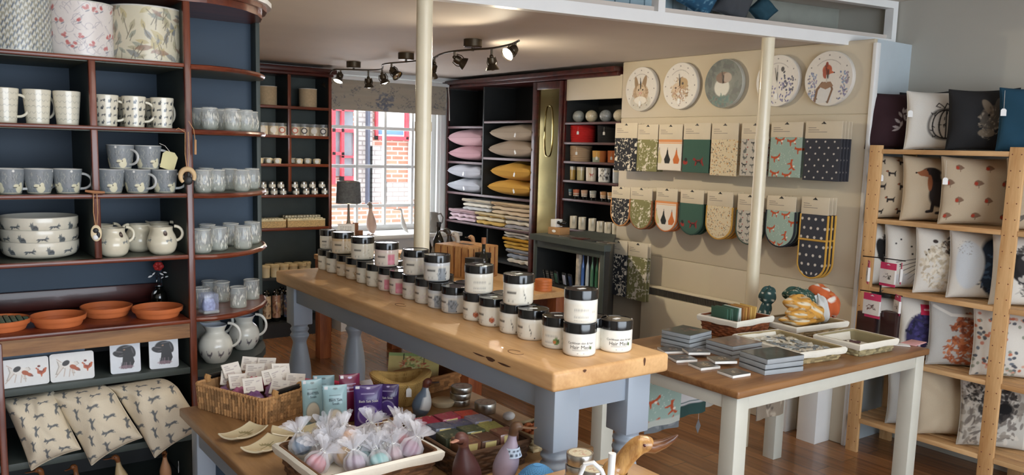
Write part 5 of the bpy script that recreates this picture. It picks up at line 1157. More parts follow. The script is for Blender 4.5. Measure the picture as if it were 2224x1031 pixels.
p_ = ats(876, 6.6, 470); t, _ = bird_thing('heron_ornament', 'slim white bird ornament by the window glass, left of the cream pole', 'ornament', p_, camrz(*p_[:2]), float(oY(876, 455, 6.6)[2])-SZ, body=rgb(226, 226, 222), beakc=rgb(160, 130, 100), upright=1, neck=.3, chest=.6)
p_ = ats(941, 6.58, 490); r = pxm(14, 6.6, 940); h = float(oY(941, 462, 6.58)[2])-SZ; t = thing('stone_jug', 'grey stoneware jug on the window ledge right of the cream pole', 'jug', p_)
m = MB(); m.lathe(smooth_prof([(r*.75, 0), (r, h*.2), (r*.98, h*.5), (r*.7, h*.8), (r*.72, h), (r*.66, h), (r*.6, h*.8)], 30), 32, cap=False); m.build('body', plain('grey_stoneware', rgb(138, 134, 128), .5), t)
m = MB(); m.tube([(r*.7+.0, -.0, h*.92), (r*1.25, -.01, h*.95), (r*1.55, -.02, h*.75), (r*1.4, -.02, h*.5), (r*.95, -.01, h*.35)], .007, 8); m.build('handle', plain('grey_stoneware', rgb(120, 116, 112), .5), t)
o = MB().bbox(-.16, .16, -.12, .12, 0, .03, .004).build('wooden_stand', MT['pine_y'], None, (float(oY(955, 520, 5.55)[0])-.25, 5.5, BT[4]+.0005)); tag(o, 'pale wooden stand holding the little terracotta dish', 'stand')
q = o.location; t = MB().lathe([(0, .004), (.05, 0), (.065, .03), (.06, .03), (.045, .008), (0, .008)], 28, cap=False).build('terracotta_dish', tc, None, (q[0]+.08, q[1], q[2]+.031)); tag(t, 'tiny terracotta dish on the pale wooden stand near the window', 'dish')
# ============================================================ CUSHIONS AND THROWS ON THE RIGHT-HAND SHELVING
zA = {k: zX(*v) for k, v in dict(a1=(1010, 351), a2=(1010, 351), r1=(1105, 262), r2=(1105, 343.5), m=(1060, 424), l=(1060, 489.5)).items()}
cus = [ # px centre, py top, py bottom, px half width, base, colour, name
	(1010, 279, 319, rgb(184, 146, 150), 'dusty pink velvet cushion, upper of the pink pair', 0, 974, 1048), (1012, 317, 348, rgb(180, 138, 144), 'dusty pink velvet cushion, lower of the pink pair', 0, 976, 1048),
	(1010, 356, 388, rgb(172, 172, 178), 'pale grey velvet cushion, upper of the grey pair', 0, 974, 1048), (1010, 388, 419, rgb(168, 170, 176), 'pale grey velvet cushion, lower of the grey pair', 0, 974, 1048),
	(1110, 268, 307, rgb(172, 156, 136), 'taupe velvet cushion, upper of the taupe pair', 1, 1064, 1158), (1110, 306, 343, rgb(168, 150, 130), 'taupe velvet cushion, lower of the taupe pair', 1, 1062, 1158),
	(1110, 353, 392, rgb(196, 146, 48), 'mustard velvet cushion, upper of the mustard pair', 1, 1068, 1157), (1110, 391, 426, rgb(194, 144, 46), 'mustard velvet cushion, lower of the mustard pair', 1, 1062, 1157)]
for k, (px, y0, y1, c, lb, col_, xa, xb) in enumerate(cus):
	zc = (zX(px, y0)+zX(px, y1))/2; ya, yb = yX(xa, 330), yX(xb, 330); w = abs(ya-yb)*.97; hgt = zX(px, y0)-zX(px, y1)
	t = thing('velvet_cushion', lb, 'cushion', (SX+.14, (ya+yb)/2, float(zc)), 0, 'stacked velvet cushions')
	m = MB(); cushion(m, w, .31, hgt*1.02, Img(8, 8, c), c, seed=k+20, wr=.010, n=44, pinch=.05, bx=.75)
	for i in range(len(m.V)): x, y, z = m.V[i]; m.V[i] = (z-.0, x, -y)      # lay flat, long side along the shelf
	m.build('cover', MT['fabric'], t)
	if k in (3, 4, 5, 6, 7, 2): label_tag(t, -.165, -.02 if col_ == 0 else .03-w*.2, .005, .02, .034, .012, rz=PI/2, lean=.5 if k % 2 else -.3)
def throw(lb, ya, yb, z0, h, c, c2=None, dx=0, seed=0, rolls=3, x0=None):
	t = thing('folded_throw', lb, 'throw', (SX+.15+dx, (ya+yb)/2, z0+.001), 0, 'folded throws'); w = abs(ya-yb)
	g = np.random.default_rng(seed); m = MB(); n = 40; N2 = 26
	for k in range(rolls):
		hh = h/rolls; us = np.linspace(0, 1, n); an = np.linspace(0, 2*PI, N2, endpoint=False); P = np.zeros((n, N2, 3))
		wob = sum(np.sin(us*g.uniform(8, 30)+g.random()*6)*.003 for _ in range(3))
		for i in range(n):
			e_ = min(1, 14*us[i]+.1, 14*(1-us[i])+.1)**.4
			cs, sn = np.cos(an), np.sin(an); sq = np.sign(cs)*np.abs(cs)**.6; sz_ = np.sign(sn)*np.abs(sn)**.4
			P[i, :, 0] = sq*(.14*(.94+.06*e_))+wob[i]; P[i, :, 1] = (us[i]-.5)*w; P[i, :, 2] = hh*(k+.5)+sz_*hh*.52*e_+wob[i]*.5
		cc = np.ones_like(P)*np.array(c if (k % 2 == 0 or c2 is None) else c2); m.grid(P, cc, wrap=True)
	m.build('folded_cloth', MT['fabric'], t)
	m = MB()
	for k in range(int(w/.017)): y = -w/2+.01+k*.017; m.ell((-.143, y, h*.90), (.014, .009, .013), 8, 5)
	m.build('knobbly_edge', plain('throw_edge', tuple(min(1, v*1.1) for v in (c2 or c)), .9), t)
zl, zmid = zX(1060, 489.5), zX(1060, 424)
thw = zX(1060, 463)-zl
throw('pink folded throw at the left of the lower pile', yX(973, 470), yX(1030, 470), zl, thw*.98, rgb(202, 176, 182), seed=1)
throw('mustard and cream folded throw in the middle of the lower pile', yX(1031, 470), yX(1093, 470), zl, thw, rgb(206, 170, 90), rgb(222, 208, 176), seed=2)
throw('grey and cream folded throw at the right of the lower pile', yX(1094, 480), yX(1157, 480), zl, thw, rgb(156, 152, 154), rgb(216, 204, 182), seed=3)
throw('cream and grey folded throw on top of the pile, left', yX(1003, 450), yX(1064, 450), zl+thw+.003, thw*.95, rgb(184, 184, 182), rgb(214, 206, 190), seed=4)
throw('beige folded throw on top of the pile, right', yX(1066, 450), yX(1150, 450), zl+thw+.003, thw*.98, rgb(204, 182, 150), seed=5)
z0 = .62
throw('cream and white patterned throw low in the shelf beside the black cabinet', yX(1098, 560), yX(1158, 560), z0, .12, rgb(224, 216, 200), rgb(150, 160, 176), seed=6)
throw('mustard folded throw under the grey one beside the black cabinet', yX(1090, 530), yX(1158, 530), z0+.123, .09, rgb(204, 160, 62), seed=7)
throw('grey folded throw on top, beside the black cabinet', yX(1090, 515), yX(1158, 515), z0+.216, .075, rgb(160, 156, 150), rgb(206, 196, 180), seed=8)
m = MB(); m.box(SX+.01, SB-.001, yX(1160, 600)+.015, UA[1]-.02, z0-.02, z0); o = m.build('low_shelf', MT['blackshelf'], None, smooth=0); tag(o, 'low dark shelf board beneath the folded throws', 'shelf')
# ============================================================ POTS AND BASKETS IN THE CORNER SHELVING
def atx(px, py_, z, dx=.12): q = oX(px, py_, SX+dx); return (SX+dx, float(q[1]), z+.001)
def pxx(n, px=1290): return n*depth(oX(px, 300, SX+.1))/FPX
zc = [zX(1240, v) for v in (265.5, 308.6, 350, 391.5, 432, 497)]
for k, (px, c) in enumerate(((1257, rgb(168, 172, 168)), (1285, rgb(206, 194, 166)), (1316, rgb(150, 154, 156)), (1346, rgb(214, 202, 176)))):
	p_ = atx(px, 250, zc[0], .09); r = pxx(13.5); t = thing('ceramic_lantern', '%s round ceramic lantern with pierced pattern, %s from the left' % (('blue-grey', 'cream', 'dark grey', 'pale cream')[k], ordn[k]), 'lantern', p_, camrz(*p_[:2]), 'round lanterns on the corner shelf')
	im = Img(80, 40, c); g = random.Random(k)
	for _ in range(60): im.ell(g.random(), g.uniform(.2, .8), .02, .02, tuple(v*.35 for v in c))
	m = MB(); cyl(m, im, [(max(.001, r*math.sin(q))*1.0, r-r*math.cos(q)*.97) for q in np.linspace(.35, PI-.05, 20)], 60); m.build('globe', MT['ceramic'], t)
	MB().lathe([(r*.34, .0), (r*.36, .006), (0, .006)], 20, cap=False).build('foot', MT['steel'], t)
def tub(lb, px0, px1, z, h, c, name='felt_basket', cat='basket', taper=.93, dx=.12, tagit=True, mat=None, img=None, rib=0, group=None):
	p_ = atx((px0+px1)/2, 300, z, dx); r = pxx((px1-px0)/2.0); t = thing(name, lb, cat, p_, camrz(*p_[:2]), group)
	m = MB(); n = 18
	pr = [(r*(taper+(1-taper)*k/n)*(1+(.02*math.sin(k*2.8) if rib else 0)), h*k/n) for k in range(n+1)]
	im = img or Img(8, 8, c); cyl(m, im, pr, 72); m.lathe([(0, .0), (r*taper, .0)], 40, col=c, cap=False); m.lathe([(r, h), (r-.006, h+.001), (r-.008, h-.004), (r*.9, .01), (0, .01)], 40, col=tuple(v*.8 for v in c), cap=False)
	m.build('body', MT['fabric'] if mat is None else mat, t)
	if tagit: label_tag(t, -r*.4, -r*.99, h*.9, .016, .024, .035)
	return t, r
hS = lambda i, py: zX(1240, py)-zc[i]
tub('bright red woven tub basket on the corner shelf', 1237, 1295, zc[1], hS(1, 271), rgb(196, 34, 34), dx=.14, rib=1)
tub('black woven tub basket beside the red one', 1297, 1345, zc[1], hS(1, 272), rgb(26, 26, 28), dx=.14, rib=1)
tub('beige ribbed rope basket on the corner shelf', 1238, 1288, zc[2], hS(2, 316), rgb(176, 150, 122), rib=1)
im = Img(120, 40, rgb(200, 156, 84)); im.rect(0, 0, 1, .4, rgb(150, 158, 140)); im.rect(.5, 0, 1, 1, rgb(186, 116, 66))
tub('mustard and grey felt basket, middle of the corner shelf', 1288, 1320, zc[2], hS(2, 326), rgb(200, 156, 84), dx=.1, img=im)
tub('orange-brown felt basket next to the cream partition', 1321, 1350, zc[2], hS(2, 325), rgb(182, 104, 62), dx=.15)
pots = [(1232, 1255, rgb(206, 168, 92), 'mustard glazed pot', 2), (1255, 1274, rgb(196, 184, 140), 'olive cream glazed pot', 1), (1275, 1300, rgb(228, 214, 196), 'cream pot with small red deer picture', 3), (1302, 1330, rgb(232, 230, 224), 'white pot with black leaf pattern', 4), (1334, 1352, rgb(190, 196, 200), 'pale grey pot half hidden by the partition', 1)]
for k, (a, b_, c, lb, kd) in enumerate(pots):
	im = Img(140, 36, c);
	if kd == 3: im.shape(FOX, .5, .45, .5, rgb(176, 60, 48)); im.shape(FOX, .8, .45, .5, rgb(176, 60, 48))
	if kd == 4: im.blot(.5, .5, .5, [rgb(30, 32, 34)], 30, 3, .22); im.blot(.2, .5, .5, [rgb(30, 32, 34)], 30, 5, .22); im.blot(.8, .5, .5, [rgb(30, 32, 34)], 30, 6, .22)
	if kd in (1, 2): im.rect(0, .75, 1, 1, rgb(226, 216, 192))
	tub(lb+' on the fourth corner shelf', a, b_, zc[3], hS(3, 362), c, 'glazed_pot', 'pot', .9, .1, False, MT['ceramic'], im, group='glazed pots on the corner shelf')
for k, (px, c) in enumerate(((1240, rgb(120, 150, 160)), (1256, rgb(204, 120, 90)), (1274, rgb(206, 170, 144)), (1293, rgb(180, 184, 180)), (1316, rgb(206, 158, 116)), (1332, rgb(216, 176, 132)))):
	im = Img(60, 24, rgb(222, 212, 196)); im.rect(0, .45, 1, 1, c); t, r = tub('little three-footed pot with %s band, %s from the left on the fifth corner shelf' % (('blue', 'coral', 'pale tan', 'grey', 'orange-tan', 'sandy')[k], ordn[k]), px-8, px+8, zc[4]+.02, hS(4, 412)-.02, c, 'footed_pot', 'pot', .8, .08, False, MT['ceramic'], im, group='footed pots on the corner shelf')
	m = MB()
	for a in (0, 2.1, 4.2): m.tube([(r*.6*math.cos(a), r*.6*math.sin(a), .004), (r*.75*math.cos(a), r*.75*math.sin(a), -.02)], [.007, .004], 8)
	m.build('feet', MT['black'], t)
CZ = 1.0
def cabinet():
	x0 = 3.64; ya, yb = 3.97, 4.72; t = thing('open_cabinet', 'black painted open-fronted counter cabinet beneath the corner shelving', 'cabinet', (0, 0, 0))
	MB().prism([(x0-.03, yb+.02), (x0-.03, ya-.02), (x0+.02, ya-.03), (SX-.03, 4.44), (SX-.03, yb+.02)], CZ-.04, CZ).build('top', MT['greenblack'], t, smooth=0)
	MB().box(x0, SX-.04, yb-.03, yb, 0, CZ-.041).build('side_panel', MT['blackshelf'], t, smooth=0)
	MB().prism([(x0, ya), (x0+.04, ya), (SX-.045, 4.43), (SX-.045, 4.46), (x0+.03, ya+.04), (x0, ya+.03)], 0, CZ-.041).build('side_panel', MT['blackshelf'], t, smooth=0)
	MB().box(SX-.06, SX-.045, 4.47, yb-.031, 0, CZ-.041).build('back_panel', MT['greenblack'], t, smooth=0)
	for z in (.12, .66): MB().prism([(x0+.01, yb-.031), (x0+.01, ya+.05), (SX-.062, 4.47), (SX-.062, yb-.031)], z-.02, z).build('shelf', MT['blackshelf'], t, smooth=0)
	m = MB(); m.bbox(x0-.008, x0, ya, ya+.04, .02, CZ-.042, .003); m.bbox(x0-.008, x0, yb-.04, yb, .02, CZ-.042, .003); m.bbox(x0-.008, x0, ya+.041, yb-.041, CZ-.09, CZ-.042, .003); m.build('face_frame', MT['greenblack'], t)
cabinet()
for k, (px, h_) in enumerate(((1239, 28), (1258, 28), (1280, 27), (1298, 24), (1315, 22), (1332, 20))):
	q = oX(px, 490, SX+.03); r = pxx(8.6); h = pxx(27 if k < 3 else 23); t = thing('white_candle', 'white candle in a glass, %s from the left above the black cabinet' % ordn[k], 'candle', (SX+.06, float(q[1]), zc[5]+.001), camrz(SX, q[1]), 'white candles above the black cabinet')
	im = Img(60, 24, rgb(228, 220, 198)); im.line([(.45, .5), (.55, .5)], .06, rgb(150, 146, 130)); im.line([(.47, .38), (.53, .38)], .05, rgb(160, 156, 140))
	m = MB(); cyl(m, im, [(r*.95, 0), (r, h*.1), (r, h*.5), (r, h*.9), (r*.98, h)], 48); m.lathe([(r, h), (r*.9, h-.001), (r*.9, h-.012), (0, h-.012)], 24, col=rgb(236, 230, 214), cap=False); m.build('jar', MT['ceramic'], t); MB().tube([(0, 0, h-.012), (0, 0, h-.004)], .001, 5).build('wick', MT['black'], t)
q = oZ(1190, 500, CZ); t = thing('card_box', 'small brown cardboard box with a white oval label on the black cabinet', 'box', (3.78, 4.62, CZ+.0005), .1)
MB().bbox(-.05, .05, -.06, .06, 0, .05, .002).build('box', plain('cardboard', rgb(170, 128, 84), .8), t); MB().ell((-.0505, 0, .025), (.001, .02, .01), 12, 6).build('label', MT['white'], t)
t = thing('novelty_box', 'white and black box of novelties on the brown cardboard box', 'box', (3.78, 4.62, CZ+.051), .1)
MB().bbox(-.035, .035, -.0, .05, 0, .055, .003).build('white_half', MT['white'], t); m = MB(); g = random.Random(6)
for _ in range(9): m.ell((g.uniform(-.03, .03), g.uniform(-.05, -.01), g.uniform(.012, .04)), (.012, .012, .012), 8, 6)
m.build('black_novelties', MT['blackgloss'], t)
for k in range(4):
	o = MB().bbox(-.04, .04, -.055, .055, 0, .006, .001).build('slate_coaster', (MT['steel'], MT['darkmahog'], MT['blackshelf'], MT['steel'])[k], None, (3.72, 4.44-k*.13, CZ+.0005)); tag(o, '%s flat slate or wood coaster lying on the black cabinet, %s from the left' % (('grey', 'brown', 'black', 'silver-grey')[k], ordn[k]), 'coaster', 'coasters on the black cabinet')
def cabp(px, py, X): q = oX(px, py, X); return float(q[1]), float(q[2])
for k in range(5):
	y, z = cabp(1172+k*10, 590, 3.72); t = thing('greeting_card', 'small dark striped card, %s from the left on the cabinet shelf' % ordn[k], 'card', (3.72, y, .661), 0, 'dark striped cards in the black cabinet'); t.rotation_euler = (0, -.25, 0)
	im = Img(10, 20, rgb(40, 42, 44));
	for j in range(6): im.rect(0, j/6, 1, j/6+.07, rgb(170, 172, 170))
	m = MB(); us, vs = np.meshgrid(np.linspace(0, 1, 6), np.linspace(0, 1, 24)); w, h = .03, .085; m.grid(np.stack([0*us, (.5-us)*w, vs*h], -1), im.sample(us, vs)); m.grid(np.stack([0*us+.002, (.5-us)*w, vs*h], -1), np.ones((24, 6, 3))*.2); m.build('card', MT['satin'], t)
for k, (px, c, lb) in enumerate(((1212, rgb(70, 110, 96), 'green and black pocket tin standing in the cabinet'), (1230, rgb(196, 206, 232), 'pale blue pocket tin standing in the cabinet'), (1243, rgb(50, 70, 110), 'dark blue pocket tin beside the rustic frame'))):
	y, z = cabp(px, 590, 3.7); t = thing('pocket_tin', lb, 'tin', (3.70, y, .661), 0, 'pocket tins in the black cabinet'); t.rotation_euler = (0, -.2, -.2)
	MB().bbox(-.006, .006, -.025, .025, 0, .095, .003).build('case', MT['black'], t); MB().bbox(-.0075, -.006, -.021, .021, .012, .08, .001).build('front_panel', plain('tin_panel', c, .3), t)  # each front panel in its own even colour
y0_, z_t = cabp(1252, 540, 3.66); y1_, _ = cabp(1306, 545, 3.66); yc = (y0_+y1_)/2; w = abs(y0_-y1_); hh = z_t-.662
t = thing('rustic_frame', 'white-edged rustic wooden frame with blue and green glass bottles, in the black cabinet', 'frame', (3.66, yc, .661), 0)
m = MB(); m.bbox(0, .04, -w/2, -w/2+.02, 0, hh, .002); m.bbox(0, .04, w/2-.03, w/2, 0, hh, .002); m.bbox(0, .04, -w/2+.021, w/2-.031, hh-.016, hh, .002); m.bbox(0, .04, -w/2+.021, w/2-.031, 0, .02, .002); m.build('frame', plain('driftwood', rgb(186, 178, 164), .8, amt=.3, scale=30), t)
m = MB(); m.box(.04, .045, -w/2, w/2, 0, hh); m.build('back', MT['black'], t)
for k, c in enumerate((rgb(70, 110, 180), rgb(200, 210, 214), rgb(90, 140, 110), rgb(60, 120, 90))):
	yy_ = w/2-.05-k*(w-.09)/3.4; MB().lathe(smooth_prof([(.012, 0), (.013, .06), (.011, hh*.5), (.005, hh*.65), (.005, hh*.82)], 14), 12, c=(.022, yy_, .021)).build('tiny_bottle', plain('coloured_glass', c, .1, coat=.6), t)
# ============================================================ CEILING SPOTLIGHT BARS
def spot_head(parent, p, d, lit, tilt, az):
	t = MB(); t.tube([(0, 0, 0), (0, 0, -d)], .0065, 8); t.ell((0, 0, -d-.006), (.012, .012, .012), 10, 6)
	o = t.build('lamp_head', MT['bronze'], parent, p)
	m = MB(); m.lathe([(.012, 0), (.024, .004), (.026, .03), (.022, .038)], 18, c=(0, 0, 0)); m.lathe([(.018, .036), (.034, .058), (.040, .072), (.038, .073), (.030, .060)], 20, cap=False); m.tube([(-.026, 0, .0), (-.034, 0, .03), (-.026, 0, .055)], .003, 6); m.tube([(.026, 0, .0), (.034, 0, .03), (.026, 0, .055)], .003, 6)
	M = Matrix.Translation((0, 0, -d-.01)) @ Matrix.Rotation(az, 4, 'Z') @ Matrix.Rotation(PI-tilt, 4, 'Y'); m.xf(M); m.build('cup', MT['bronze'], o)
	b = MB(); b.lathe([(0, .066), (.02, .068), (.0345, .066)], 20, cap=False); b.ell((0, 0, .062), (.020, .020, .014), 12, 8); b.xf(M); b.build('bulb', MT['bulb'] if lit else MT['chrome'], o)
	if lit:
		ld = bpy.data.lights.new('spot', 'SPOT'); ld.energy = lit; ld.color = (1, .86, .64); ld.spot_size = math.radians(155); ld.spot_blend = .8; ld.shadow_soft_size = .03
		lo_ = bpy.data.objects.new('spot_light', ld); COL.objects.link(lo_); lo_.parent = o
		dirv = (M.to_3x3() @ Vector((0, 0, 1))); lo_.location = (M @ Vector((0, 0, .078))); lo_.rotation_euler = dirv.to_track_quat('-Z', 'Y').to_euler()
MT['bronze'] = plain('antique_bronze', rgb(84, 74, 60), .35, .8, amt=.2); MT['bulb'] = emis('lit_bulb', (1, .93, .8), 14)
def track(center_px, barpts, lab, heads):
	zc_ = ZL-.0; base = oZ(center_px[0], center_px[1]-3, ZL-.03); bx_, by_ = float(base[0]), float(base[1])
	t = thing('spotlight_bar', lab, 'ceiling light', (bx_, by_, ZL-.001), 0, 'ceiling spotlight bars')
	MB().lathe([(0, 0), (.055, 0), (.055, -.04), (.05, -.045), (0, -.045)], 30, cap=False).build('ceiling_rose', MT['bronze'], t)
	pts = []
	for px, py in barpts:
		q = oZ(px, py, ZL-.065); pts.append((float(q[0])-bx_, float(q[1])-by_, -.065))
	fine = []
	for t_ in np.linspace(0, len(pts)-1-1e-6, 36):
		K = [pts[0]]+pts+[pts[-1]]; i = int(t_); s_ = t_-i; fine.append(tuple(.5*((2*K[i+1][k])+(-K[i][k]+K[i+2][k])*s_+(2*K[i][k]-5*K[i+1][k]+4*K[i+2][k]-K[i+3][k])*s_**2+(-K[i][k]+3*K[i+1][k]-3*K[i+2][k]+K[i+3][k])*s_**3) for k in range(3)))
	m = MB(); m.tube(fine, .006, 8); m.tube([(0, 0, -.044), (0, 0, -.066)], .008, 8); m.build('bar', MT['bronze'], t)
	for (px, dz, lit, tilt, az) in heads:
		best = min(fine, key=lambda p_: abs(pj_px((p_[0]+bx_, p_[1]+by_, ZL-.065))-px)); spot_head(t, best, dz, lit, tilt, az)
def pj_px(p): c = np.array(p)-EYE; z = c @ _F; return 1112+FPX*(c @ _R)/z
track((768, 146), [(715, 166), (722, 152), (745, 151), (800, 152), (828, 150), (831, 140)], 'spotlight bar nearest the window blind, with two lit lamps', [(716, .03, 0, .6, 2.6), (740, .02, 30, .5, 3.6), (801, .05, 0, .1, 0), (829, .03, 22, .35, 5.6)])
track((882, 128), [(831, 140), (846, 137), (885, 134), (912, 131), (938, 128), (950, 122)], 'middle spotlight bar, partly hidden by the cream pole', [(851, .03, 0, .8, 5.2), (940, .04, 0, .5, 1.2)])
track((1027, 100), [(936, 130), (955, 118), (985, 111), (1030, 107), (1070, 104), (1108, 96), (1127, 88)], 'S-curved spotlight bar nearest the camera, right of the cream pole', [(944, .03, 0, .6, 2.0), (986, .03, 44, 1.1, 5.9), (1070, .04, 0, .15, 0), (1120, .02, 40, 1.0, 3.3)])
# ============================================================ CLOCKS ON THE PARTITION
def xz(px, py, X): q = oX(px, py, X); return float(q[1]), float(q[2])
def clock(k, cx, cy, top, bot, lab, paint, bg):
	X = BACKX-.004; y, z = xz(cx, cy, X-.03); _, zt = xz(cx, top, X-.03); _, zb2 = xz(cx, bot, X-.03); R = (zt-zb2)/2; z = (zt+zb2)/2
	t = thing('wall_clock', lab, 'clock', (X, y, z), -PI/2, 'round animal picture clocks'); im = Img(220, 220, bg)
	paint(im)
	for h in range(12):
		a = h*PI/6; im.ell(.5+.43*math.sin(a), .5+.43*math.cos(a), .014, .014, rgb(110, 106, 104))
	for h in range(-9, 10): a = h*.085; im.ell(.5+.345*math.sin(a), .5+.345*math.cos(a), .010, .010, rgb(120, 110, 106), al=.7) if bg[0] > .3 else None
	rs = np.linspace(0, 1, 90); an = np.linspace(0, 2*PI, 260, endpoint=False); RR, AA = np.meshgrid(rs, an, indexing='ij')
	P = np.stack([R*RR*np.cos(AA), np.full_like(RR, -.032), R*RR*np.sin(AA)], -1); m = MB(); m.grid(P, im.sample(.5+.5*RR*np.cos(AA), .5+.5*RR*np.sin(AA)), wrap=True)
	m.build('dial', MT['satin'], t)
	m = MB(); rim = [(R, -.0322), (R+.003, -.030), (R+.003, -.004), (R, 0), (0, 0)]; V = []
	m.lathe([(R, .0315), (R+.003, .029), (R+.003, .004), (R, 0), (0, 0)], 64, cap=False); m.xf(Matrix.Rotation(PI/2, 4, 'X')); m.build('case', plain('clock_edge', tuple(v*.92 for v in bg) if bg[0] > .3 else rgb(190, 190, 180), .5), t)
	m = MB(); a = .12;
	for ang, L, w in ((-.06-.05*k, R*.52, .0035), (.05, R*.34, .005)):
		dx, dz = math.sin(ang), math.cos(ang); m.add([(-dz*w/2, -.036, dx*w/2), (dz*w/2, -.036, -dx*w/2), (dz*w/2+dx*L, -.036, -dx*w/2+dz*L), (-dz*w/2+dx*L, -.036, dx*w/2+dz*L)], [(0, 1, 2, 3)])
	m.lathe([(0, .038), (.006, .037), (.006, .033)], 14, cap=False); m.xf(Matrix.Identity(4)); m.build('hands', MT['black'], t)
	if k in (0, 1, 3): label_tag(t, 0, -.036, -R*.05 if k < 3 else 0, .022, .034, R*.5)
def c_hare(im):
	f = [rgb(186, 160, 130), rgb(160, 134, 104), rgb(210, 190, 162)]; im.ell(.5, .2, .34, .2, rgb(206, 202, 190)); im.ell(.5, .42, .25, .2, f[0]); im.ell(.36, .6, .06, .2, f[1], .25); im.ell(.6, .6, .07, .22, f[1], -.3); im.ell(.5, .46, .15, .16, f[2]); im.ell(.43, .48, .02, .02, (0, 0, 0)); im.ell(.57, .48, .02, .02, (0, 0, 0)); im.ell(.5, .4, .05, .035, rgb(214, 160, 150)); im.blot(.5, .36, .26, f, 60, 1, .1); im.ell(.5, .24, .2, .09, rgb(232, 228, 218))
def c_hedge(im): im.blot(.5, .42, .27, [rgb(176, 150, 116), rgb(206, 184, 150), rgb(146, 116, 88)], 140, 2, .12); im.ell(.4, .45, .12, .11, rgb(214, 194, 168)); im.ell(.6, .55, .13, .12, rgb(188, 160, 120)); im.ell(.58, .55, .03, .03, rgb(90, 80, 70)); im.ell(.38, .46, .03, .02, rgb(90, 70, 60)); im.blot(.5, .3, .2, [rgb(166, 120, 90), rgb(196, 160, 130)], 40, 9, .14)
def c_dark(im):
	im.blot(.5, .5, .5, [rgb(96, 104, 100), rgb(112, 118, 112), rgb(86, 92, 90)], 200, 3, .2); im.ell(.5, .5, .26, .26, rgb(128, 134, 124), 0, .8, .5); im.ell(.47, .42, .2, .19, rgb(216, 216, 206)); im.ell(.5, .62, .2, .12, rgb(126, 100, 84)); im.ell(.6, .62, .12, .1, rgb(176, 160, 146)); im.blot(.5, .14, .3, [rgb(70, 110, 110), rgb(96, 126, 116)], 50, 4, .14, .4)
def c_lav(im):
	g = random.Random(3)
	for k in range(110):
		x, y = g.choice([.2, .3, .42, .62, .78]), g.uniform(.05, .55); im.ell(x+g.uniform(-.06, .06), y, .014, .02, g.choice([rgb(96, 96, 150), rgb(70, 70, 124), rgb(130, 130, 176)]))
	for k in range(24): im.ell(g.uniform(.66, .9), g.uniform(.3, .6), .018, .022, rgb(54, 60, 90))
	im.ell(.62, .72, .04, .05, rgb(40, 40, 48)); im.ell(.66, .66, .03, .02, rgb(60, 60, 70), .7); im.line([(.5, .8), (.5, .48)], .012, rgb(50, 50, 50))
def c_fox(im):
	g = random.Random(4)
	for k in range(150):
		s_ = g.choice([-1, 1]); x = .5+s_*g.uniform(.24, .42); y = g.uniform(.1, .62)
		im.ell(x, y, .015, .018, g.choice([rgb(110, 120, 160), rgb(150, 140, 170), rgb(140, 160, 190), rgb(160, 150, 150)]))
	im.poly([(.22, .05), (.3, .38), (.62, .38), (.6, .05)], rgb(218, 218, 216)); im.line([(.24, .06), (.28, .3), (.38, .42)], .05, rgb(120, 84, 58)); im.line([(.52, .06), (.6, .3), (.56, .4)], .04, rgb(120, 84, 58)); im.poly([(.3, .36), (.4, .44), (.56, .44), (.62, .36), (.46, .3)], rgb(146, 110, 84))
	im.ell(.47, .66, .10, .1, rgb(186, 84, 50)); im.ell(.44, .6, .06, .1, rgb(166, 70, 44)); im.poly([(.5, .68), (.64, .6), (.5, .58)], rgb(196, 100, 66)); im.ell(.62, .605, .018, .012, rgb(40, 30, 30)); im.ell(.46, .76, .03, .05, rgb(150, 60, 40)); im.line([(.47, .56), (.47, .44)], .03, rgb(206, 200, 190))
WH = rgb(226, 222, 214)
clock(0, 1392, 193, 146.5, 240, 'white wall clock with a brown hare in a scarf, leftmost of the five', c_hare, WH)
clock(1, 1477, 186, 136.6, 236, 'white wall clock with curled brown hedgehog picture, second from the left', c_hedge, WH)
clock(2, 1571, 181, 129, 233, 'dark grey-green wall clock with a round white-breasted bird, left of the pole', c_dark, rgb(104, 112, 108))
clock(3, 1688, 175, 120, 230, 'white wall clock with lavender stems, partly behind the cream pole', c_lav, WH)
clock(4, 1799, 170, 111.6, 229, 'white wall clock with a red fox wearing clothes, rightmost of the five', c_fox, WH)
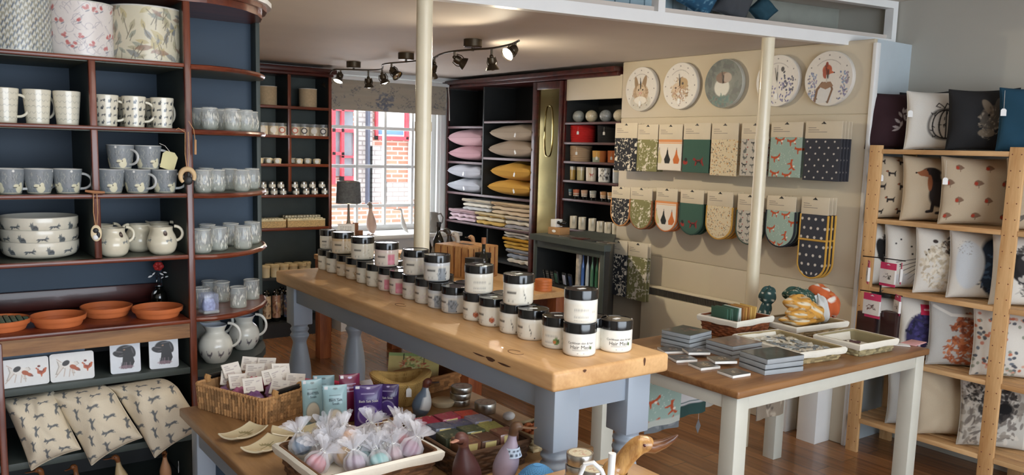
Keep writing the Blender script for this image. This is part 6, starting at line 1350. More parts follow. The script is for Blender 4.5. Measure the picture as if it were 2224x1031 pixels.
# ============================================================ HANGING PACKS
def fab(kind, w=90, h=120):
	g = random.Random(hash(kind) % 97 if False else sum(map(ord, kind)))
	if kind in ('black', 'olive'):
		im = Img(w, h, rgb(44, 46, 52) if kind == 'black' else rgb(134, 132, 88)); c = rgb(226, 218, 200)
		for k in range(90): im.shape(LEAFS, g.random(), g.random(), g.uniform(.05, .10), c if k % 3 else rgb(190, 186, 168) if kind == 'black' else rgb(176, 172, 130), g.random()*6)
		for k in range(9): im.shape(HARE_SIT if k % 2 else HARE, g.random(), (k+.5)/9, .2, c)
	elif kind == 'pear':
		im = Img(w, h, rgb(232, 224, 212)); im.rect(0, .92, 1, 1, rgb(222, 150, 96)); im.rect(0, .87, 1, .9, rgb(226, 170, 120))
		for x, c in ((.06, rgb(206, 196, 150)), (.42, rgb(44, 46, 46)), (.8, rgb(206, 116, 60))): im.shape(PEARS, x, .45, .5, c); im.line([(x, .66), (x, .73)], .02, rgb(60, 50, 40))
	elif kind == 'greendog':
		im = Img(w, h, rgb(62, 96, 84)); im.shape(DOGRUN, .62, .35, .46, rgb(140, 50, 46)); im.shape(DOGRUN, .62, .33, .26, rgb(50, 48, 46)); im.ell(.12, .3, .1, .07, rgb(160, 56, 50)); im.ell(.14, .38, .06, .06, rgb(46, 46, 46))
	elif kind == 'floral':
		im = Img(w, h, rgb(222, 208, 176))
		for k in range(230): im.shape(LEAFS, g.random(), g.random(), g.uniform(.03, .07), g.choice([rgb(196, 132, 60), rgb(120, 112, 96), rgb(70, 72, 76), rgb(214, 166, 96), rgb(160, 96, 50)]), g.random()*6)
	elif kind == 'grey':
		im = Img(w, h, rgb(196, 190, 178))
		for k in range(16): x, y = (k % 3+.5)/3, (k//3+.5)/5; im.shape(g.choice([HEN, HARE_SIT, FOX, DACHS]), x, y, .2, g.choice([rgb(60, 62, 62), rgb(110, 112, 108)]), g.uniform(-.5, .5)); im.ell(x+.1, y+.08, .02, .02, rgb(150, 60, 50))
	elif kind == 'fox':
		im = Img(w, h, rgb(158, 182, 170))
		for k in range(60): im.ell(g.random(), g.random(), .009, .009, rgb(216, 224, 212))
		for (x, y, r_) in ((.3, .92, 0), (.7, .9, .3), (.22, .48, .3), (.72, .3, -1.2), (.95, .7, .2), (.2, .08, 0), (.6, .05, .2)): im.shape(FOX, x, y, .3, rgb(190, 84, 46), r_); im.ell(x+.08, y-.02, .03, .025, rgb(236, 226, 210))
	else:
		im = Img(w, h, rgb(58, 60, 68))
		for j in range(7):
			for i in range(4): im.ell((i+.3+.4*(j % 2))/4, (j+.5)/7, .022, .022, rgb(212, 206, 196));
	return im
trimc = {'black': rgb(200, 140, 84), 'olive': rgb(150, 96, 62), 'pear': rgb(204, 124, 72), 'greendog': rgb(50, 80, 70), 'floral': rgb(198, 152, 70), 'grey': rgb(66, 84, 74), 'fox': rgb(36, 40, 48), 'dots': rgb(206, 160, 70)}
def hang(kind, what, x0, x1, yt, ys, yb, n, lab, glove=False, two=None, X=None, double=False):
	X = X or (4.04 if glove else 4.07); cxp = (x0+x1)/2; ya, _ = xz(x0, yt, X); yb_, zt = xz(x1, yt, X); w = abs(ya-yb_); y = (ya+yb_)/2
	zt = xz(cxp, yt, X)[1]; zs = xz(cxp, ys, X)[1]; zb2 = xz(cxp, yb, X)[1]; H = zt-zs; L = zs-zb2
	t = thing(what, None, None); im = fab(kind, 150, max(60, int(150*L/w)))
	m = MB(); m.bbox(-w/2, w/2, -.004, .0, -H, 0, .001)
	m.build('header_card', MT['panelcard'], t)
	m = MB(); g = random.Random(int(x0))
	for j, (a, b_, yy_) in enumerate(((-.42, -.2, .62), (-.42, -.12, .5), (-.42, .1, .38))): m.box(a*w, b_*w, -.0046, -.0041, -H*(1-yy_)-.0016, -H*(1-yy_)+.0016)
	m.build('header_print', plain('print_grey', rgb(140, 132, 122), .7), t)
	m = MB(); m.prism([(-.016, 0), (.016, 0), (.006, .008), (0, .014), (-.006, .008)], -.0055, -.0042, fn=lambda p_: (p_[0], p_[2], p_[1]-H*.16)); m.build('hang_hole', MT['black'], t)
	m = MB(); nu, nv = 96, max(48, int(96*L/w)); us, vs = np.meshgrid(np.linspace(0, 1, nu), np.linspace(0, 1, nv))
	Xg = (us-.5)*w; Zg = -H-L*(1-vs)
	if glove:
		r = w*.5; rr = w*.5
		for j in range(nv):
			z = L*(vs[j, 0])
			if z < rr: Xg[j] *= math.sqrt(max(.0, 1-((rr-z)/rr)**2))
	B = (np.clip(1-(2*us-1)**2, 0, 1))**.35*(np.clip(4*vs*(1-vs), 0, 1))**.2; th = .007 if glove else .004
	P = np.stack([Xg, -.002-th*B, Zg], -1); Pb = np.stack([Xg, .002+th*.6*B, Zg], -1)
	m.grid(P, im.sample(us, vs)); m.grid(Pb[:, ::-1], np.ones_like(P)*np.array(trimc[kind] if glove else im.a.mean(axis=(0, 1))))
	if not glove:
		ring = [tuple(P[0, i]) for i in range(nu)]+[tuple(P[j, -1]) for j in range(1, nv)]+[tuple(P[-1, i]) for i in range(nu-2, -1, -1)]+[tuple(P[j, 0]) for j in range(nv-2, 0, -1)]
		ring2 = [tuple(Pb[0, i]) for i in range(nu)]+[tuple(Pb[j, -1]) for j in range(1, nv)]+[tuple(Pb[-1, i]) for i in range(nu-2, -1, -1)]+[tuple(Pb[j, 0]) for j in range(nv-2, 0, -1)]
		k = len(ring); m.add(ring+ring2, [(i, (i+1) % k, (i+1) % k+k, i+k) for i in range(k)], 0, tuple(im.a.mean(axis=(0, 1))*.7))
	m.build('fabric', MT['fabric'], t)
	if glove:
		m = MB(); path = [tuple(P[j, 0]) for j in range(nv-1, -1, -1)]+[tuple(P[j, -1]) for j in range(nv)]; path = [(x, -.001, z) for x, _, z in path]
		m.tube(path[::2], .0062, 7, cap=True);
		if double: m.tube([(-w/2, -.008, -H-L*.40), (w/2, -.008, -H-L*.40)], .006, 7)
		m.build('trim_binding', plain('binding', trimc[kind], .9), t)
	if two:
		m = MB(); z0 = xz(cxp, two, X)[1]-zt; im2 = Img(60, 30, rgb(222, 206, 186)); im2.blot(.3, .5, .4, [rgb(60, 56, 54), rgb(180, 150, 120)], 24, 4, .2); im2.blot(.75, .5, .35, [rgb(60, 56, 54), rgb(180, 150, 120)], 20, 6, .2)
		us2, vs2 = np.meshgrid(np.linspace(0, 1, 50), np.linspace(0, 1, 26)); m.grid(np.stack([(us2-.5)*w*.96, np.full_like(us2, -.001), z0+(-H-L-z0)*(1-vs2)], -1), im2.sample(us2, vs2)); m.grid(np.stack([(.5-us2)*w*.96, np.full_like(us2, .003), z0+(-H-L-z0)*(1-vs2)], -1), np.ones((26, 50, 3))*.5)
		m.build('lower_cloth', MT['fabric'], t)
	P0 = Proto(t); step = .034 if glove else .029
	for i in range(n):
		xx = X+i*step
		if xx > BACKX-.016: break
		P0.put((xx, y, zt), -PI/2, lab if i == 0 else 'copy hanging behind the '+lab.replace('front ', '', 1), (None if i == 0 else 'packs behind the '+lab.split(',')[0].replace('front ', '')), what.replace('_', ' '))
	hk = MB(); hk.tube([(BACKX, y, zt-H*.14), (X-.012, y, zt-H*.14), (X-.014, y, zt-H*.1)], .0016, 6); tag(hk.build('wall_hook', MT['steel']), 'steel hook holding the '+lab.replace('front ', '', 1), 'hook')
MT['panelcard'] = plain('kraft_cream_card', rgb(212, 200, 176), .6, amt=.03)
L1 = [('black', 1338, 1386, 267, 300, 371, 3, 'front black and white leafy tea towel pack, upper row'), ('olive', 1387, 1431, 270, 303, 372, 3, 'front olive and white leafy tea towel pack, upper row'), ('pear', 1433, 1484, 270, 303, 370, 4, 'front white tea towel pack with pears, upper row'),
	  ('greendog', 1487, 1545, 267, 303, 375, 4, 'front green tea towel pack with red dogs, upper row'), ('floral', 1548, 1606, 267, 303, 382, 5, 'front orange floral tea towel pack, upper row'), ('grey', 1613, 1672, 267, 302, 383, 3, 'front grey animal tea towel pack behind the pole, upper row'),
	  ('fox', 1677, 1746, 265, 298, 385, 5, 'front mint fox tea towel pack, upper row'), ('dots', 1752, 1832, 263, 301, 393, 6, 'front charcoal dotted tea towel pack, upper row')]
for a in L1: hang(a[0], 'tea_towel_pack', *a[1:])
L2 = [('black', 1330, 1370, 406, 431, 490, 2, 'front black leafy oven glove with orange edge'), ('olive', 1371, 1418, 408, 434, 497, 3, 'front olive leafy oven glove with brown edge'), ('pear', 1427, 1473, 409, 437, 502, 3, 'front white oven glove with pears'),
	  ('greendog', 1480, 1530, 412, 442, 509, 3, 'front green oven glove with red dog'), ('floral', 1538, 1594, 416, 448, 519, 4, 'front floral oven glove with mustard edge'), ('grey', 1604, 1658, 422, 458, 530, 2, 'front grey animal oven glove behind the pole'),
	  ('fox', 1668, 1731, 426, 458, 536, 4, 'front mint fox oven glove with black edge')]
for a in L2: hang(a[0], 'oven_glove', *a[1:], glove=True)
hang('dots', 'double_oven_glove', 1743, 1803, 428, 466, 605, 3, 'front long charcoal dotted double oven glove with mustard edge', glove=True, double=True)
hang('black', 'tea_towel_pack', 1326, 1364, 522, 552, 642, 2, 'front black leafy tea towel pack, lower row above the heater', two=623, X=4.08)
hang('olive', 'tea_towel_pack', 1366, 1408, 527, 558, 653, 2, 'front olive leafy tea towel pack, lower row above the heater', two=630, X=4.08)
hx = BACKX-.085; ya, zt = xz(1394, 617, hx); yb_, _ = xz(1600, 660, hx); t = thing('panel_heater', 'cream electric panel heater with dark top grille, on the partition behind the table', 'heater', (0, 0, 0))
MB().bbox(hx, BACKX-.02, yb_, ya, .28, zt-.06, .006).build('casing', MT['cream'], t)
m = MB(); m.bbox(hx+.01, BACKX-.02, yb_, ya, zt-.012, zt, .004); m.box(BACKX-.03, BACKX-.02, yb_, ya, zt-.06, zt-.012); m.box(hx+.008, BACKX-.03, ya-.01, ya, zt-.06, zt-.012); m.build('hood', MT['cream'], t)
m = MB(); n = 60
for k in range(n): y = yb_+.01+(ya-yb_-.03)*k/n; m.box(hx+.012, hx+.016, y, y+.006, zt-.058, zt-.013)
m.box(hx+.03, hx+.034, yb_+.004, ya-.012, zt-.059, zt-.013); m.build('grille', plain('dark_grille', rgb(88, 84, 76), .5), t)
MB().box(BACKX-.0195, BACKX-.0005, yb_+.1, yb_+.14, .4, .5).build('bracket', MT['steel'], t)
# ============================================================ CUSHIONS ON THE GLAZED-IN LEDGE
def on_ledge(px, py, o):
	d = _R*(px-1112)/FPX - _U*(py-CYP)/FPX + _F       # meets the ledge line plane Y = beamY(X)+o
	s_ = (3.09+.165*2.09+o)/(d[1]+.165*d[0]); return EYE+d*s_
for k, (px, py, sz, c, rot, lb) in enumerate(((1520, 14, .19, rgb(40, 84, 112), .5, 'blue patterned cushion on the ledge above the ceiling edge'), (1595, 22, .19, rgb(72, 74, 78), .35, 'dark grey cushion leaning beside the blue one on the ledge'), (1655, 48, .12, rgb(36, 72, 86), .785, 'teal cushion, only its corner showing on the ledge'), (1250, -14, .19, rgb(30, 36, 52), .3, 'dark navy cushion at the left end of the ledge'))):
	q = on_ledge(px, py, .16); im = Img(60, 60, c);
	if k == 0: im.blot(.5, .5, .6, [rgb(60, 120, 150), rgb(30, 60, 90), rgb(110, 150, 170)], 90, 3, .08)
	zmin = 2.296+sz*.5*(abs(math.cos(rot))+abs(math.sin(rot)))*.88
	t = thing('ledge_cushion', lb, 'cushion', (float(q[0]), float(q[1]), max(float(q[2]), zmin)), 0, 'cushions on the ledge'); m = MB(); cushion(m, sz, sz, .09, im, c, seed=40+k, n=30); m.build('cover', MT['fabric'], t)
	t.rotation_euler = (Matrix.Rotation(camrz(q[0], q[1])*.6, 3, 'Z') @ Matrix.Rotation(rot, 3, 'Y')).to_euler()
	if k == 0: label_tag(t, .07, -.03, .07, .012, .018, .02)
# ============================================================ PINE SHELVING WITH PICTURE CUSHIONS
PX = 4.15; PD = .36
yU1 = [xz(1892, 440, PX)[0], xz(2198, 440, PX)[0]]; yU3 = yU1[1]-(yU1[0]-yU1[1])-.08
def zpx(px, py): return xz(px, py, PX)[1]
PZ = [zpx(2000, 326), zpx(2050, 489), zpx(2030, 646), zpx(2080, 813), zpx(2060, 968)]
print('PINE', yU1, PZ)
t = thing('pine_shelving', 'raw pine slatted shelving against the right wall, holding the picture cushions', 'shelves', (0, 0, 0))
for y in yU1+[yU3]:
	for x in (PX, PX+PD-.02):
		MB().bbox(x, x+.02, y-.034, y+.034, 0, PZ[0]+.022, .002).build('upright', MT['pine_z'], t)
m = MB()
for y in yU1+[yU3]:
	for k in range(22):
		z = .06+k*.075;
		for s_ in (-.02, .02): m.ell((PX-.0005, y+s_, z), (.001, .003, .003), 8, 4)
m.build('peg_holes', MT['mahogany'], t)
for z in PZ:
	m = MB();
	for k in range(4): m.bbox(PX+.0205+k*.085, PX+.0205+k*.085+.07, yU3+.0, yU1[0]+.03, z-.018, z, .002)
	m.build('shelf', MT['pine_y'], t)
	for ya_, yb_ in ((yU1[1]+.035, yU1[0]-.035), (yU3+.035, yU1[1]-.035)): MB().bbox(PX+.002, PX+.0195, ya_, yb_, z-.022, z+.002, .002).build('front_rail', MT['pine_y'], t)
NAT = rgb(198, 182, 156); WHT = rgb(222, 220, 212)
def pic(kind):
	im = Img(220, 220, NAT if kind in ('dachs', 'dachsbig', 'robin', 'plain', 'natural') else WHT); g = random.Random(sum(map(ord, kind))); A = im
	if kind in ('duckblue', 'cow', 'horse', 'penguin', 'sheep', 'labpup', 'cat', 'badger'): im.X = im.X+.14
	if kind == 'maroon':
		im = Img(220, 220, rgb(46, 20, 28)); im.X = im.X+.1
		for k in range(14): a = k*.5; im.shape(LEAFS, .66+.1*math.cos(a), .5+.17*math.sin(a*1.3), .12, rgb(170, 160, 160), a)
	elif kind == 'pumpkin':
		bk = rgb(34, 32, 34); im.X = im.X+.06
		im.ell(.66, .42, .28, .27, bk); im.ell(.66, .42, .25, .24, rgb(205, 200, 190))
		for k in (-2, -1, 0, 1, 2): im.line([(.66+k*.09+.0*a, .42+.25*math.cos(a)*(1-.1*abs(k))) if False else (.66+k*.1*math.sin(a)+.0, .42+.24*math.cos(a)) for a in np.linspace(0, PI, 14)], .022, bk)
		for k in range(26): x, y = .66+g.uniform(-.22, .22), .42+g.uniform(-.2, .2); im.ell(x, y, .03, .008, bk, g.random()*3)
		im.line([(.62, .68), (.66, .78), (.72, .74), (.7, .68)], .02, bk); im.line([(.62, .7), (.54, .78), (.5, .72), (.56, .7)], .016, bk); im.line([(.7, .7), (.8, .8), (.84, .72)], .016, bk)
	elif kind == 'hareblack':
		im = Img(220, 220, rgb(30, 31, 33)); im.X = im.X+.1; f = [rgb(120, 108, 92), rgb(86, 80, 72), rgb(150, 140, 126)]; im.ell(.72, .52, .16, .2, f[1]); im.ell(.66, .68, .06, .16, f[0], .5); im.ell(.8, .72, .05, .14, f[1], -.2); im.blot(.72, .5, .2, f, 70, 3, .12); im.ell(.68, .56, .02, .02, (0, 0, 0)); im.ell(.66, .28, .12, .07, f[0]); im.blot(.7, .3, .15, f, 30, 5, .12)
	elif kind == 'teal': im = Img(60, 60, rgb(22, 66, 88))
	elif kind == 'dachs':
		for j in range(5):
			for i in range(3): im.shape(DACHS, (i+.3+.45*(j % 2))/3, (j+.5)/5, .17, rgb(44, 38, 36)); im.ell((i+.3+.45*(j % 2))/3-.06, (j+.5)/5+.03, .014, .014, rgb(150, 84, 50))
	elif kind == 'dachsbig':
		im.X = im.X+.13; bk = rgb(40, 34, 34); tn = rgb(150, 92, 58); im.ell(.66, .42, .17, .22, bk); im.ell(.58, .58, .08, .16, bk, .2); im.ell(.52, .74, .13, .085, bk); im.poly([(.30, .73), (.46, .80), (.5, .66), (.36, .68)], tn); im.ell(.58, .7, .06, .12, rgb(30, 26, 26), .2); im.ell(.5, .58, .035, .12, tn); im.ell(.47, .78, .014, .014, (0, 0, 0)); im.line([(.56, .3), (.56, .14), (.5, .13)], .05, bk); im.line([(.68, .26), (.68, .12), (.63, .11)], .05, bk); im.ell(.76, .34, .08, .2, bk); im.ell(.3, .725, .016, .014, (0, 0, 0))
	elif kind == 'robin':
		for j in range(4):
			for i in range(3): x, y = (i+.25+.35*(j % 2))/2.6, (j+.5)/4.2; im.shape(ROBIN, x, y, .16, rgb(130, 104, 84)); im.ell(x-.028, y+.0, .024, .028, rgb(176, 66, 44))
	elif kind == 'labpup': im.blot(.6, .6, .26, [rgb(26, 26, 28), rgb(50, 48, 50), rgb(90, 88, 88)], 120, 3, .2); im.ell(.42, .56, .09, .2, rgb(24, 24, 26), .3); im.ell(.62, .6, .2, .18, rgb(38, 36, 38)); im.ell(.58, .68, .1, .05, rgb(150, 146, 142)); im.ell(.62, .48, .09, .06, rgb(90, 88, 86)); im.blot(.6, .3, .16, [rgb(190, 188, 182), rgb(60, 60, 62)], 40, 8)
	elif kind == 'cat':
		bk = rgb(44, 42, 44)
		for k in range(9): im.ell(g.uniform(.2, .7), g.uniform(.3, .85), .016, .016, bk)
		for k in range(7): im.line([(.7, .5-.03*k), (.3+.05*k, .42-.07*k)], .010, bk)
		im.ell(.76, .5, .16, .12, bk, .4); im.ell(.7, .58, .05, .03, bk); im.blot(.78, .4, .16, [bk, rgb(110, 106, 104)], 40, 2, .2); im.ell(.5, .14, .3, .1, rgb(190, 200, 214), 0, .5)
	elif kind == 'sheep': im.blot(.55, .42, .36, [rgb(214, 204, 182), rgb(184, 172, 148), rgb(232, 226, 210)], 260, 3, .1); im.blot(.66, .74, .16, [rgb(70, 60, 56), rgb(120, 104, 92), rgb(40, 36, 36)], 90, 5, .18); im.ell(.4, .8, .04, .03, rgb(60, 50, 46)); im.ell(.3, .66, .014, .014, rgb(60, 50, 46)); im.ell(.26, .58, .012, .012, rgb(60, 50, 46)); im.blot(.86, .6, .16, [rgb(60, 50, 46), rgb(150, 136, 120)], 60, 7, .16)
	elif kind == 'penguin': im.ell(.78, .45, .25, .5, rgb(34, 50, 70), .15); im.blot(.76, .4, .3, [rgb(30, 44, 66), rgb(70, 96, 126), rgb(20, 26, 40)], 80, 3, .12); im.ell(.4, .5, .2, .36, rgb(208, 216, 222)); im.blot(.35, .75, .12, [rgb(150, 150, 148)], 30, 6, .1)
	elif kind == 'horse': im.blot(.75, .5, .3, [rgb(60, 34, 28), rgb(96, 58, 44), rgb(34, 24, 24)], 120, 3, .2); im.poly([(.25, .05), (.5, .5), (.6, .2)], rgb(120, 124, 134)); im.blot(.45, .6, .14, [rgb(70, 80, 110), rgb(40, 44, 60)], 40, 9, .2); im.line([(.2, .3), (.5, .15)], .02, rgb(120, 120, 126))
	elif kind == 'duckblue': im.ell(.55, .4, .34, .36, rgb(48, 44, 90)); im.blot(.55, .42, .34, [rgb(40, 38, 80), rgb(66, 60, 116), rgb(28, 28, 52)], 120, 3, .14); im.blot(.6, .12, .2, [rgb(230, 230, 232), rgb(60, 60, 90)], 60, 4, .16); im.rect(.44, .72, .72, .90, rgb(204, 44, 84)); im.line([(.50, .81), (.66, .81)], .03, rgb(236, 180, 190)); im.line([(.3, .66), (.5, .6)], .012, rgb(60, 60, 70))
	elif kind == 'cow': im.rect(0, 0, 1, 1, rgb(190, 190, 186)); im.blot(.75, .55, .3, [rgb(150, 78, 44), rgb(186, 106, 64), rgb(110, 54, 32)], 160, 3, .16); im.blot(.62, .25, .26, [rgb(160, 84, 48), rgb(196, 120, 76)], 120, 7, .16); im.line([(.2, .92), (.45, .8), (.75, .8)], .05, rgb(232, 230, 222))
	elif kind == 'hearts':
		for k in range(130): im.ell(g.random(), g.random(), .022, .026, g.choice([rgb(196, 120, 90), rgb(110, 120, 130), rgb(150, 156, 140), rgb(214, 170, 150), rgb(90, 96, 104), rgb(206, 140, 120)]), g.random()*3)
	elif kind == 'badger': im.rect(0, 0, 1, 1, rgb(196, 194, 186)); im.blot(.5, .5, .5, [rgb(214, 210, 200), rgb(150, 144, 134), rgb(120, 114, 108)], 260, 3, .12); im.blot(.62, .66, .26, [rgb(36, 34, 34), rgb(60, 56, 54)], 110, 5, .2); im.ell(.7, .6, .1, .08, rgb(14, 14, 16)); im.blot(.3, .8, .16, [rgb(40, 38, 38), rgb(200, 196, 188)], 60, 8, .2)
	elif kind == 'dark': im = Img(40, 40, rgb(30, 32, 40))
	elif kind == 'bwdog': im.rect(0, 0, 1, 1, rgb(176, 176, 172)); im.blot(.4, .2, .25, [rgb(60, 58, 56), rgb(120, 118, 112), rgb(210, 208, 200)], 90, 3, .16)
	elif kind == 'plain': pass
	elif kind == 'natural': im.shape(HARE, .3, .2, .3, rgb(110, 104, 96))
	return im
CS = .345
cush = [ # row, left px, kind, label, tagged
	(0, 1874, 'maroon', 'dark maroon cushion with a small pale sprig, at the left end of the top shelf', 0), (0, 1962, 'pumpkin', 'white cushion with black line-drawn pumpkin on the top shelf', 1), (0, 2056, 'hareblack', 'black cushion with a brown hare on the top shelf', 0), (0, 2170, 'teal', 'plain teal cushion at the right photo edge on the top shelf', 1),
	(1, 1899, 'dachs', 'natural linen cushion with rows of small black dachshunds', 1), (1, 1968, 'dachsbig', 'natural linen cushion with one large black and tan dachshund', 0), (1, 2056, 'robin', 'natural linen cushion with small robins', 1), (1, 2206, 'natural', 'natural linen cushion in the right bay, second shelf, cut by the photo edge', 1),
	(2, 1890, 'labpup', 'white cushion with black puppy head, behind the pink packs', 0), (2, 1941, 'cat', 'white cushion with black whiskered face on the third shelf', 0), (2, 2013, 'sheep', 'white cushion with a woolly sheep on the third shelf', 0), (2, 2091, 'penguin', 'pale cushion with dark blue seabird beside the pine upright', 0), (2, 2192, 'labpup', 'white cushion with dark dog face in the right bay, third shelf', 0),
	(3, 1928, 'horse', 'white cushion with dark brown horse behind the pink packs', 0), (3, 1988, 'duckblue', 'white cushion with dark blue feathered bird and pink label', 0), (3, 2058, 'cow', 'pale grey cushion with shaggy orange highland cow', 0), (3, 2164, 'hearts', 'white cushion with small multicoloured hearts in the right bay', 0),
	(4, 1975, 'bwdog', 'grey cushion with black and white animal print on the lowest shelf', 0), (4, 2043, 'plain', 'plain natural cushion slumped on the lowest shelf', 0), (4, 2150, 'badger', 'cushion with shaggy black and white dog face in the right bay, lowest shelf', 0)]
for k, (row, lpx, kd, lb, tg) in enumerate(cush):
	z = PZ[row]+.002; gap = (PZ[row-1]-PZ[row]-.03) if row else 9; s_ = min(CS if row else .335, gap*1.02); s_ = .30 if row == 0 else min(.345, gap)
	if kd in ('horse', 'bwdog'): s_ *= .9
	cpx = lpx+FPX*s_*.46/4.3*1.0; X = PX+.165+.012*(k % 2); q = oX(cpx, 400, X); y = float(q[1]); rz = camrz(X, y)+(.30 if kd != 'plain' else .42)
	t = thing('picture_cushion', lb, 'cushion', (X, y, z+s_*.5), 0, 'picture cushions on the pine shelving'); m = MB(); bk = pic(kd); c0 = tuple(bk.a[2, 2]); cushion(m, s_, s_, .11, bk, c0, seed=60+k, n=110, wr=.006 if kd != 'plain' else .014, pinch=.06)
	m.build('cover', MT['fabric'], t)
	t.rotation_euler = (Matrix.Rotation(rz, 3, 'Z') @ Matrix.Rotation(-.10, 3, 'X')).to_euler()
	if tg:
		label_tag(t, -s_*(.47 if kd != 'dachs' else .40), -.05, s_*.43, .024, .034, .085)
for k, (cpx, lb) in enumerate(((1990, 'dark cushion peeking behind the pumpkin cushion'), (2120, 'second dark cushion behind the black hare cushion'))):
	X = PX+.32; q = oX(cpx+20, 250, X); t = thing('picture_cushion', lb, 'cushion', (X, float(q[1]), PZ[0]+.16), -PI/2, 'dark cushions at the back of the top shelf'); m = MB(); cushion(m, .31, .31, .08, pic('dark'), rgb(30, 32, 40), seed=90+k, n=30); m.build('cover', MT['fabric'], t)
pk = plain('magenta_card', rgb(206, 58, 104), .5)
def pinkpack(px0, px1, py0, py1, X, lb, rz, kd):
	y0, z1 = xz(px0, py0, X); y1, _ = xz(px1, py0, X); z0 = xz((px0+px1)/2, py1, X)[1]; w = abs(y0-y1)*1.05; h = z1-z0; t = thing('gift_pack', lb, 'pack', (X, (y0+y1)/2, z0), -PI/2+rz, 'pink-headed packs hanging by the pine upright')
	m = MB(); m.box(-w/2, w/2, -.001, .001, h*.72, h); m.box(-w/2, w/2, -.001, .001, 0, h*.12); m.build('pink_header', pk, t)
	im = Img(60, 60, rgb(232, 230, 226)); im.blot(.5, .5, .25, [rgb(50, 40, 40), rgb(120, 70, 60)] if kd else [rgb(60, 60, 60)], 18, 3+kd, .3)
	m = MB(); us, vs = np.meshgrid(np.linspace(0, 1, 30), np.linspace(0, 1, 30)); m.grid(np.stack([(us-.5)*w*.94, -.006-.0*us, h*.12+vs*h*.6], -1), im.sample(us, vs)); m.box(-w*.47, w*.47, -.0058, .006, h*.12, h*.72, 0, rgb(214, 212, 208)); m.build('packet', MT['gloss_print'], t)
	MB().prism([(-.012, 0), (.012, 0), (0, .007)], -.002, -.0012, fn=lambda p_: (p_[0], p_[2], h*.9+p_[1])).build('hang_hole', MT['white'], t)
for i, a in enumerate(((1912, 1950, 568, 622, 4.02, 'pink-headed pack, upper right of the group by the pine upright', -.2, 0), (1876, 1900, 564, 616, 4.0, 'pink-headed pack, upper left of the group, seen edge-on', -.9, 1), (1954, 1964, 570, 618, 4.05, 'pink-headed pack edge at the far right of the upper group', -.9, 1),
		  (1876, 1916, 634, 690, 3.99, 'pink-headed pack with row of puppies, lower left of the group', -.15, 1), (1936, 1966, 638, 684, 4.04, 'pink-headed pack, lower right of the group, turned away', -.7, 0))): pinkpack(*a)
y0, zt = xz(1903, 560, 4.03); zlo = xz(1920, 745, 4.03)[1]; t = thing('wire_rack', 'thin black wire rack fixed to the pine upright, holding the pink-headed packs', 'rack', (4.06, y0-.02, 0))
MB().tube([(0, 0, zlo), (0, 0, zt+.02)], .004, 8).build('pole', MT['blackmetal'], t)
for z in (zt+.0, xz(1903, 636, 4.03)[1]):
	MB().tube([(-.02, .10, z), (0, 0, z), (.0, -.12, z)], .003, 6).build('arm', MT['blackmetal'], t); MB().tube([(0, 0, z), (PX-4.06+.004, .04, z)], .003, 6).build('bracket', MT['blackmetal'], t)
o = MB().bbox(-.03, .03, -.05, .05, 0, .14, .004).build('dark_bottle_pack', plain('dark_brown_pack', rgb(60, 34, 30), .3, coat=.4), t, (-.035, .03, xz(1900, 740, 4.0)[1]))
o = MB().bbox(-.025, .025, -.04, .04, 0, .15, .004).build('dark_bottle_pack', plain('dark_brown_pack', rgb(48, 28, 28), .3, coat=.4), t, (-.04, -.09, xz(1925, 740, 4.0)[1]))
# ============================================================ RIGHT-HAND TABLE
RX0, RX1, RY0, RY1, RZ = 2.405, 3.745, 1.885, 2.70, .75
rt = thing('side_table', 'table with brown wooden top and cream-white painted legs, covered in baskets and boxed sets', 'table', (0, 0, 0))
m = MB(); m.bbox(RX0, RX1, RY0, RY1, RZ-.03, RZ, .008, seg=3); m.build('tabletop', wood('brown_wax_top', rgb(152, 110, 70), rgb(118, 80, 48), 'X', .38, 2.2, coat=.2), rt)
lg = plain('cream_white_paint', rgb(206, 206, 194), .4, amt=.03)
for x in (RX0+.05, RX1-.05):
	for y in (RY0+.05, RY1-.05): MB().bbox(x-.035, x+.035, y-.035, y+.035, 0, RZ-.031, .003).build('leg', lg, rt)
m = MB(); z0 = float(oY(1640, 884, RY0+.02)[2]); m.bbox(RX0+.086, RX1-.086, RY0+.018, RY0+.038, z0, RZ-.031, .002); m.bbox(RX0+.086, RX1-.086, RY1-.038, RY1-.018, z0, RZ-.031, .002)
m.bbox(RX0+.018, RX0+.038, RY0+.086, RY1-.086, z0, RZ-.031, .002); m.bbox(RX1-.038, RX1-.018, RY0+.086, RY1-.086, z0, RZ-.031, .002); m.build('apron', lg, rt)
def zz(px, py, z): q = oZ(px, py, z); return float(q[0]), float(q[1])
def quadpx(pts, z): return [zz(px, py, z) for px, py in pts]
def slabset(P0_, ax, ay, th): pass
def stack(cx, cy, w, d, n, th, rot, names, imgs_, edge, grp, name='placemat_box', cat='box', jit=.06):
	for k in range(n):
		a = rot+random.uniform(-jit, jit); t = thing(name, names[k], cat, (cx+random.uniform(-.004, .004), cy+random.uniform(-.004, .004), RZ+.0006+k*(th+.0008)), a, grp)
		MB().bbox(-w/2, w/2, -d/2, d/2, 0, th*.9, .0015).build('boards', edge, t)
		us, vs = np.meshgrid(np.linspace(0, 1, 40), np.linspace(0, 1, 34)); m = MB(); m.grid(np.stack([(us-.5)*w*.995, (vs-.5)*d*.995, np.full_like(us, th)], -1), imgs_[k].sample(us, vs)); m.box(-w*.4975, w*.4975, -d*.4975, d*.4975, th*.9, th*.995, 0, rgb(90, 96, 98)); m.build('printed_top', MT['gloss_print'], t)
sg = plain('pale_grey_edge', rgb(158, 164, 168), .4, amt=.1); wg = plain('white_edge', rgb(236, 234, 228), .5)
def dk(c, cs, n=30, s_=3): im = Img(60, 50, c); im.blot(.55, .5, .26, cs, n, s_, .25); return im
gk = dk(rgb(80, 86, 82), [rgb(180, 120, 110), rgb(150, 96, 86)], 14);
on4 = ['bottom', 'second', 'third', 'top']
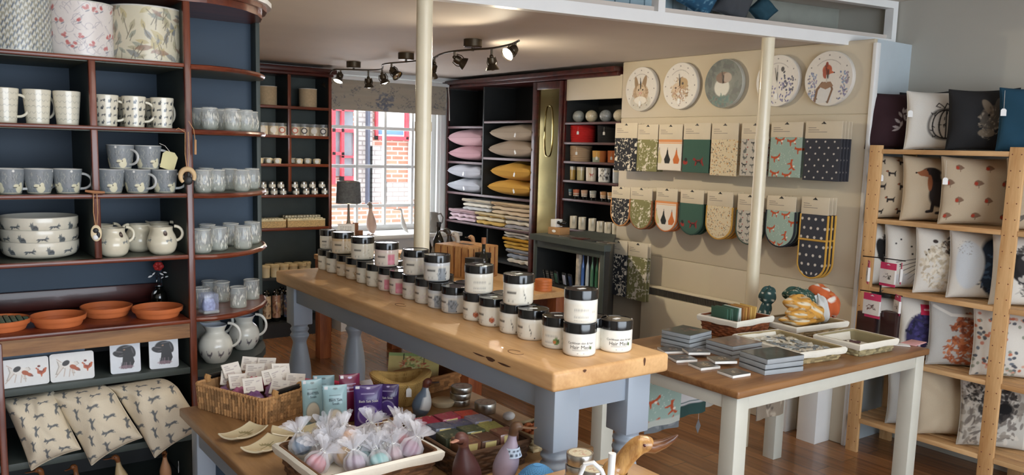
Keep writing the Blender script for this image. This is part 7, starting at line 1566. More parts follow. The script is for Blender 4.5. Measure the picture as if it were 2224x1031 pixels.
stack(2.775, 2.475, .165, .15, 4, .018, .1, ['grey-green coaster box, %s of the stack nearest the long table' % w for w in on4], [gk]*4, sg, 'boxed sets by the long table')
bk_ = dk(rgb(120, 96, 86), [rgb(150, 110, 100), rgb(110, 90, 84), rgb(90, 80, 76)], 80, 5)
stack(2.862, 2.282, .185, .15, 3, .018, .0, ['brown-topped placemat box, %s of the middle stack' % w for w in ('bottom', 'second', 'top')], [bk_]*3, sg, 'middle boxed sets')
ck = dk(rgb(46, 50, 52), [rgb(60, 66, 66), rgb(80, 84, 84)], 60, 6)
stack(2.792, 2.035, .20, .15, 3, .021, -.15, ['black-topped placemat box, %s of the front stack' % w for w in ('bottom', 'middle', 'top')], [ck]*3, sg, 'front boxed sets')
sm = [dk(rgb(90, 86, 80), [rgb(210, 196, 170), rgb(120, 84, 60), rgb(60, 56, 52)], 40, k) for k in range(6)]
for k, (px, py, lb) in enumerate(((1484, 782, 'small white-edged coaster with brown picture, nearest the long table corner'), (1511, 773, 'small white-edged coaster beyond the first one'), (1528, 797, 'small white-edged coaster with grey-green picture in the middle'), (1567, 791, 'small white-edged coaster overlapping the middle one'), (1594, 813, 'small white-edged coaster alone at the front corner of the table'), (1458, 763, 'small white-edged coaster half hidden beside the long table'))):
	x, y = zz(px, py, RZ); stack(x, y, .095, .085, 1, .012, (-.35, -.5, -.2, -.45, -.1, -.4)[k], [lb], [sm[k]], wg, 'loose white-edged coasters', 'coaster', 'coaster', 0)
	if k in (1, 3):
		o = [q for q in bpy.data.objects if q.get('label') == lb][0]; o.location.z += .0135
def woven(mb, w, d, h, c, flare=1.08, cell=.010, amp=.0032, seed=0, round_=.02, vert=False, top=True):
	g = np.random.default_rng(seed); per = 2*(w+d); nu = int(per/cell*(8 if vert else 5)); nv = max(8, int(h/cell*4)) if not vert else max(8, int(h/cell*3))
	def path(s_):
		L = s_*per;
		if L < w: return (-w/2+L, -d/2)
		L -= w
		if L < d: return (w/2, -d/2+L)
		L -= d
		if L < w: return (w/2-L, d/2)
		return (-w/2, d/2-(L-w))
	S = np.array([path(k/nu) for k in range(nu)]); r = round_
	S2 = S.copy();
	for k in range(nu):
		x, y = S[k]; ax, ay = abs(x)-(w/2-r), abs(y)-(d/2-r)
		if ax > 0 and ay > 0: L = math.hypot(ax, ay); S2[k] = (math.copysign(w/2-r+ax/L*r, x), math.copysign(d/2-r+ay/L*r, y))
	nrm = S2/np.maximum(1e-6, np.linalg.norm(S2/np.array([w, d]), axis=1, keepdims=True))/np.array([w*w, d*d])*.5; nrm = nrm/np.linalg.norm(nrm, axis=1, keepdims=True)
	P = np.zeros((nv+1, nu, 3)); Cc = np.zeros((nv+1, nu, 3)); base = np.array(c); nrow = max(2, int(h/cell)); strands = int(per/(cell*(1.1 if vert else 2.2)))
	tone = g.uniform(.5, 1.3, (nrow+2, strands+1))
	for j in range(nv+1):
		v = j/nv; row = min(int(v*nrow), nrow); f = 1+(flare-1)*v; ph = (row % 2)*PI
		vr = math.sin(PI*((v*nrow) % 1))**.6
		for k in range(nu):
			u = k/nu*strands; disp = amp*(math.cos(2*PI*u*.5+ph)*.9+.4)*(vr if not vert else 1)+(amp*.5*vr)
			if vert: disp = amp*abs(math.sin(PI*u*.8+.35*math.sin(v*40+int(u*.8))))*1.6
			P[j, k] = (S2[k, 0]*f+nrm[k, 0]*disp, S2[k, 1]*f+nrm[k, 1]*disp, h*v)
			Cc[j, k] = base*tone[row if not vert else int(v*4), int(u*(1 if not vert else 1.0)) % strands]
	mb.grid(P, Cc, 0, wrap=True)
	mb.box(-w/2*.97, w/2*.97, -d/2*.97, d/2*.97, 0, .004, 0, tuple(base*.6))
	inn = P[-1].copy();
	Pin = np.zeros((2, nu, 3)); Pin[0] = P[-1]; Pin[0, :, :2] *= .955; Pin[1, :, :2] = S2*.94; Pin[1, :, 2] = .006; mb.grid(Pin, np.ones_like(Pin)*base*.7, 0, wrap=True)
	if top:
		rim = [tuple(P[-1, k]*np.array([.98, .98, 1])) for k in range(0, nu, 3)]; mb.tube(rim, .0055, 7, closed=True, col=tuple(base))
	return P[-1]
def lining(parent, w, d, h, flare, drop=.022, c=rgb(232, 228, 214), inside=.035, name='cloth_lining', sag=.0016):
	m = MB(); n = 96; prof = [(1.045, h-drop), (1.06, h-drop*.5), (1.05, h), (1.01, h+.006), (.955, h), (.935, h*.5), (.92, .012)]
	P = np.zeros((len(prof), n, 3))
	for k in range(n):
		s_ = k/n*4; i = int(s_); f = s_-i; f = min(1, max(0, (f-.5)*1.0+.5)); cn = [(-1, -1), (1, -1), (1, 1), (-1, 1), (-1, -1)]; x = cn[i][0]*(1-f)+cn[i+1][0]*f; y = cn[i][1]*(1-f)+cn[i+1][1]*f
		for j, (q, z) in enumerate(prof): fz = 1+(flare-1)*max(0, min(1, z/h)); P[j, k] = (x*w/2*fz*q+(.002 if x > 0 else -.002), y*d/2*fz*q, z+sag*math.sin(k*.5)*(1 if j in (0, 5) else .2))
	m.grid(P, wrap=True); m.build(name, plain('calico', c, .9, amt=.05, bump=.3, bscale=90), parent)
def basket(name, lab, cx, cy, w, d, h, rot, c, z=RZ, flare=1.08, line=True, seed=0, **kw):
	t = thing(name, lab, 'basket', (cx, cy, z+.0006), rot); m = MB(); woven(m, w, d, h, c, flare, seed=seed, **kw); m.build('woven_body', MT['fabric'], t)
	if line: lining(t, w, d, h, flare)
	return t
b1 = basket('wicker_basket', 'dark brown wicker basket with white lining, holding upright fabric cards', 3.19, 2.545, .25, .20, .085, .05, rgb(128, 72, 40), flare=1.1, seed=1)
for k in range(11):
	c = [rgb(62, 98, 80), rgb(66, 104, 84), rgb(70, 100, 86), rgb(60, 96, 80), rgb(200, 212, 206), rgb(186, 196, 190), rgb(160, 110, 60), rgb(196, 150, 80), rgb(170, 120, 64), rgb(206, 170, 96), rgb(212, 176, 100)][k]
	w, h = .105, .12; im = Img(24, 24, c)
	if k == 10: im.rect(0, .88, 1, 1, rgb(226, 206, 150))
	if k in (4, 5): im.blot(.5, .8, .3, [rgb(60, 50, 56), rgb(220, 220, 220)], 12, k)
	t = MB(); t.bbox(-.0035, .0035, -w/2, w/2, 0, h, .001, 0, c); o = t.build('fabric_card', MT['fabric'], None, (3.19-.09+k*.0165, 2.545+.02-k*.002, RZ+.012), (0, random.uniform(-.06, .14), -.1)); tag(o, ['dark green', 'dark green', 'dark green', 'dark green', 'pale printed', 'pale grey printed', 'brown', 'tan', 'brown-gold', 'mustard', 'mustard scalloped'][k]+' upright card in the dark brown wicker basket, '+ordn[k]+' from the left', 'card', 'upright cards in the brown basket')
ax_, ay_ = 3.055, 2.16
b2 = basket('wicker_tray', 'flat grey-wicker tray with cream lining, full of small black and white printed items', 3.085, 2.17, .25, .35, .05, -.12, rgb(168, 150, 110), flare=1.06, seed=2)
g = random.Random(12)
for i in range(7):
	for j in range(11):
		c = g.choice([rgb(214, 216, 210), rgb(186, 196, 200), rgb(224, 220, 204), rgb(120, 132, 140)]); im = Img(14, 14, c); im.blot(.5, .5, .4, [rgb(40, 44, 48), rgb(90, 96, 104), rgb(190, 170, 120)], 5, g.randint(0, 999), .3)
		us, vs = np.meshgrid(np.linspace(0, 1, 7), np.linspace(0, 1, 7)); m = MB(); w = .028; m.grid(np.stack([(us-.5)*w, (vs-.5)*w, .004+.003*np.sin(us*PI)*np.sin(vs*PI)], -1), im.sample(us, vs)); m.box(-w/2, w/2, -w/2, w/2, 0, .0039, 0, c)
		o = m.build('printed_keyring', MT['gloss_print'], b2, (-.102+i*.034+g.uniform(-.004, .004), -.145+j*.029+g.uniform(-.004, .004), .030+g.uniform(0, .008)), (g.uniform(-.3, .3), g.uniform(-.3, .3), g.random()*3)); o.parent = None; o.location = Matrix.Translation(b2.location) @ Matrix.Rotation(-.12, 4, 'Z') @ o.location
		tag(o, 'small black and white printed trinket in the flat cream-lined tray', 'trinket', 'printed trinkets in the flat tray')
MB().box(-.115, .115, -.16, .16, .022, .029).build('tray_floor', plain('calico', rgb(232, 228, 214), .9), b2, smooth=0)
b3 = basket('wicker_tray', 'grey-wicker tray with white lining and a few dark items, right end of the table', 3.425, 2.06, .25, .21, .052, -.05, rgb(160, 148, 112), flare=1.08, seed=3)
for k in range(5):
	o = MB().ell((0, 0, 0), (.03, .012, .008), 12, 6, fn=lambda d: 1+.2*math.sin(7*d.x)).build('hair_clip', plain('plum_cloth', rgb(96, 70, 72), .8, amt=.4, scale=60), None, (3.37+.02*k, 2.07+.02*math.sin(k*2), RZ+.022+.006*(k % 2)), (0, 0, k)); tag(o, 'dark plum trinket lying in the white-lined tray at the table end', 'trinket', 'plum trinkets in the end tray')
MB().box(-.11, .11, -.095, .095, .005, .012).build('tray_floor', plain('calico', rgb(232, 228, 214), .9), b3, smooth=0)
b4 = basket('wicker_tray', 'cream-lined tray heaped with rolled fabric goods behind the flat tray', 3.545, 2.43, .34, .24, .05, -.08, rgb(176, 156, 116), flare=1.06, seed=4)
def clothroll(name, lab, x, y, z, r, imk, rot, parts):
	t = thing(name, lab, 'fabric goods', (x, y, z), rot, None);
	for k, (dx, dy, dz, rx, ry, rz_, tilt) in enumerate(parts):
		m = MB(); nu, nv = 56, 34; us = np.linspace(0, 1, nu, endpoint=False); vs = np.linspace(0, 1, nv); U_, V_ = np.meshgrid(us, vs); g = np.random.default_rng(k+int(r*1000))
		th_, ph_ = V_*PI, U_*2*PI; R_ = 1+.10*np.sin(ph_*g.integers(3, 6)+V_*5)+.06*np.sin(V_*17+ph_*2)
		P = np.stack([rx*np.sin(th_)*np.cos(ph_)*R_, ry*np.sin(th_)*np.sin(ph_)*R_, rz_*np.cos(th_)*R_], -1); m.grid(P, imk.sample((U_*1.0) % 1, V_), wrap=True)
		m.xf(Matrix.Translation((dx, dy, dz)) @ Matrix.Rotation(tilt, 4, 'Y')); m.build('folded_fabric', MT['fabric'], t)
	return t
gl = fab('black'); gl2 = Img(90, 90, rgb(48, 80, 70)); g = random.Random(3)
for k in range(70): gl2.shape(LEAFS, g.random(), g.random(), .07, rgb(214, 214, 190), g.random()*6)
gd = Img(60, 60, rgb(46, 76, 74));
for k in range(24): gd.ell((k % 6+.5*(k//6 % 2)+.3)/6, (k//6+.5)/4, .03, .03, rgb(214, 214, 200))
gm = Img(90, 90, rgb(214, 158, 70)); g = random.Random(9)
for q in range(16): gm.ell(g.random(), g.random(), .09, .06, rgb(226, 214, 186));
for q in range(90): gm.shape(LEAFS, g.random(), g.random(), .05, g.choice([rgb(60, 62, 66), rgb(120, 90, 50), rgb(226, 214, 186)]), g.random()*6)
fo = Img(60, 60, rgb(196, 96, 50));
for k in range(10): fo.ell((k % 5+.5)/5, (k//5)*.5+.3, .08, .07, rgb(232, 226, 214));
for k in range(8): fo.line([((k+.2)/8, 0), ((k+.2)/8, .2)], .03, rgb(222, 160, 90))
zb0 = RZ+.055
clothroll('oven_mitt_bundle', 'dark green dotted stuffed fabric figure standing left of the mustard rolls', 3.50, 2.60, RZ+.02, .05, gd, 0, [(0, 0, .13, .042, .04, .045, 0), (-.005, 0, .07, .026, .026, .05, 0), (-.03, .0, .02, .028, .03, .075, .2)])
clothroll('fabric_roll', 'mustard floral rolled fabric bag in front of the pile', 3.45, 2.38, zb0+.004, .06, gm, -.1, [(0, 0, .04, .085, .045, .030, .1), (.03, .03, .005, .10, .06, .03, .05)])
clothroll('fabric_roll', 'larger mustard floral fabric roll on top of the pile', 3.52, 2.43, zb0+.02, .07, gm, -.1, [(0, 0, .06, .085, .06, .042, .15), (.07, -.01, .02, .09, .06, .045, .5)])
clothroll('fabric_roll', 'green leafy fabric roll leaning over the right of the pile', 3.62, 2.49, zb0+.02, .08, gl2, -.1, [(-.04, 0, .085, .07, .05, .04, .2), (.04, -.02, .04, .045, .05, .075, -.5)])
clothroll('fabric_roll', 'orange and white fabric bundle at the right end of the pile', 3.77, 2.46, zb0+.01, .09, fo, -.2, [(-.03, 0, .10, .06, .05, .04, .5), (.03, -.01, .04, .05, .05, .07, -.4)])
clothroll('fabric_roll', 'pale grey cloth tucked between the green and orange bundles', 3.69, 2.43, zb0-.01, .05, Img(10, 10, rgb(206, 208, 206)), 0, [(0, 0, .045, .04, .05, .075, -.3)])
x, y = zz(1984, 745, RZ); o = MB().bbox(-.06, .06, -.035, .035, 0, .004, .001).build('pink_card', plain('pale_pink_card', rgb(222, 170, 172), .6), None, (x, y, RZ+.0006), (0, 0, .1)); tag(o, 'flat pale pink card lying at the far right corner of the table', 'card')
x, y = zz(1950, 748, RZ); o = MB().bbox(-.03, .03, -.05, .05, 0, .003, .001).build('white_card', MT['white'], None, (x, y, RZ+.0006), (0, 0, .6)); tag(o, 'white card slip lying between the end tray and the pink card', 'card')
rl = MB(); rl.tube([(RX0+.1, RY1-.12, .62), (RX1-.1, RY1-.12, .62)], .006, 8); o = rl.build('hanging_rail', MT['steel'], rt)
def hung(px0, px1, pyb, lab, im, k, edge=None):
	Yh = RY1-.12-.004-k*.012; a = oY(px0, pyb, Yh); b_ = oY(px1, pyb, Yh); w = float(b_[0]-a[0]); zb2 = float(a[2]+b_[2])/2; nu, nv = 50, 60; us, vs = np.meshgrid(np.linspace(0, 1, nu), np.linspace(0, 1, nv))
	P = np.stack([(us-.5)*w, -.004-.006*np.sin(us*9+k)*(1-vs), zb2+(.62-zb2)*vs-.0], -1); m = MB(); m.grid(P, im.sample(us, vs)); P2 = P.copy(); P2[..., 1] += .003; m.grid(P2[:, ::-1], np.ones_like(P)*.4)
	t = thing('hanging_cloth', lab, 'tea towel', (float(a[0]+b_[0])/2, Yh, 0), 0, 'cloths hanging under the side table'); m.build('cloth', MT['fabric'], t); return t
im = fab('fox', 70, 110); im.rect(0, 0, 1, .12, rgb(196, 200, 190)); hung(1398, 1476, 922, 'mint cloth printed with running foxes, hanging under the side table', im, 2)
im = Img(50, 80, rgb(206, 204, 202)); im.rect(0, 0, 1, .24, rgb(44, 74, 70)); im.rect(0, .28, 1, .30, rgb(60, 90, 90)); im.blot(.6, .62, .2, [rgb(50, 50, 56), rgb(120, 120, 120)], 20, 4, .2); hung(1474, 1531, 899, 'white cloth with a dark green bottom band, hanging beside the fox cloth', im, 1)
im = Img(50, 80, rgb(170, 166, 156)); im.blot(.5, .5, .4, [rgb(90, 90, 90), rgb(200, 196, 186)], 60, 5, .12); hung(1528, 1575, 878, 'grey printed cloth hanging nearest the side table front leg', im, 0)
im = Img(50, 80, rgb(120, 126, 130)); im.blot(.5, .5, .5, [rgb(90, 96, 100), rgb(150, 154, 156)], 60, 7, .12); hung(1400, 1470, 934, 'grey cloth edge showing below the fox cloth', im, -1)
im = Img(60, 60, rgb(150, 136, 118)); im.blot(.5, .5, .5, [rgb(90, 80, 72), rgb(190, 176, 156)], 60, 9, .12); hung(1640, 1700, 905, 'brown-grey scalloped cloth hanging right of the front leg', im, 1)
o = MB().prism([(0, -.035), (.018, 0), (0, .035), (-.018, 0)], -.001, .001, fn=lambda p_: (p_[0], p_[2], p_[1])).build('paper_tag', plain('grey_card', rgb(112, 112, 114), .7), None, tuple(map(float, oY(1516, 925, RY1-.14))));
MB().tube([(0, 0, .035), (0, 0, .62-o.location.z)], .0007, 4).build('cord', MT['wstring'], o); tag(o, 'grey diamond paper tag dangling on a thread under the side table', 'tag')
# ============================================================ LOW FRONT TABLE
LZ = .72
lt = thing('low_table', 'low wooden-topped table in the foreground, holding baskets, soap packs and wooden ducks', 'table', (0, 0, 0))
m = MB(); m.bbox(.70, 1.64, 1.80, 2.80, LZ-.03, LZ, .006, seg=3); m.build('tabletop', wood('low_oak_top', rgb(170, 132, 90), rgb(140, 104, 66), 'Y', .42, 2.2, coat=.15), lt)
for x in (.76, 1.58):
	for y in (1.86, 2.74): MB().bbox(x-.03, x+.03, y-.03, y+.03, 0, LZ-.031, .003).build('leg', MT['bluegrey'], lt)
m = MB(); m.box(.735, .755, 1.9, 2.70, LZ-.11, LZ-.031); m.box(1.585, 1.605, 1.9, 2.70, LZ-.11, LZ-.031); m.box(.8, 1.54, 2.745, 2.765, LZ-.11, LZ-.031); m.build('apron', MT['bluegrey'], lt, smooth=0)
ft = thing('bench', 'small low bench in front of the low table, carrying the purple duck and blue knit', 'bench', (0, 0, 0))
MB().bbox(.72, 1.345, 1.565, 1.795, LZ-.03, LZ, .005).build('top', MT['oak_y'], ft)
for x in (.77, 1.30):
	for y in (1.60, 1.76): MB().box(x-.02, x+.02, y-.02, y+.02, 0, LZ-.031).build('leg', MT['bluegrey'], ft, smooth=0)
Wd = plain('seagrass', rgb(176, 132, 82), .9)
A, B, Cc_ = np.array((.738, 2.78)), np.array((.869, 2.474)), np.array((1.046, 2.596))
ctr = (A+Cc_)/2; w_ = np.linalg.norm(B-A); d_ = np.linalg.norm(Cc_-B); rot = math.atan2((B-A)[1], (B-A)[0]);
sb = thing('seagrass_basket', 'large rectangular seagrass basket with dark handles, full of labelled soap packets', 'basket', (float(ctr[0])+.012, float(ctr[1])-.018, LZ+.0006), rot)
m = MB(); woven(m, w_*.93, d_*.93, .082, rgb(190, 146, 98), 1.04, cell=.0095, amp=.0035, seed=5, vert=True); m.build('woven_body', MT['fabric'], sb)
for sx in (-1, 1):
	m = MB(); x = sx*w_*.475; m.tube([(x, -.05, .092), (x, .05, .092)], .009, 10); m.build('handle', MT['blackgloss'], sb)
	m = MB(); m.tube([(x, -.052, .078), (x, -.054, .094), (x, -.05, .1)], .011, 8); m.tube([(x, .052, .078), (x, .054, .094), (x, .05, .1)], .011, 8); m.build('handle_wrap', Wd, sb)
g = random.Random(20)
def packet(loc, rot, c, lab, grp):
	t = thing('soap_packet', lab, 'soap', loc, 0, grp); t.rotation_euler = rot
	im = Img(44, 30, rgb(228, 222, 212)); im.rect(0, 0, 1, .06, rgb(200, 190, 180))
	for j in range(3): im.line([(.12, .8-j*.13), (.12+g.uniform(.2, .5), .8-j*.13)], .035, rgb(120, 104, 112))
	im.rect(.14, .16, .6, .36, rgb(170, 150, 150)); im.rect(.18, .2, .56, .32, rgb(214, 206, 200)); im.line([(.7, .7), (.85, .74)], .04, rgb(150, 130, 140))
	us, vs = np.meshgrid(np.linspace(0, 1, 40), np.linspace(0, 1, 28)); w, h = .062, .05; m = MB(); m.grid(np.stack([(us-.5)*w, -.002-.0*us, .040+(vs)*h], -1), im.sample(us, vs)); m.box(-w/2, w/2, -.0018, .002, .040, .040+h, 0, rgb(226, 222, 214)); m.build('label_card', MT['satin'], t)
	m = MB(); m.ell((0, .002, .012), (.034, .018, .034), 16, 10, fn=lambda d: 1+.08*math.sin(11*d.x+5*d.z)); m.build('soap_bag', plain('soap_bag', c, .25, amt=.4, scale=60, coat=.6), t)
cs = [rgb(150, 110, 150), rgb(190, 110, 150), rgb(170, 130, 100), rgb(206, 90, 110), rgb(120, 80, 130), rgb(200, 130, 150)]
lbs = ['far left', 'left', 'centre left', 'centre', 'centre right', 'right', 'far right']
cosr, sinr = math.cos(rot), math.sin(rot)
for k, (px, py, dz) in enumerate(((495, 828, .0), (523, 833, .0), (516, 808, .025), (548, 811, .025), (554, 842, .004), (595, 847, .004), (600, 822, .02), (622, 808, .03), (537, 796, .035), (575, 797, .035), (648, 812, .02), (636, 833, .008))):
	z = LZ+.03+dz; x, y = zz(px, py, z+.055); lx = (x-sb.location.x)*cosr+(y-sb.location.y)*sinr; ly = -(x-sb.location.x)*sinr+(y-sb.location.y)*cosr; lx = max(-.125, min(.125, lx)); ly = max(-.07, min(.07, ly))
	X_, Y_ = sb.location.x+lx*cosr-ly*sinr, sb.location.y+lx*sinr+ly*cosr
	packet((X_, Y_, z), (-.55, g.uniform(-.3, .3), camrz(X_, Y_)+g.uniform(-.5, .5)), cs[k % 6], 'cream-labelled soap packet in the seagrass basket, %s from the left' % ordn[sorted([495, 523, 516, 548, 554, 595, 600, 622, 537, 575, 648, 636]).index(px)], 'labelled soap packets in the seagrass basket')
def leafdish(px, py, rot, lab, k):
	x, y = zz(px, py, LZ+.01); t = thing('leaf_dish', lab, 'dish', (x, y, LZ+.0006), rot, 'cream leaf dishes')
	n = 44; u = np.linspace(-1, 1, n); U_, V_ = np.meshgrid(u, u); w, d = .135, .075; X = w/2*U_*(1-.05*V_**2); Y = d/2*V_*(1-.10*(1-U_**2)*0-.06*U_**2); Zt = .006+.011*np.abs(U_)**2.2+.007*np.abs(V_)**2.5
	im = Img(100, 60, rgb(224, 212, 176))
	for s_ in range(9): a = -1.3+s_*.32; im.shape(LEAFS, .5+.12*math.cos(a)*1.2+.06*k*0, .5+.26*math.sin(a), .26, rgb(146, 140, 98), a*1.0, al=.8)
	im.line([(.35, .5), (.8, .5)], .03, rgb(120, 118, 80))
	m = MB(); m.grid(np.stack([X, Y, Zt], -1), im.sample((U_+1)/2, (V_+1)/2)); m.grid(np.stack([X, Y, Zt-.005], -1)[:, ::-1], np.ones((n, n, 3))*np.array(rgb(222, 212, 182)))
	ring = [(0, i) for i in range(n)]+[(j, n-1) for j in range(1, n)]+[(n-1, i) for i in range(n-2, -1, -1)]+[(j, 0) for j in range(n-2, 0, -1)]; L = [(X[a], Y[a], Zt[a]-.0025) for a in ring]; m.tube(L, .0028, 6, closed=True, col=rgb(226, 216, 186)); m.build('dish', MT['ceramic'], t)
	m = MB();
	for a, b_ in ((-.03, 0), (.03, 0)): m.ell((a, b_, .002), (.006, .006, .003), 8, 4)
	m.build('foot', MT['white'], t)
leafdish(529, 941, .50, 'cream rectangular dish with green leaf print, nearest the seagrass basket', 0)
leafdish(576, 968, .62, 'cream rectangular dish with leaf print, in front of the other two', 1)
leafdish(640, 938, -.35, 'cream rectangular dish with leaf print, partly behind the organza bags', 2)
def pouch(px, pyb, pyt, wpx, c, lab, oval, rz=0, lean=-.12, grp=None, lines=3, word=None, z=LZ, hole=True):
	x, y = zz(px, pyb, z); dz = depth((x, y, z)); w = wpx*dz/FPX; h = (pyb-pyt)*dz/FPX; t = thing('gift_pouch', lab, 'pouch', (x, y, z+.001), camrz(x, y)+rz, grp); t.rotation_euler = (lean, 0, camrz(x, y)+rz)
	im = Img(70, int(70*h/w), c); dkc = tuple(v*.35 for v in c) if sum(c) > .5 else rgb(190, 180, 220)
	if oval: im.ell(.48, .28, .23*w/h*1.55, .24, dkc); im.ell(.48, .28, .22*w/h*1.5, .225, oval)
	gg = random.Random(int(px))
	for j in range(lines):
		yy_ = .80-j*.075; im.line([(.25, yy_), (.25+gg.uniform(.35, .5), yy_)], .028 if j == 1 else .016, dkc, .9)
	if hole: im.rect(.06, .92, .2, .98, rgb(220, 222, 226)); im.ell(.5, .93, .05, .02, dkc)
	nu, nv = 60, 70; us, vs = np.meshgrid(np.linspace(0, 1, nu), np.linspace(0, 1, nv)); B_ = (1-(2*us-1)**2)**.6*np.clip(4*(1-vs)*vs+.15*(1-vs), 0, 1)**.7; th = .016
	Xp = (us-.5)*w*(1-.04*(1-vs)); P = np.stack([Xp, -th*B_, vs*h], -1); Pb = np.stack([Xp, th*.6*B_, vs*h], -1); m = MB(); m.grid(P, im.sample(us, vs)); m.grid(Pb[:, ::-1], np.ones_like(P)*np.array(c)*.8); m.build('pouch', MT['gloss_print'], t)
	if word:
		m = MB()
		for (wd, sz, v) in word:
			put_text(m, wd, sz, lambda X_, Y_: (X_, -th*max(0, (1-(2*X_/w)**2))**.6*min(1, 4*(1-v)*v+.15*(1-v))**.7-.0012, h*v+Y_), 0, (1, 1, 1))
		m.build('lettering', MT['white'] if sum(c) < .4 else plain('ink_blue', rgb(50, 66, 76), .5), t)
	return t
LB = rgb(150, 184, 192)
pouch(680, 922, 824, 44, LB, 'pale blue bath salt pouch with cream oval, left of the two beside the seagrass basket', rgb(206, 198, 180), .25, grp='pale blue pouches', word=[('Bath Salt', .0105, .70), ('Soak', .0105, .63)], lines=2)
pouch(729, 940, 836, 52, LB, 'pale blue bath salt pouch with cream oval, right of the two', rgb(210, 200, 182), .15, grp='pale blue pouches', word=[('Bath Salt', .0115, .70), ('Soak', .0115, .63)], lines=2)
pouch(703, 905, 815, 46, rgb(132, 168, 180), 'pale blue pouch behind the pair, only its top showing', None, .0, grp='pale blue pouches hidden')
PU = rgb(62, 36, 110)
pouch(800, 925, 836, 62, PU, 'dark purple bath salt pouch, larger and in front', rgb(96, 72, 150), .1, grp='dark purple pouches', word=[('Bath Salt Soak', .0105, .62)], lines=1)
pouch(842, 905, 834, 46, rgb(52, 28, 90), 'dark purple bath salt pouch standing against the round basket', rgb(80, 60, 130), -.1, grp='dark purple pouches', word=[('Salt Soak', .0095, .6)], lines=1)
pouch(762, 915, 812, 46, rgb(110, 24, 62), 'dark magenta pouch between the blue and purple ones', None, .3, grp='magenta pouches')
for k, (px, py, a, lab) in enumerate(((712, 812, -.2, 'pink foil pouch lying behind the pale blue pouches, left one'), (742, 822, -.3, 'red-pink foil pouch lying behind the pale blue pouches, right one'))):
	x, y = zz(px, py+8, LZ+.08); o = MB().bbox(-.075, .075, -.05, .05, 0, .014, .006, 0, (rgb(204, 110, 130), rgb(196, 52, 80))[k]).build('foil_pouch', MT['gloss_print'], None, (x, y-.0, LZ+.045+.018*k), (-.45, .1, camrz(x, y)-.35+a*.3)); tag(o, lab, 'pouch', 'pink foil pouches lying down')
x, y = zz(725, 850, LZ+.04); o = MB().bbox(-.09, .09, -.05, .05, 0, .043, .005, 0, rgb(150, 30, 66)).build('gift_box', MT['gloss_print'], None, (x+.02, y+.06, LZ+.0006), (0, 0, camrz(x, y)-.3)); tag(o, 'dark pink carton propping up the foil pouches', 'box')
x, y = 1.345, 2.47; t = thing('crochet_basket', 'floppy round mustard crochet basket with a white price tag', 'basket', (x, y, LZ+.0006), camrz(x, y)); m = MB()
nu, nv = 150, 60; an = np.linspace(0, 2*PI, nu, endpoint=False); P = np.zeros((nv, nu, 3)); Cc2 = np.zeros((nv, nu, 3)); keys = smooth_prof([(.045, 0), (.062, .02), (.078, .05), (.092, .08), (.098, .098), (.084, .104), (.066, .098), (.060, .06), (.05, .012)], nv)
gg = np.random.default_rng(5)
for j, (r, z) in enumerate(keys):
	row = j % 3; bump = .004*np.abs(np.sin(an*34+(j//3 % 2)*1.57))+.0012*(row == 1); wob = 1+.05*np.sin(2*an+.6)*(z/.1)+.04*np.sin(3*an)*(z/.1); lift = .010*np.sin(2*an+1.2)*(z/.1)**2
	P[j, :, 0] = (r*wob+bump)*np.cos(an); P[j, :, 1] = (r*wob+bump)*np.sin(an)*.9; P[j, :, 2] = z+lift
	Cc2[j] = np.array(rgb(190, 156, 92))*(.75+.35*np.abs(np.sin(an*34+(j//3 % 2)*1.57)))[:, None]
m.grid(P, Cc2, 0, wrap=True); m.lathe([(0, .008), (.052, .010)], 40, col=rgb(120, 90, 50), cap=False); m.build('crochet_body', MT['fabric'], t); label_tag(t, .028, -.088, .085, .018, .03, .006)
x, y = zz(880, 850, LZ); t = thing('map_placemat', 'colourful printed board standing in a wicker basket at the back of the low table', 'board', (1.50, 2.66, LZ+.03), camrz(1.5, 2.66)-.05); t.rotation_euler = (-.35, 0, camrz(1.5, 2.66)-.15)
im = Img(90, 50, rgb(206, 190, 120)); im.blot(.5, .5, .5, [rgb(220, 140, 80), rgb(120, 150, 80), rgb(230, 220, 160), rgb(180, 80, 60), rgb(200, 200, 120)], 120, 2, .14); im.rect(0, .86, 1, 1, rgb(150, 176, 110)); im.line([(.3, .7), (.3, .95)], .04, (0, 0, 0)); im.line([(.7, .6), (.7, .85)], .03, (0, 0, 0))
us, vs = np.meshgrid(np.linspace(0, 1, 80), np.linspace(0, 1, 50)); w, h = .19, .085; m = MB(); m.grid(np.stack([(us-.5)*w, us*0, vs*h], -1), im.sample(us, vs)); m.box(-w/2, w/2, .0005, .008, 0, h, 0, rgb(110, 50, 40)); m.build('board', MT['gloss_print'], t)
bb_ = basket('wicker_basket', 'low honey-coloured wicker basket behind the round crochet basket', 1.525, 2.60, .20, .15, .055, .2, rgb(160, 112, 66), z=LZ, line=False, seed=7)
for k in range(5):
	o = MB().bbox(-.02, .02, -.028, .028, 0, .02, .003, 0, [rgb(150, 60, 50), rgb(196, 150, 90), rgb(120, 130, 90), rgb(180, 90, 70), rgb(110, 60, 50)][k]).build('wrapped_soap', MT['gloss_print'], None, (1.455+.035*k, 2.575+.01*(k % 2), LZ+.012), (0, 0, .2+.1*k)); tag(o, 'small wrapped soap in the honey wicker basket, %s from the left' % ordn[k], 'soap', 'soaps in the honey basket')
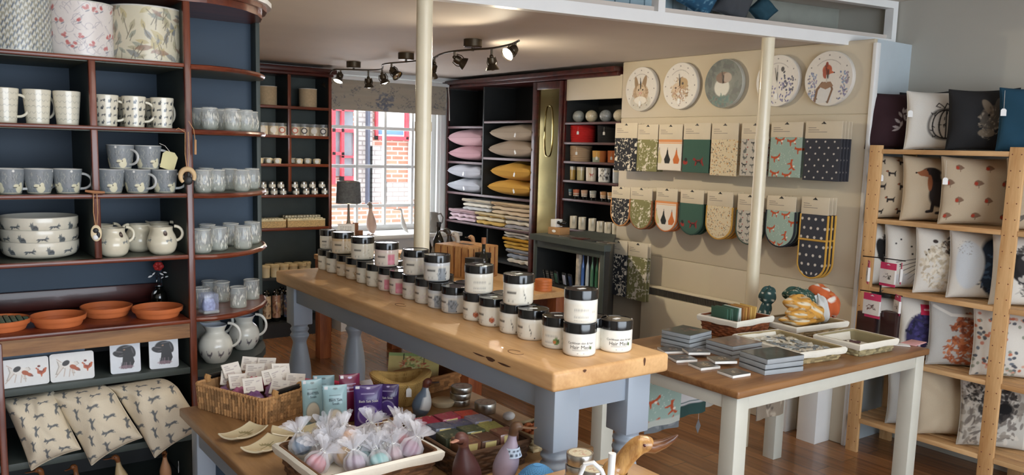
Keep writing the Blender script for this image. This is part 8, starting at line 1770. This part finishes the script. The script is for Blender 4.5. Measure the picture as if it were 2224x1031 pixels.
def tin(name, lab, x, y, z, r, h, grp=None, topc=None):
	t = thing(name, lab, 'tin', (x, y, z), 0, grp); m = MB(); m.lathe([(0, 0), (r*.97, 0), (r, .002), (r, h*.5), (r*1.02, h*.52), (r*1.02, h-.002), (r*.99, h), (r*.9, h), (r*.88, h-.001), (0, h-.001)], 48, cap=False); m.build('tin_body', MT['steel'], t)
	im = Img(60, 60, topc or rgb(222, 206, 184)); im.blot(.5, .5, .3, [rgb(196, 150, 130), rgb(170, 140, 110), rgb(230, 220, 200)], 30, int(x*999) % 97, .2)
	rs = np.linspace(0, .86*r, 12); a_ = np.linspace(0, 2*PI, 40, endpoint=False); RR, AA = np.meshgrid(rs, a_, indexing='ij'); m = MB(); m.grid(np.stack([RR*np.cos(AA), RR*np.sin(AA), np.full_like(RR, h-.0004)], -1), im.sample(.5+.5*RR*np.cos(AA)/r, .5+.5*RR*np.sin(AA)/r), wrap=True); m.build('lid_label', MT['satin'], t); return t
x, y = 1.515, 2.36
for k, lb in enumerate(('bottom', 'middle', 'top')): tin('candle_tin', 'silver candle tin, %s of the stack of three behind the wooden penguin-duck' % lb, x+.004*k, y, LZ+.0006+k*.0216, .036, .021, 'stack of three silver tins')
tin('candle_tin', 'silver candle tin standing alone beside the table apron', 1.545, 2.245, LZ+.0006, .036, .034)
x, y = zz(962, 880, LZ); t = MB().lathe([(0, 0), (.034, 0), (.042, .012), (.043, .018), (.036, .022), (0, .022)], 40, cap=False).build('wax_saucer', plain('cream_lid', rgb(222, 206, 170), .4), None, (x, y, LZ+.0006)); tag(t, 'flat cream saucer between the tins and the dark soap basket', 'saucer')
x, y = 1.335, 2.30; t, hd = bird_thing('wooden_duck', 'grey and white painted wooden duck with dark brown head, beside the crochet basket', 'ornament', (x, y, LZ+.0006), PI+camrz(x, y)+.0, .125, body=rgb(84, 100, 118), headc=rgb(90, 44, 30), beakc=rgb(50, 30, 22), upright=1, neck=.0, chest=1.5, breast=rgb(206, 208, 208))
m = MB(); m.ell((-.012, .018, .055), (.004, .003, .004), 8, 5); m.build('white_heart', MT['white'], t)
x, y = 1.27, 1.945; db = basket('wicker_basket', 'dark rectangular wicker basket packed with marbled boxed soaps', x, y, .225, .29, .072, -.02, rgb(92, 66, 46), z=LZ, line=False, seed=9, amp=.003, flare=1.12)
cols = [rgb(150, 40, 60), rgb(160, 56, 76), rgb(206, 84, 66), rgb(96, 100, 116), rgb(92, 96, 120), rgb(140, 136, 150), rgb(70, 76, 60), rgb(84, 92, 66), rgb(150, 150, 90), rgb(120, 84, 60), rgb(96, 70, 56), rgb(136, 96, 80)]
for j in range(4):
	for i in range(3):
		c = cols[j*3+i]; im = Img(36, 22, c); im.blot(.5, .5, .8, [tuple(min(1, v*1.5) for v in c), tuple(v*.5 for v in c), rgb(170, 160, 120)], 40, j*3+i, .1)
		t = thing('boxed_soap', '%s marbled boxed soap, row %s, in the dark wicker basket' % (['crimson', 'pink-red', 'coral', 'slate', 'blue-grey', 'lilac', 'dark green', 'olive', 'lime', 'russet', 'brown', 'tan'][j*3+i], ['one at the back left', 'two', 'three', 'four at the front'][j]), 'soap', (0, 0, 0), -.42+PI, 'boxed soaps in the dark basket')
		X_ = x+(-.066+.066*i)+g.uniform(-.003, .003); Y_ = y+.1-.066*j+g.uniform(-.003, .003)
		t.location = (X_, Y_, LZ+.052+.004*((i+j) % 2)); t.rotation_euler = (random.uniform(-.06, .06), random.uniform(-.06, .06), -.02+random.uniform(-.08, .08))
		w, d, h = .061, .060, .034; us, vs = np.meshgrid(np.linspace(0, 1, 30), np.linspace(0, 1, 20)); m = MB(); m.grid(np.stack([(us-.5)*w, (vs-.5)*d, np.full_like(us, h+.0004)], -1), im.sample(us, vs)); m.bbox(-w/2, w/2, -d/2, d/2, 0, h, .002, 0, c); m.build('wrapper', MT['gloss_print'], t); m = MB(); m.box(-w*.3, w*.3, -d*.515, -d*.49, .002, h*.9, 0, rgb(206, 190, 130)); m.build('paper_band', MT['satin'], t)
MB().box(-.10, .10, -.135, .135, .005, .05).build('basket_filling', MT['black'], db, smooth=0)
OX, OY_, OR = .94, 1.955, .03
ob = basket('lined_basket', 'white-lined basket in the foreground, heaped with organza bags of bath bombs', OX, OY_, .30, .25, .08, OR, rgb(110, 76, 48), z=LZ, flare=1.12, seed=11)
MT['organza'] = glassy('white_organza', rgb(240, 240, 246), .34, .6)
MB().box(-.14, .14, -.115, .115, .005, .05).build('basket_filling', plain('calico', rgb(232, 228, 214), .9), ob, smooth=0)
g = random.Random(31)
ballc = [(rgb(190, 60, 84), 'red-pink'), (rgb(40, 110, 150), 'blue'), (rgb(226, 180, 84), 'yellow'), (rgb(226, 176, 130), 'peach'), (rgb(150, 120, 150), 'lilac'), (rgb(70, 180, 180), 'turquoise'), (rgb(186, 40, 56), 'red'), (rgb(140, 70, 120), 'plum'), (rgb(214, 110, 80), 'orange'), (rgb(220, 206, 180), 'cream'), (rgb(150, 150, 154), 'grey'), (rgb(190, 150, 160), 'dusty pink')]
spots = [(672, 1006, 0), (640, 965, 1), (718, 968, 2), (752, 952, 3), (772, 1002, 4), (790, 985, 5), (856, 938, 6), (895, 972, 7), (736, 930, 8), (800, 940, 10), (838, 965, 9), (858, 985, 11), (910, 945, 4), (690, 935, 9), (700, 985, 9), (822, 1000, 5), (748, 985, 2), (880, 955, 0)]
for k, (px, py, ci) in enumerate(spots):
	z = LZ+.078+.016*(1 if 930 < py < 975 else 0); x, y = zz(px, py, z+.0); lx = max(-.125, min(.125, x-OX)); ly = max(-.1, min(.11, y-OY_)); x = OX+lx; y = OY_+ly
	c, nm = ballc[ci]; t = thing('organza_bag', 'white organza bag tied over a %s bath bomb, %s from the left' % (nm, (ordn+['sixteenth', 'seventeenth', 'eighteenth'])[sorted(q[0] for q in spots).index(px)]), 'gift bag', (x, y, z), g.random()*6, 'organza bags of bath bombs'); t.rotation_euler = (g.uniform(-.75, .75), g.uniform(-.75, .75), g.random()*6); t.scale = (1.0,)*3
	m = MB(); m.ell((0, 0, -.006), (.026, .026, .024), 20, 12, fn=lambda d: 1+.03*math.sin(13*d.x+9*d.y)); m.build('bath_bomb', plain('bath_bomb', c, .8, amt=.25, scale=90), t)
	nu = 72; an = np.linspace(0, 2*PI, nu, endpoint=False); prof = [(.004, -.034), (.026, -.026), (.032, -.006), (.028, .012), (.012, .026), (.006, .031), (.012, .038), (.023, .050), (.030, .058)]
	P = np.zeros((len(prof), nu, 3)); ph = g.random()*6
	for j, (r, zz_) in enumerate(prof):
		amp = (.02, .05, .06, .1, .25, .3, .35, .38, .42)[j]; q = r*(1+amp*np.sin(an*9+ph)+amp*.4*np.sin(an*5)); P[j, :, 0] = q*np.cos(an); P[j, :, 1] = q*np.sin(an); P[j, :, 2] = zz_+(.006*np.sin(an*9+ph+1.2) if j > 6 else 0)
	m = MB(); m.grid(P, wrap=True); P2 = P[5:].copy(); P2[:, :, :2] *= .6; P2[:, :, 2] += .004; m.grid(P2, wrap=True); m.build('organza', MT['organza'], t)
	m = MB();
	for s_ in (-1, 1): m.tube([(0, 0, .031), (s_*.012, -.008, .040), (s_*.020, -.010, .034), (s_*.010, -.010, .026), (0, 0, .031)], .0011, 5)
	m.tube([(.006*math.cos(a), .006*math.sin(a), .031) for a in np.linspace(0, 2*PI, 9)[:-1]], .0022, 5, closed=True); m.build('ribbon', MT['white'], t)
t, hd = bird_thing('wooden_duck', 'dark reddish streaked wooden duck turned away, in front of the dark soap basket', 'ornament', (1.115, 1.70, LZ+.0006), camrz(1.115, 1.70)+.9, .168, body=rgb(72, 36, 34), headc=rgb(96, 60, 52), beakc=rgb(180, 130, 110), upright=1, neck=.0, chest=1.35, beak=.7)
t, hd = bird_thing('wooden_duck', 'lilac wooden duck with spotted blue collar and brown head, beside the table leg', 'ornament', (1.245, 1.70, LZ+.0006), camrz(1.245, 1.70)+PI-.1, .165, body=rgb(160, 148, 166), headc=rgb(92, 66, 46), beakc=rgb(110, 80, 56), upright=1, neck=.15, chest=1.2, beak=1.1)
im = Img(80, 20, rgb(188, 206, 226));
for k in range(24): im.ell((k+.5)/24, .3+.4*(k % 2), .12, .12, rgb(50, 60, 80))
m = MB(); cyl(m, im, smooth_prof([(.0275, .084), (.0245, .095), (.0205, .108)], 8), 60)
for i in range(len(m.V)): a = m.V[i]; m.V[i] = (a[0]-.0095, a[1], a[2]+.0)
m.build('spotted_collar', MT['fabric'], t)
o = MB(); nu, nv = 90, 26
P = np.zeros((nv, nu, 3)); an = np.linspace(0, 2*PI, nu, endpoint=False); Ck = np.zeros_like(P)
for j in range(nv):
	r = .055*math.sin(min(1, j/nv*1.1+.15)*PI*.55)*(1+.0*j); z = .088-.085*(j/nv)**1;
	q = .048*math.sqrt(min(1, (j+.3)/10)); P[j, :, 0] = (q+.002*np.sin(an*22+(j % 2)*PI))*np.cos(an); P[j, :, 1] = (q+.002*np.sin(an*22+(j % 2)*PI))*np.sin(an); P[j, :, 2] = .088-.0036*j; Ck[j] = np.array(rgb(96, 160, 214))*(.8+.25*np.sin(an*22+(j % 2)*PI))[:, None]
o.grid(P, Ck, 0, wrap=True); o.lathe([(0, .0885), (.012, .088)], 20, col=rgb(96, 160, 214), cap=False); o = o.build('knitted_hat', MT['fabric'], None, (1.292, 1.632, LZ+.0006)); o.scale = (1, 1, .8); tag(o, 'bright blue knitted piece at the bottom edge, beside the lilac duck', 'knitwear')
o = basket('wicker_basket', 'small pale wicker basket of orange potpourri behind the lilac duck', 1.50, 1.91, .12, .11, .05, .1, rgb(190, 170, 130), z=LZ, line=False, seed=14)
for k in range(12):
	q = MB().ell((0, 0, 0), (.014, .011, .009), 10, 6).build('potpourri_piece', plain('dried_orange', rgb(206, 120, 72), .7, amt=.3, scale=80), None, (1.47+.022*(k % 4), 1.88+.028*(k//4), LZ+.047+.005*(k % 2)), (0, 0, k)); tag(q, 'dried orange piece in the small pale basket behind the lilac duck', 'potpourri', 'dried orange pieces')
MB().box(-.05, .05, -.045, .045, .005, .04).build('basket_filling', plain('calico', rgb(200, 150, 110), .9), o, smooth=0)
q = MB().ell((0, 0, .014), (.022, .018, .014), 14, 8).build('white_pebble', MT['white'], None, (*zz(1105, 912, LZ), LZ+.0006)); tag(q, 'small white rounded ornament at the edge of the low table by the leg', 'ornament')
# ============================================================ STOOL WITH TINS AND THE GOLDEN DUCK
SZ_ = .80; st = thing('stool', 'small stool in front of the long table leg, under the gold-headed duck', 'stool', (0, 0, 0))
MB().bbox(1.02, 1.50, 1.08, 1.556, SZ_-.03, SZ_, .005).build('top', MT['oak_y'], st)
for x in (1.06, 1.46):
	for y in (1.12, 1.52): MB().box(x-.02, x+.02, y-.02, y+.02, 0, SZ_-.031).build('leg', MT['bluegrey'], st, smooth=0)
def px_on(px, z_depth): # ground position along the sight line at a given depth
	d = _R*(px-1112)/FPX + _F*np.array([1, 1, 0]); q = EYE+ (_R*(px-1112)/FPX - _U*(975-CYP)/FPX+_F)*z_depth; return float(q[0]), float(q[1])
x, y = px_on(1256, 1.93)
for k, lb in enumerate(('lowest', 'second', 'third', 'top')): tin('balm_tin', 'silver balm tin with cream lid label, %s of the stack by the table leg' % lb, x+.002*k, y, SZ_+.0006+k*.0272, .031, .0265, 'tall stack of balm tins', rgb(206, 198, 170))
x, y = px_on(1291, 1.83)
for k, lb in enumerate(('lowest', 'second', 'third', 'topmost')): tin('balm_tin', 'silver balm tin, %s one of the shorter stack right of the tall stack' % lb, x+.0, y, SZ_+.0006+k*.0277, .030, .027, 'short stack of balm tins', rgb(206, 198, 170))
x, y = px_on(1318, 1.60); t = thing('white_jug', 'white ceramic jug with tall looped handle in the bottom foreground', 'jug', (x-.01, y-.01, SZ_+.0006), camrz(x, y))
H = .12; m = MB(); m.lathe(smooth_prof([(.03, 0), (.042, .03), (.046, .08), (.034, .14), (.036, .165), (.033, .165), (.030, .14), (.02, .01)], 30), 36, cap=False); m.build('body', MT['white'], t)
m = MB(); m.tube([(-.034, 0, .10), (-.046, 0, .15), (-.048, 0, .185), (-.04, 0, .207), (-.024, 0, .212), (-.008, 0, .198), (.002, 0, .176), (.004, 0, .12)], .0045, 10); m.build('handle', MT['white'], t)
m = MB(); m.tube([(.006, 0, .09), (.010, 0, .18), (.011, 0, .233)], [.010, .0065, .0075], 12); m.build('upright_spout', MT['white'], t)
x, y = px_on(1352, 1.66); hx_, hy_ = px_on(1400, 1.62); top = float((EYE+(_R*(1395-1112)/FPX-_U*(958-CYP)/FPX+_F)*1.62)[2]); t = thing('wooden_duck', 'large golden bamboo-wood duck with bill pointing right, bottom foreground', 'ornament', (x, y, SZ_+.0006), camrz(x, y)); hz = top-SZ_
gw = wood('golden_wood', rgb(206, 160, 96), rgb(150, 104, 56), 'Z', .3, 9, coat=.4, knots=False); dkw = wood('dark_bill_wood', rgb(130, 84, 48), rgb(84, 48, 28), 'X', .3, 9, coat=.4, knots=False)
m = MB(); keys = [(-.045, .0, .01), (-.04, .015, .04), (-.025, .035, .044), (-.014, hz-.085, .028), (-.004, hz-.066, .0195), (.008, hz-.047, .0185), (.022, hz-.029, .0185), (.034, hz-.019, .0185), (.046, hz-.017, .017), (.057, hz-.019, .0125), (.064, hz-.019, .005)]
K = [keys[0]]+keys+[keys[-1]]; pts = []; rr = []
for q in np.linspace(0, len(keys)-1-1e-6, 50):
	i = int(q); s_ = q-i; v = [.5*((2*K[i+1][k])+(-K[i][k]+K[i+2][k])*s_+(2*K[i][k]-5*K[i+1][k]+4*K[i+2][k]-K[i+3][k])*s_**2+(-K[i][k]+3*K[i+1][k]-3*K[i+2][k]+K[i+3][k])*s_**3) for k in range(3)]; pts.append((v[0], 0, v[1])); rr.append(max(.003, v[2]))
m.tube(pts, rr, 22); m.build('body', gw, t)
m = MB(); m.tube([(.044, 0, hz-.019), (.062, 0, hz-.021), (.082, 0, hz-.012), (.098, 0, hz-.001), (.106, 0, hz+.007)], [.0145, .0125, .009, .006, .002], 14); m.build('bill', dkw, t)
m = MB(); m.tube([(.034, -.004, hz-.001), (.046, -.005, hz-.001), (.056, -.005, hz-.007)], [.001, .0022, .001], 8); m.build('pale_ridge', plain('pale_ridge', rgb(240, 224, 180), .2, coat=.6), t)
m = MB();
for s_ in (-1, 1): m.ell((.042, s_*.0165, hz-.014), (.0035, .002, .0035), 12, 8)
m.build('eyes', plain('red_brown_eye', rgb(70, 16, 20), .1, coat=.8), t)
m = MB(); m.prism([(-.03, .04), (.02, .04), (.03, .085), (.012, .105), (-.012, .07)], -.036, .036, fn=lambda p_: (p_[0], p_[2], p_[1])) if False else m.lathe(smooth_prof([(.05, .0), (.056, .03), (.044, .07), (.028, .092), (.024, .10)], 20), 30, c=(-.008, 0, 0), cap=False)
m.build('white_scarf', MT['white'], t)
for _o in list(bpy.data.objects):
	_l = _o.get('label')
	if _l and not (4 <= len(_l.split()) <= 16): print('LABELLEN', len(_l.split()), _o.name, _l)
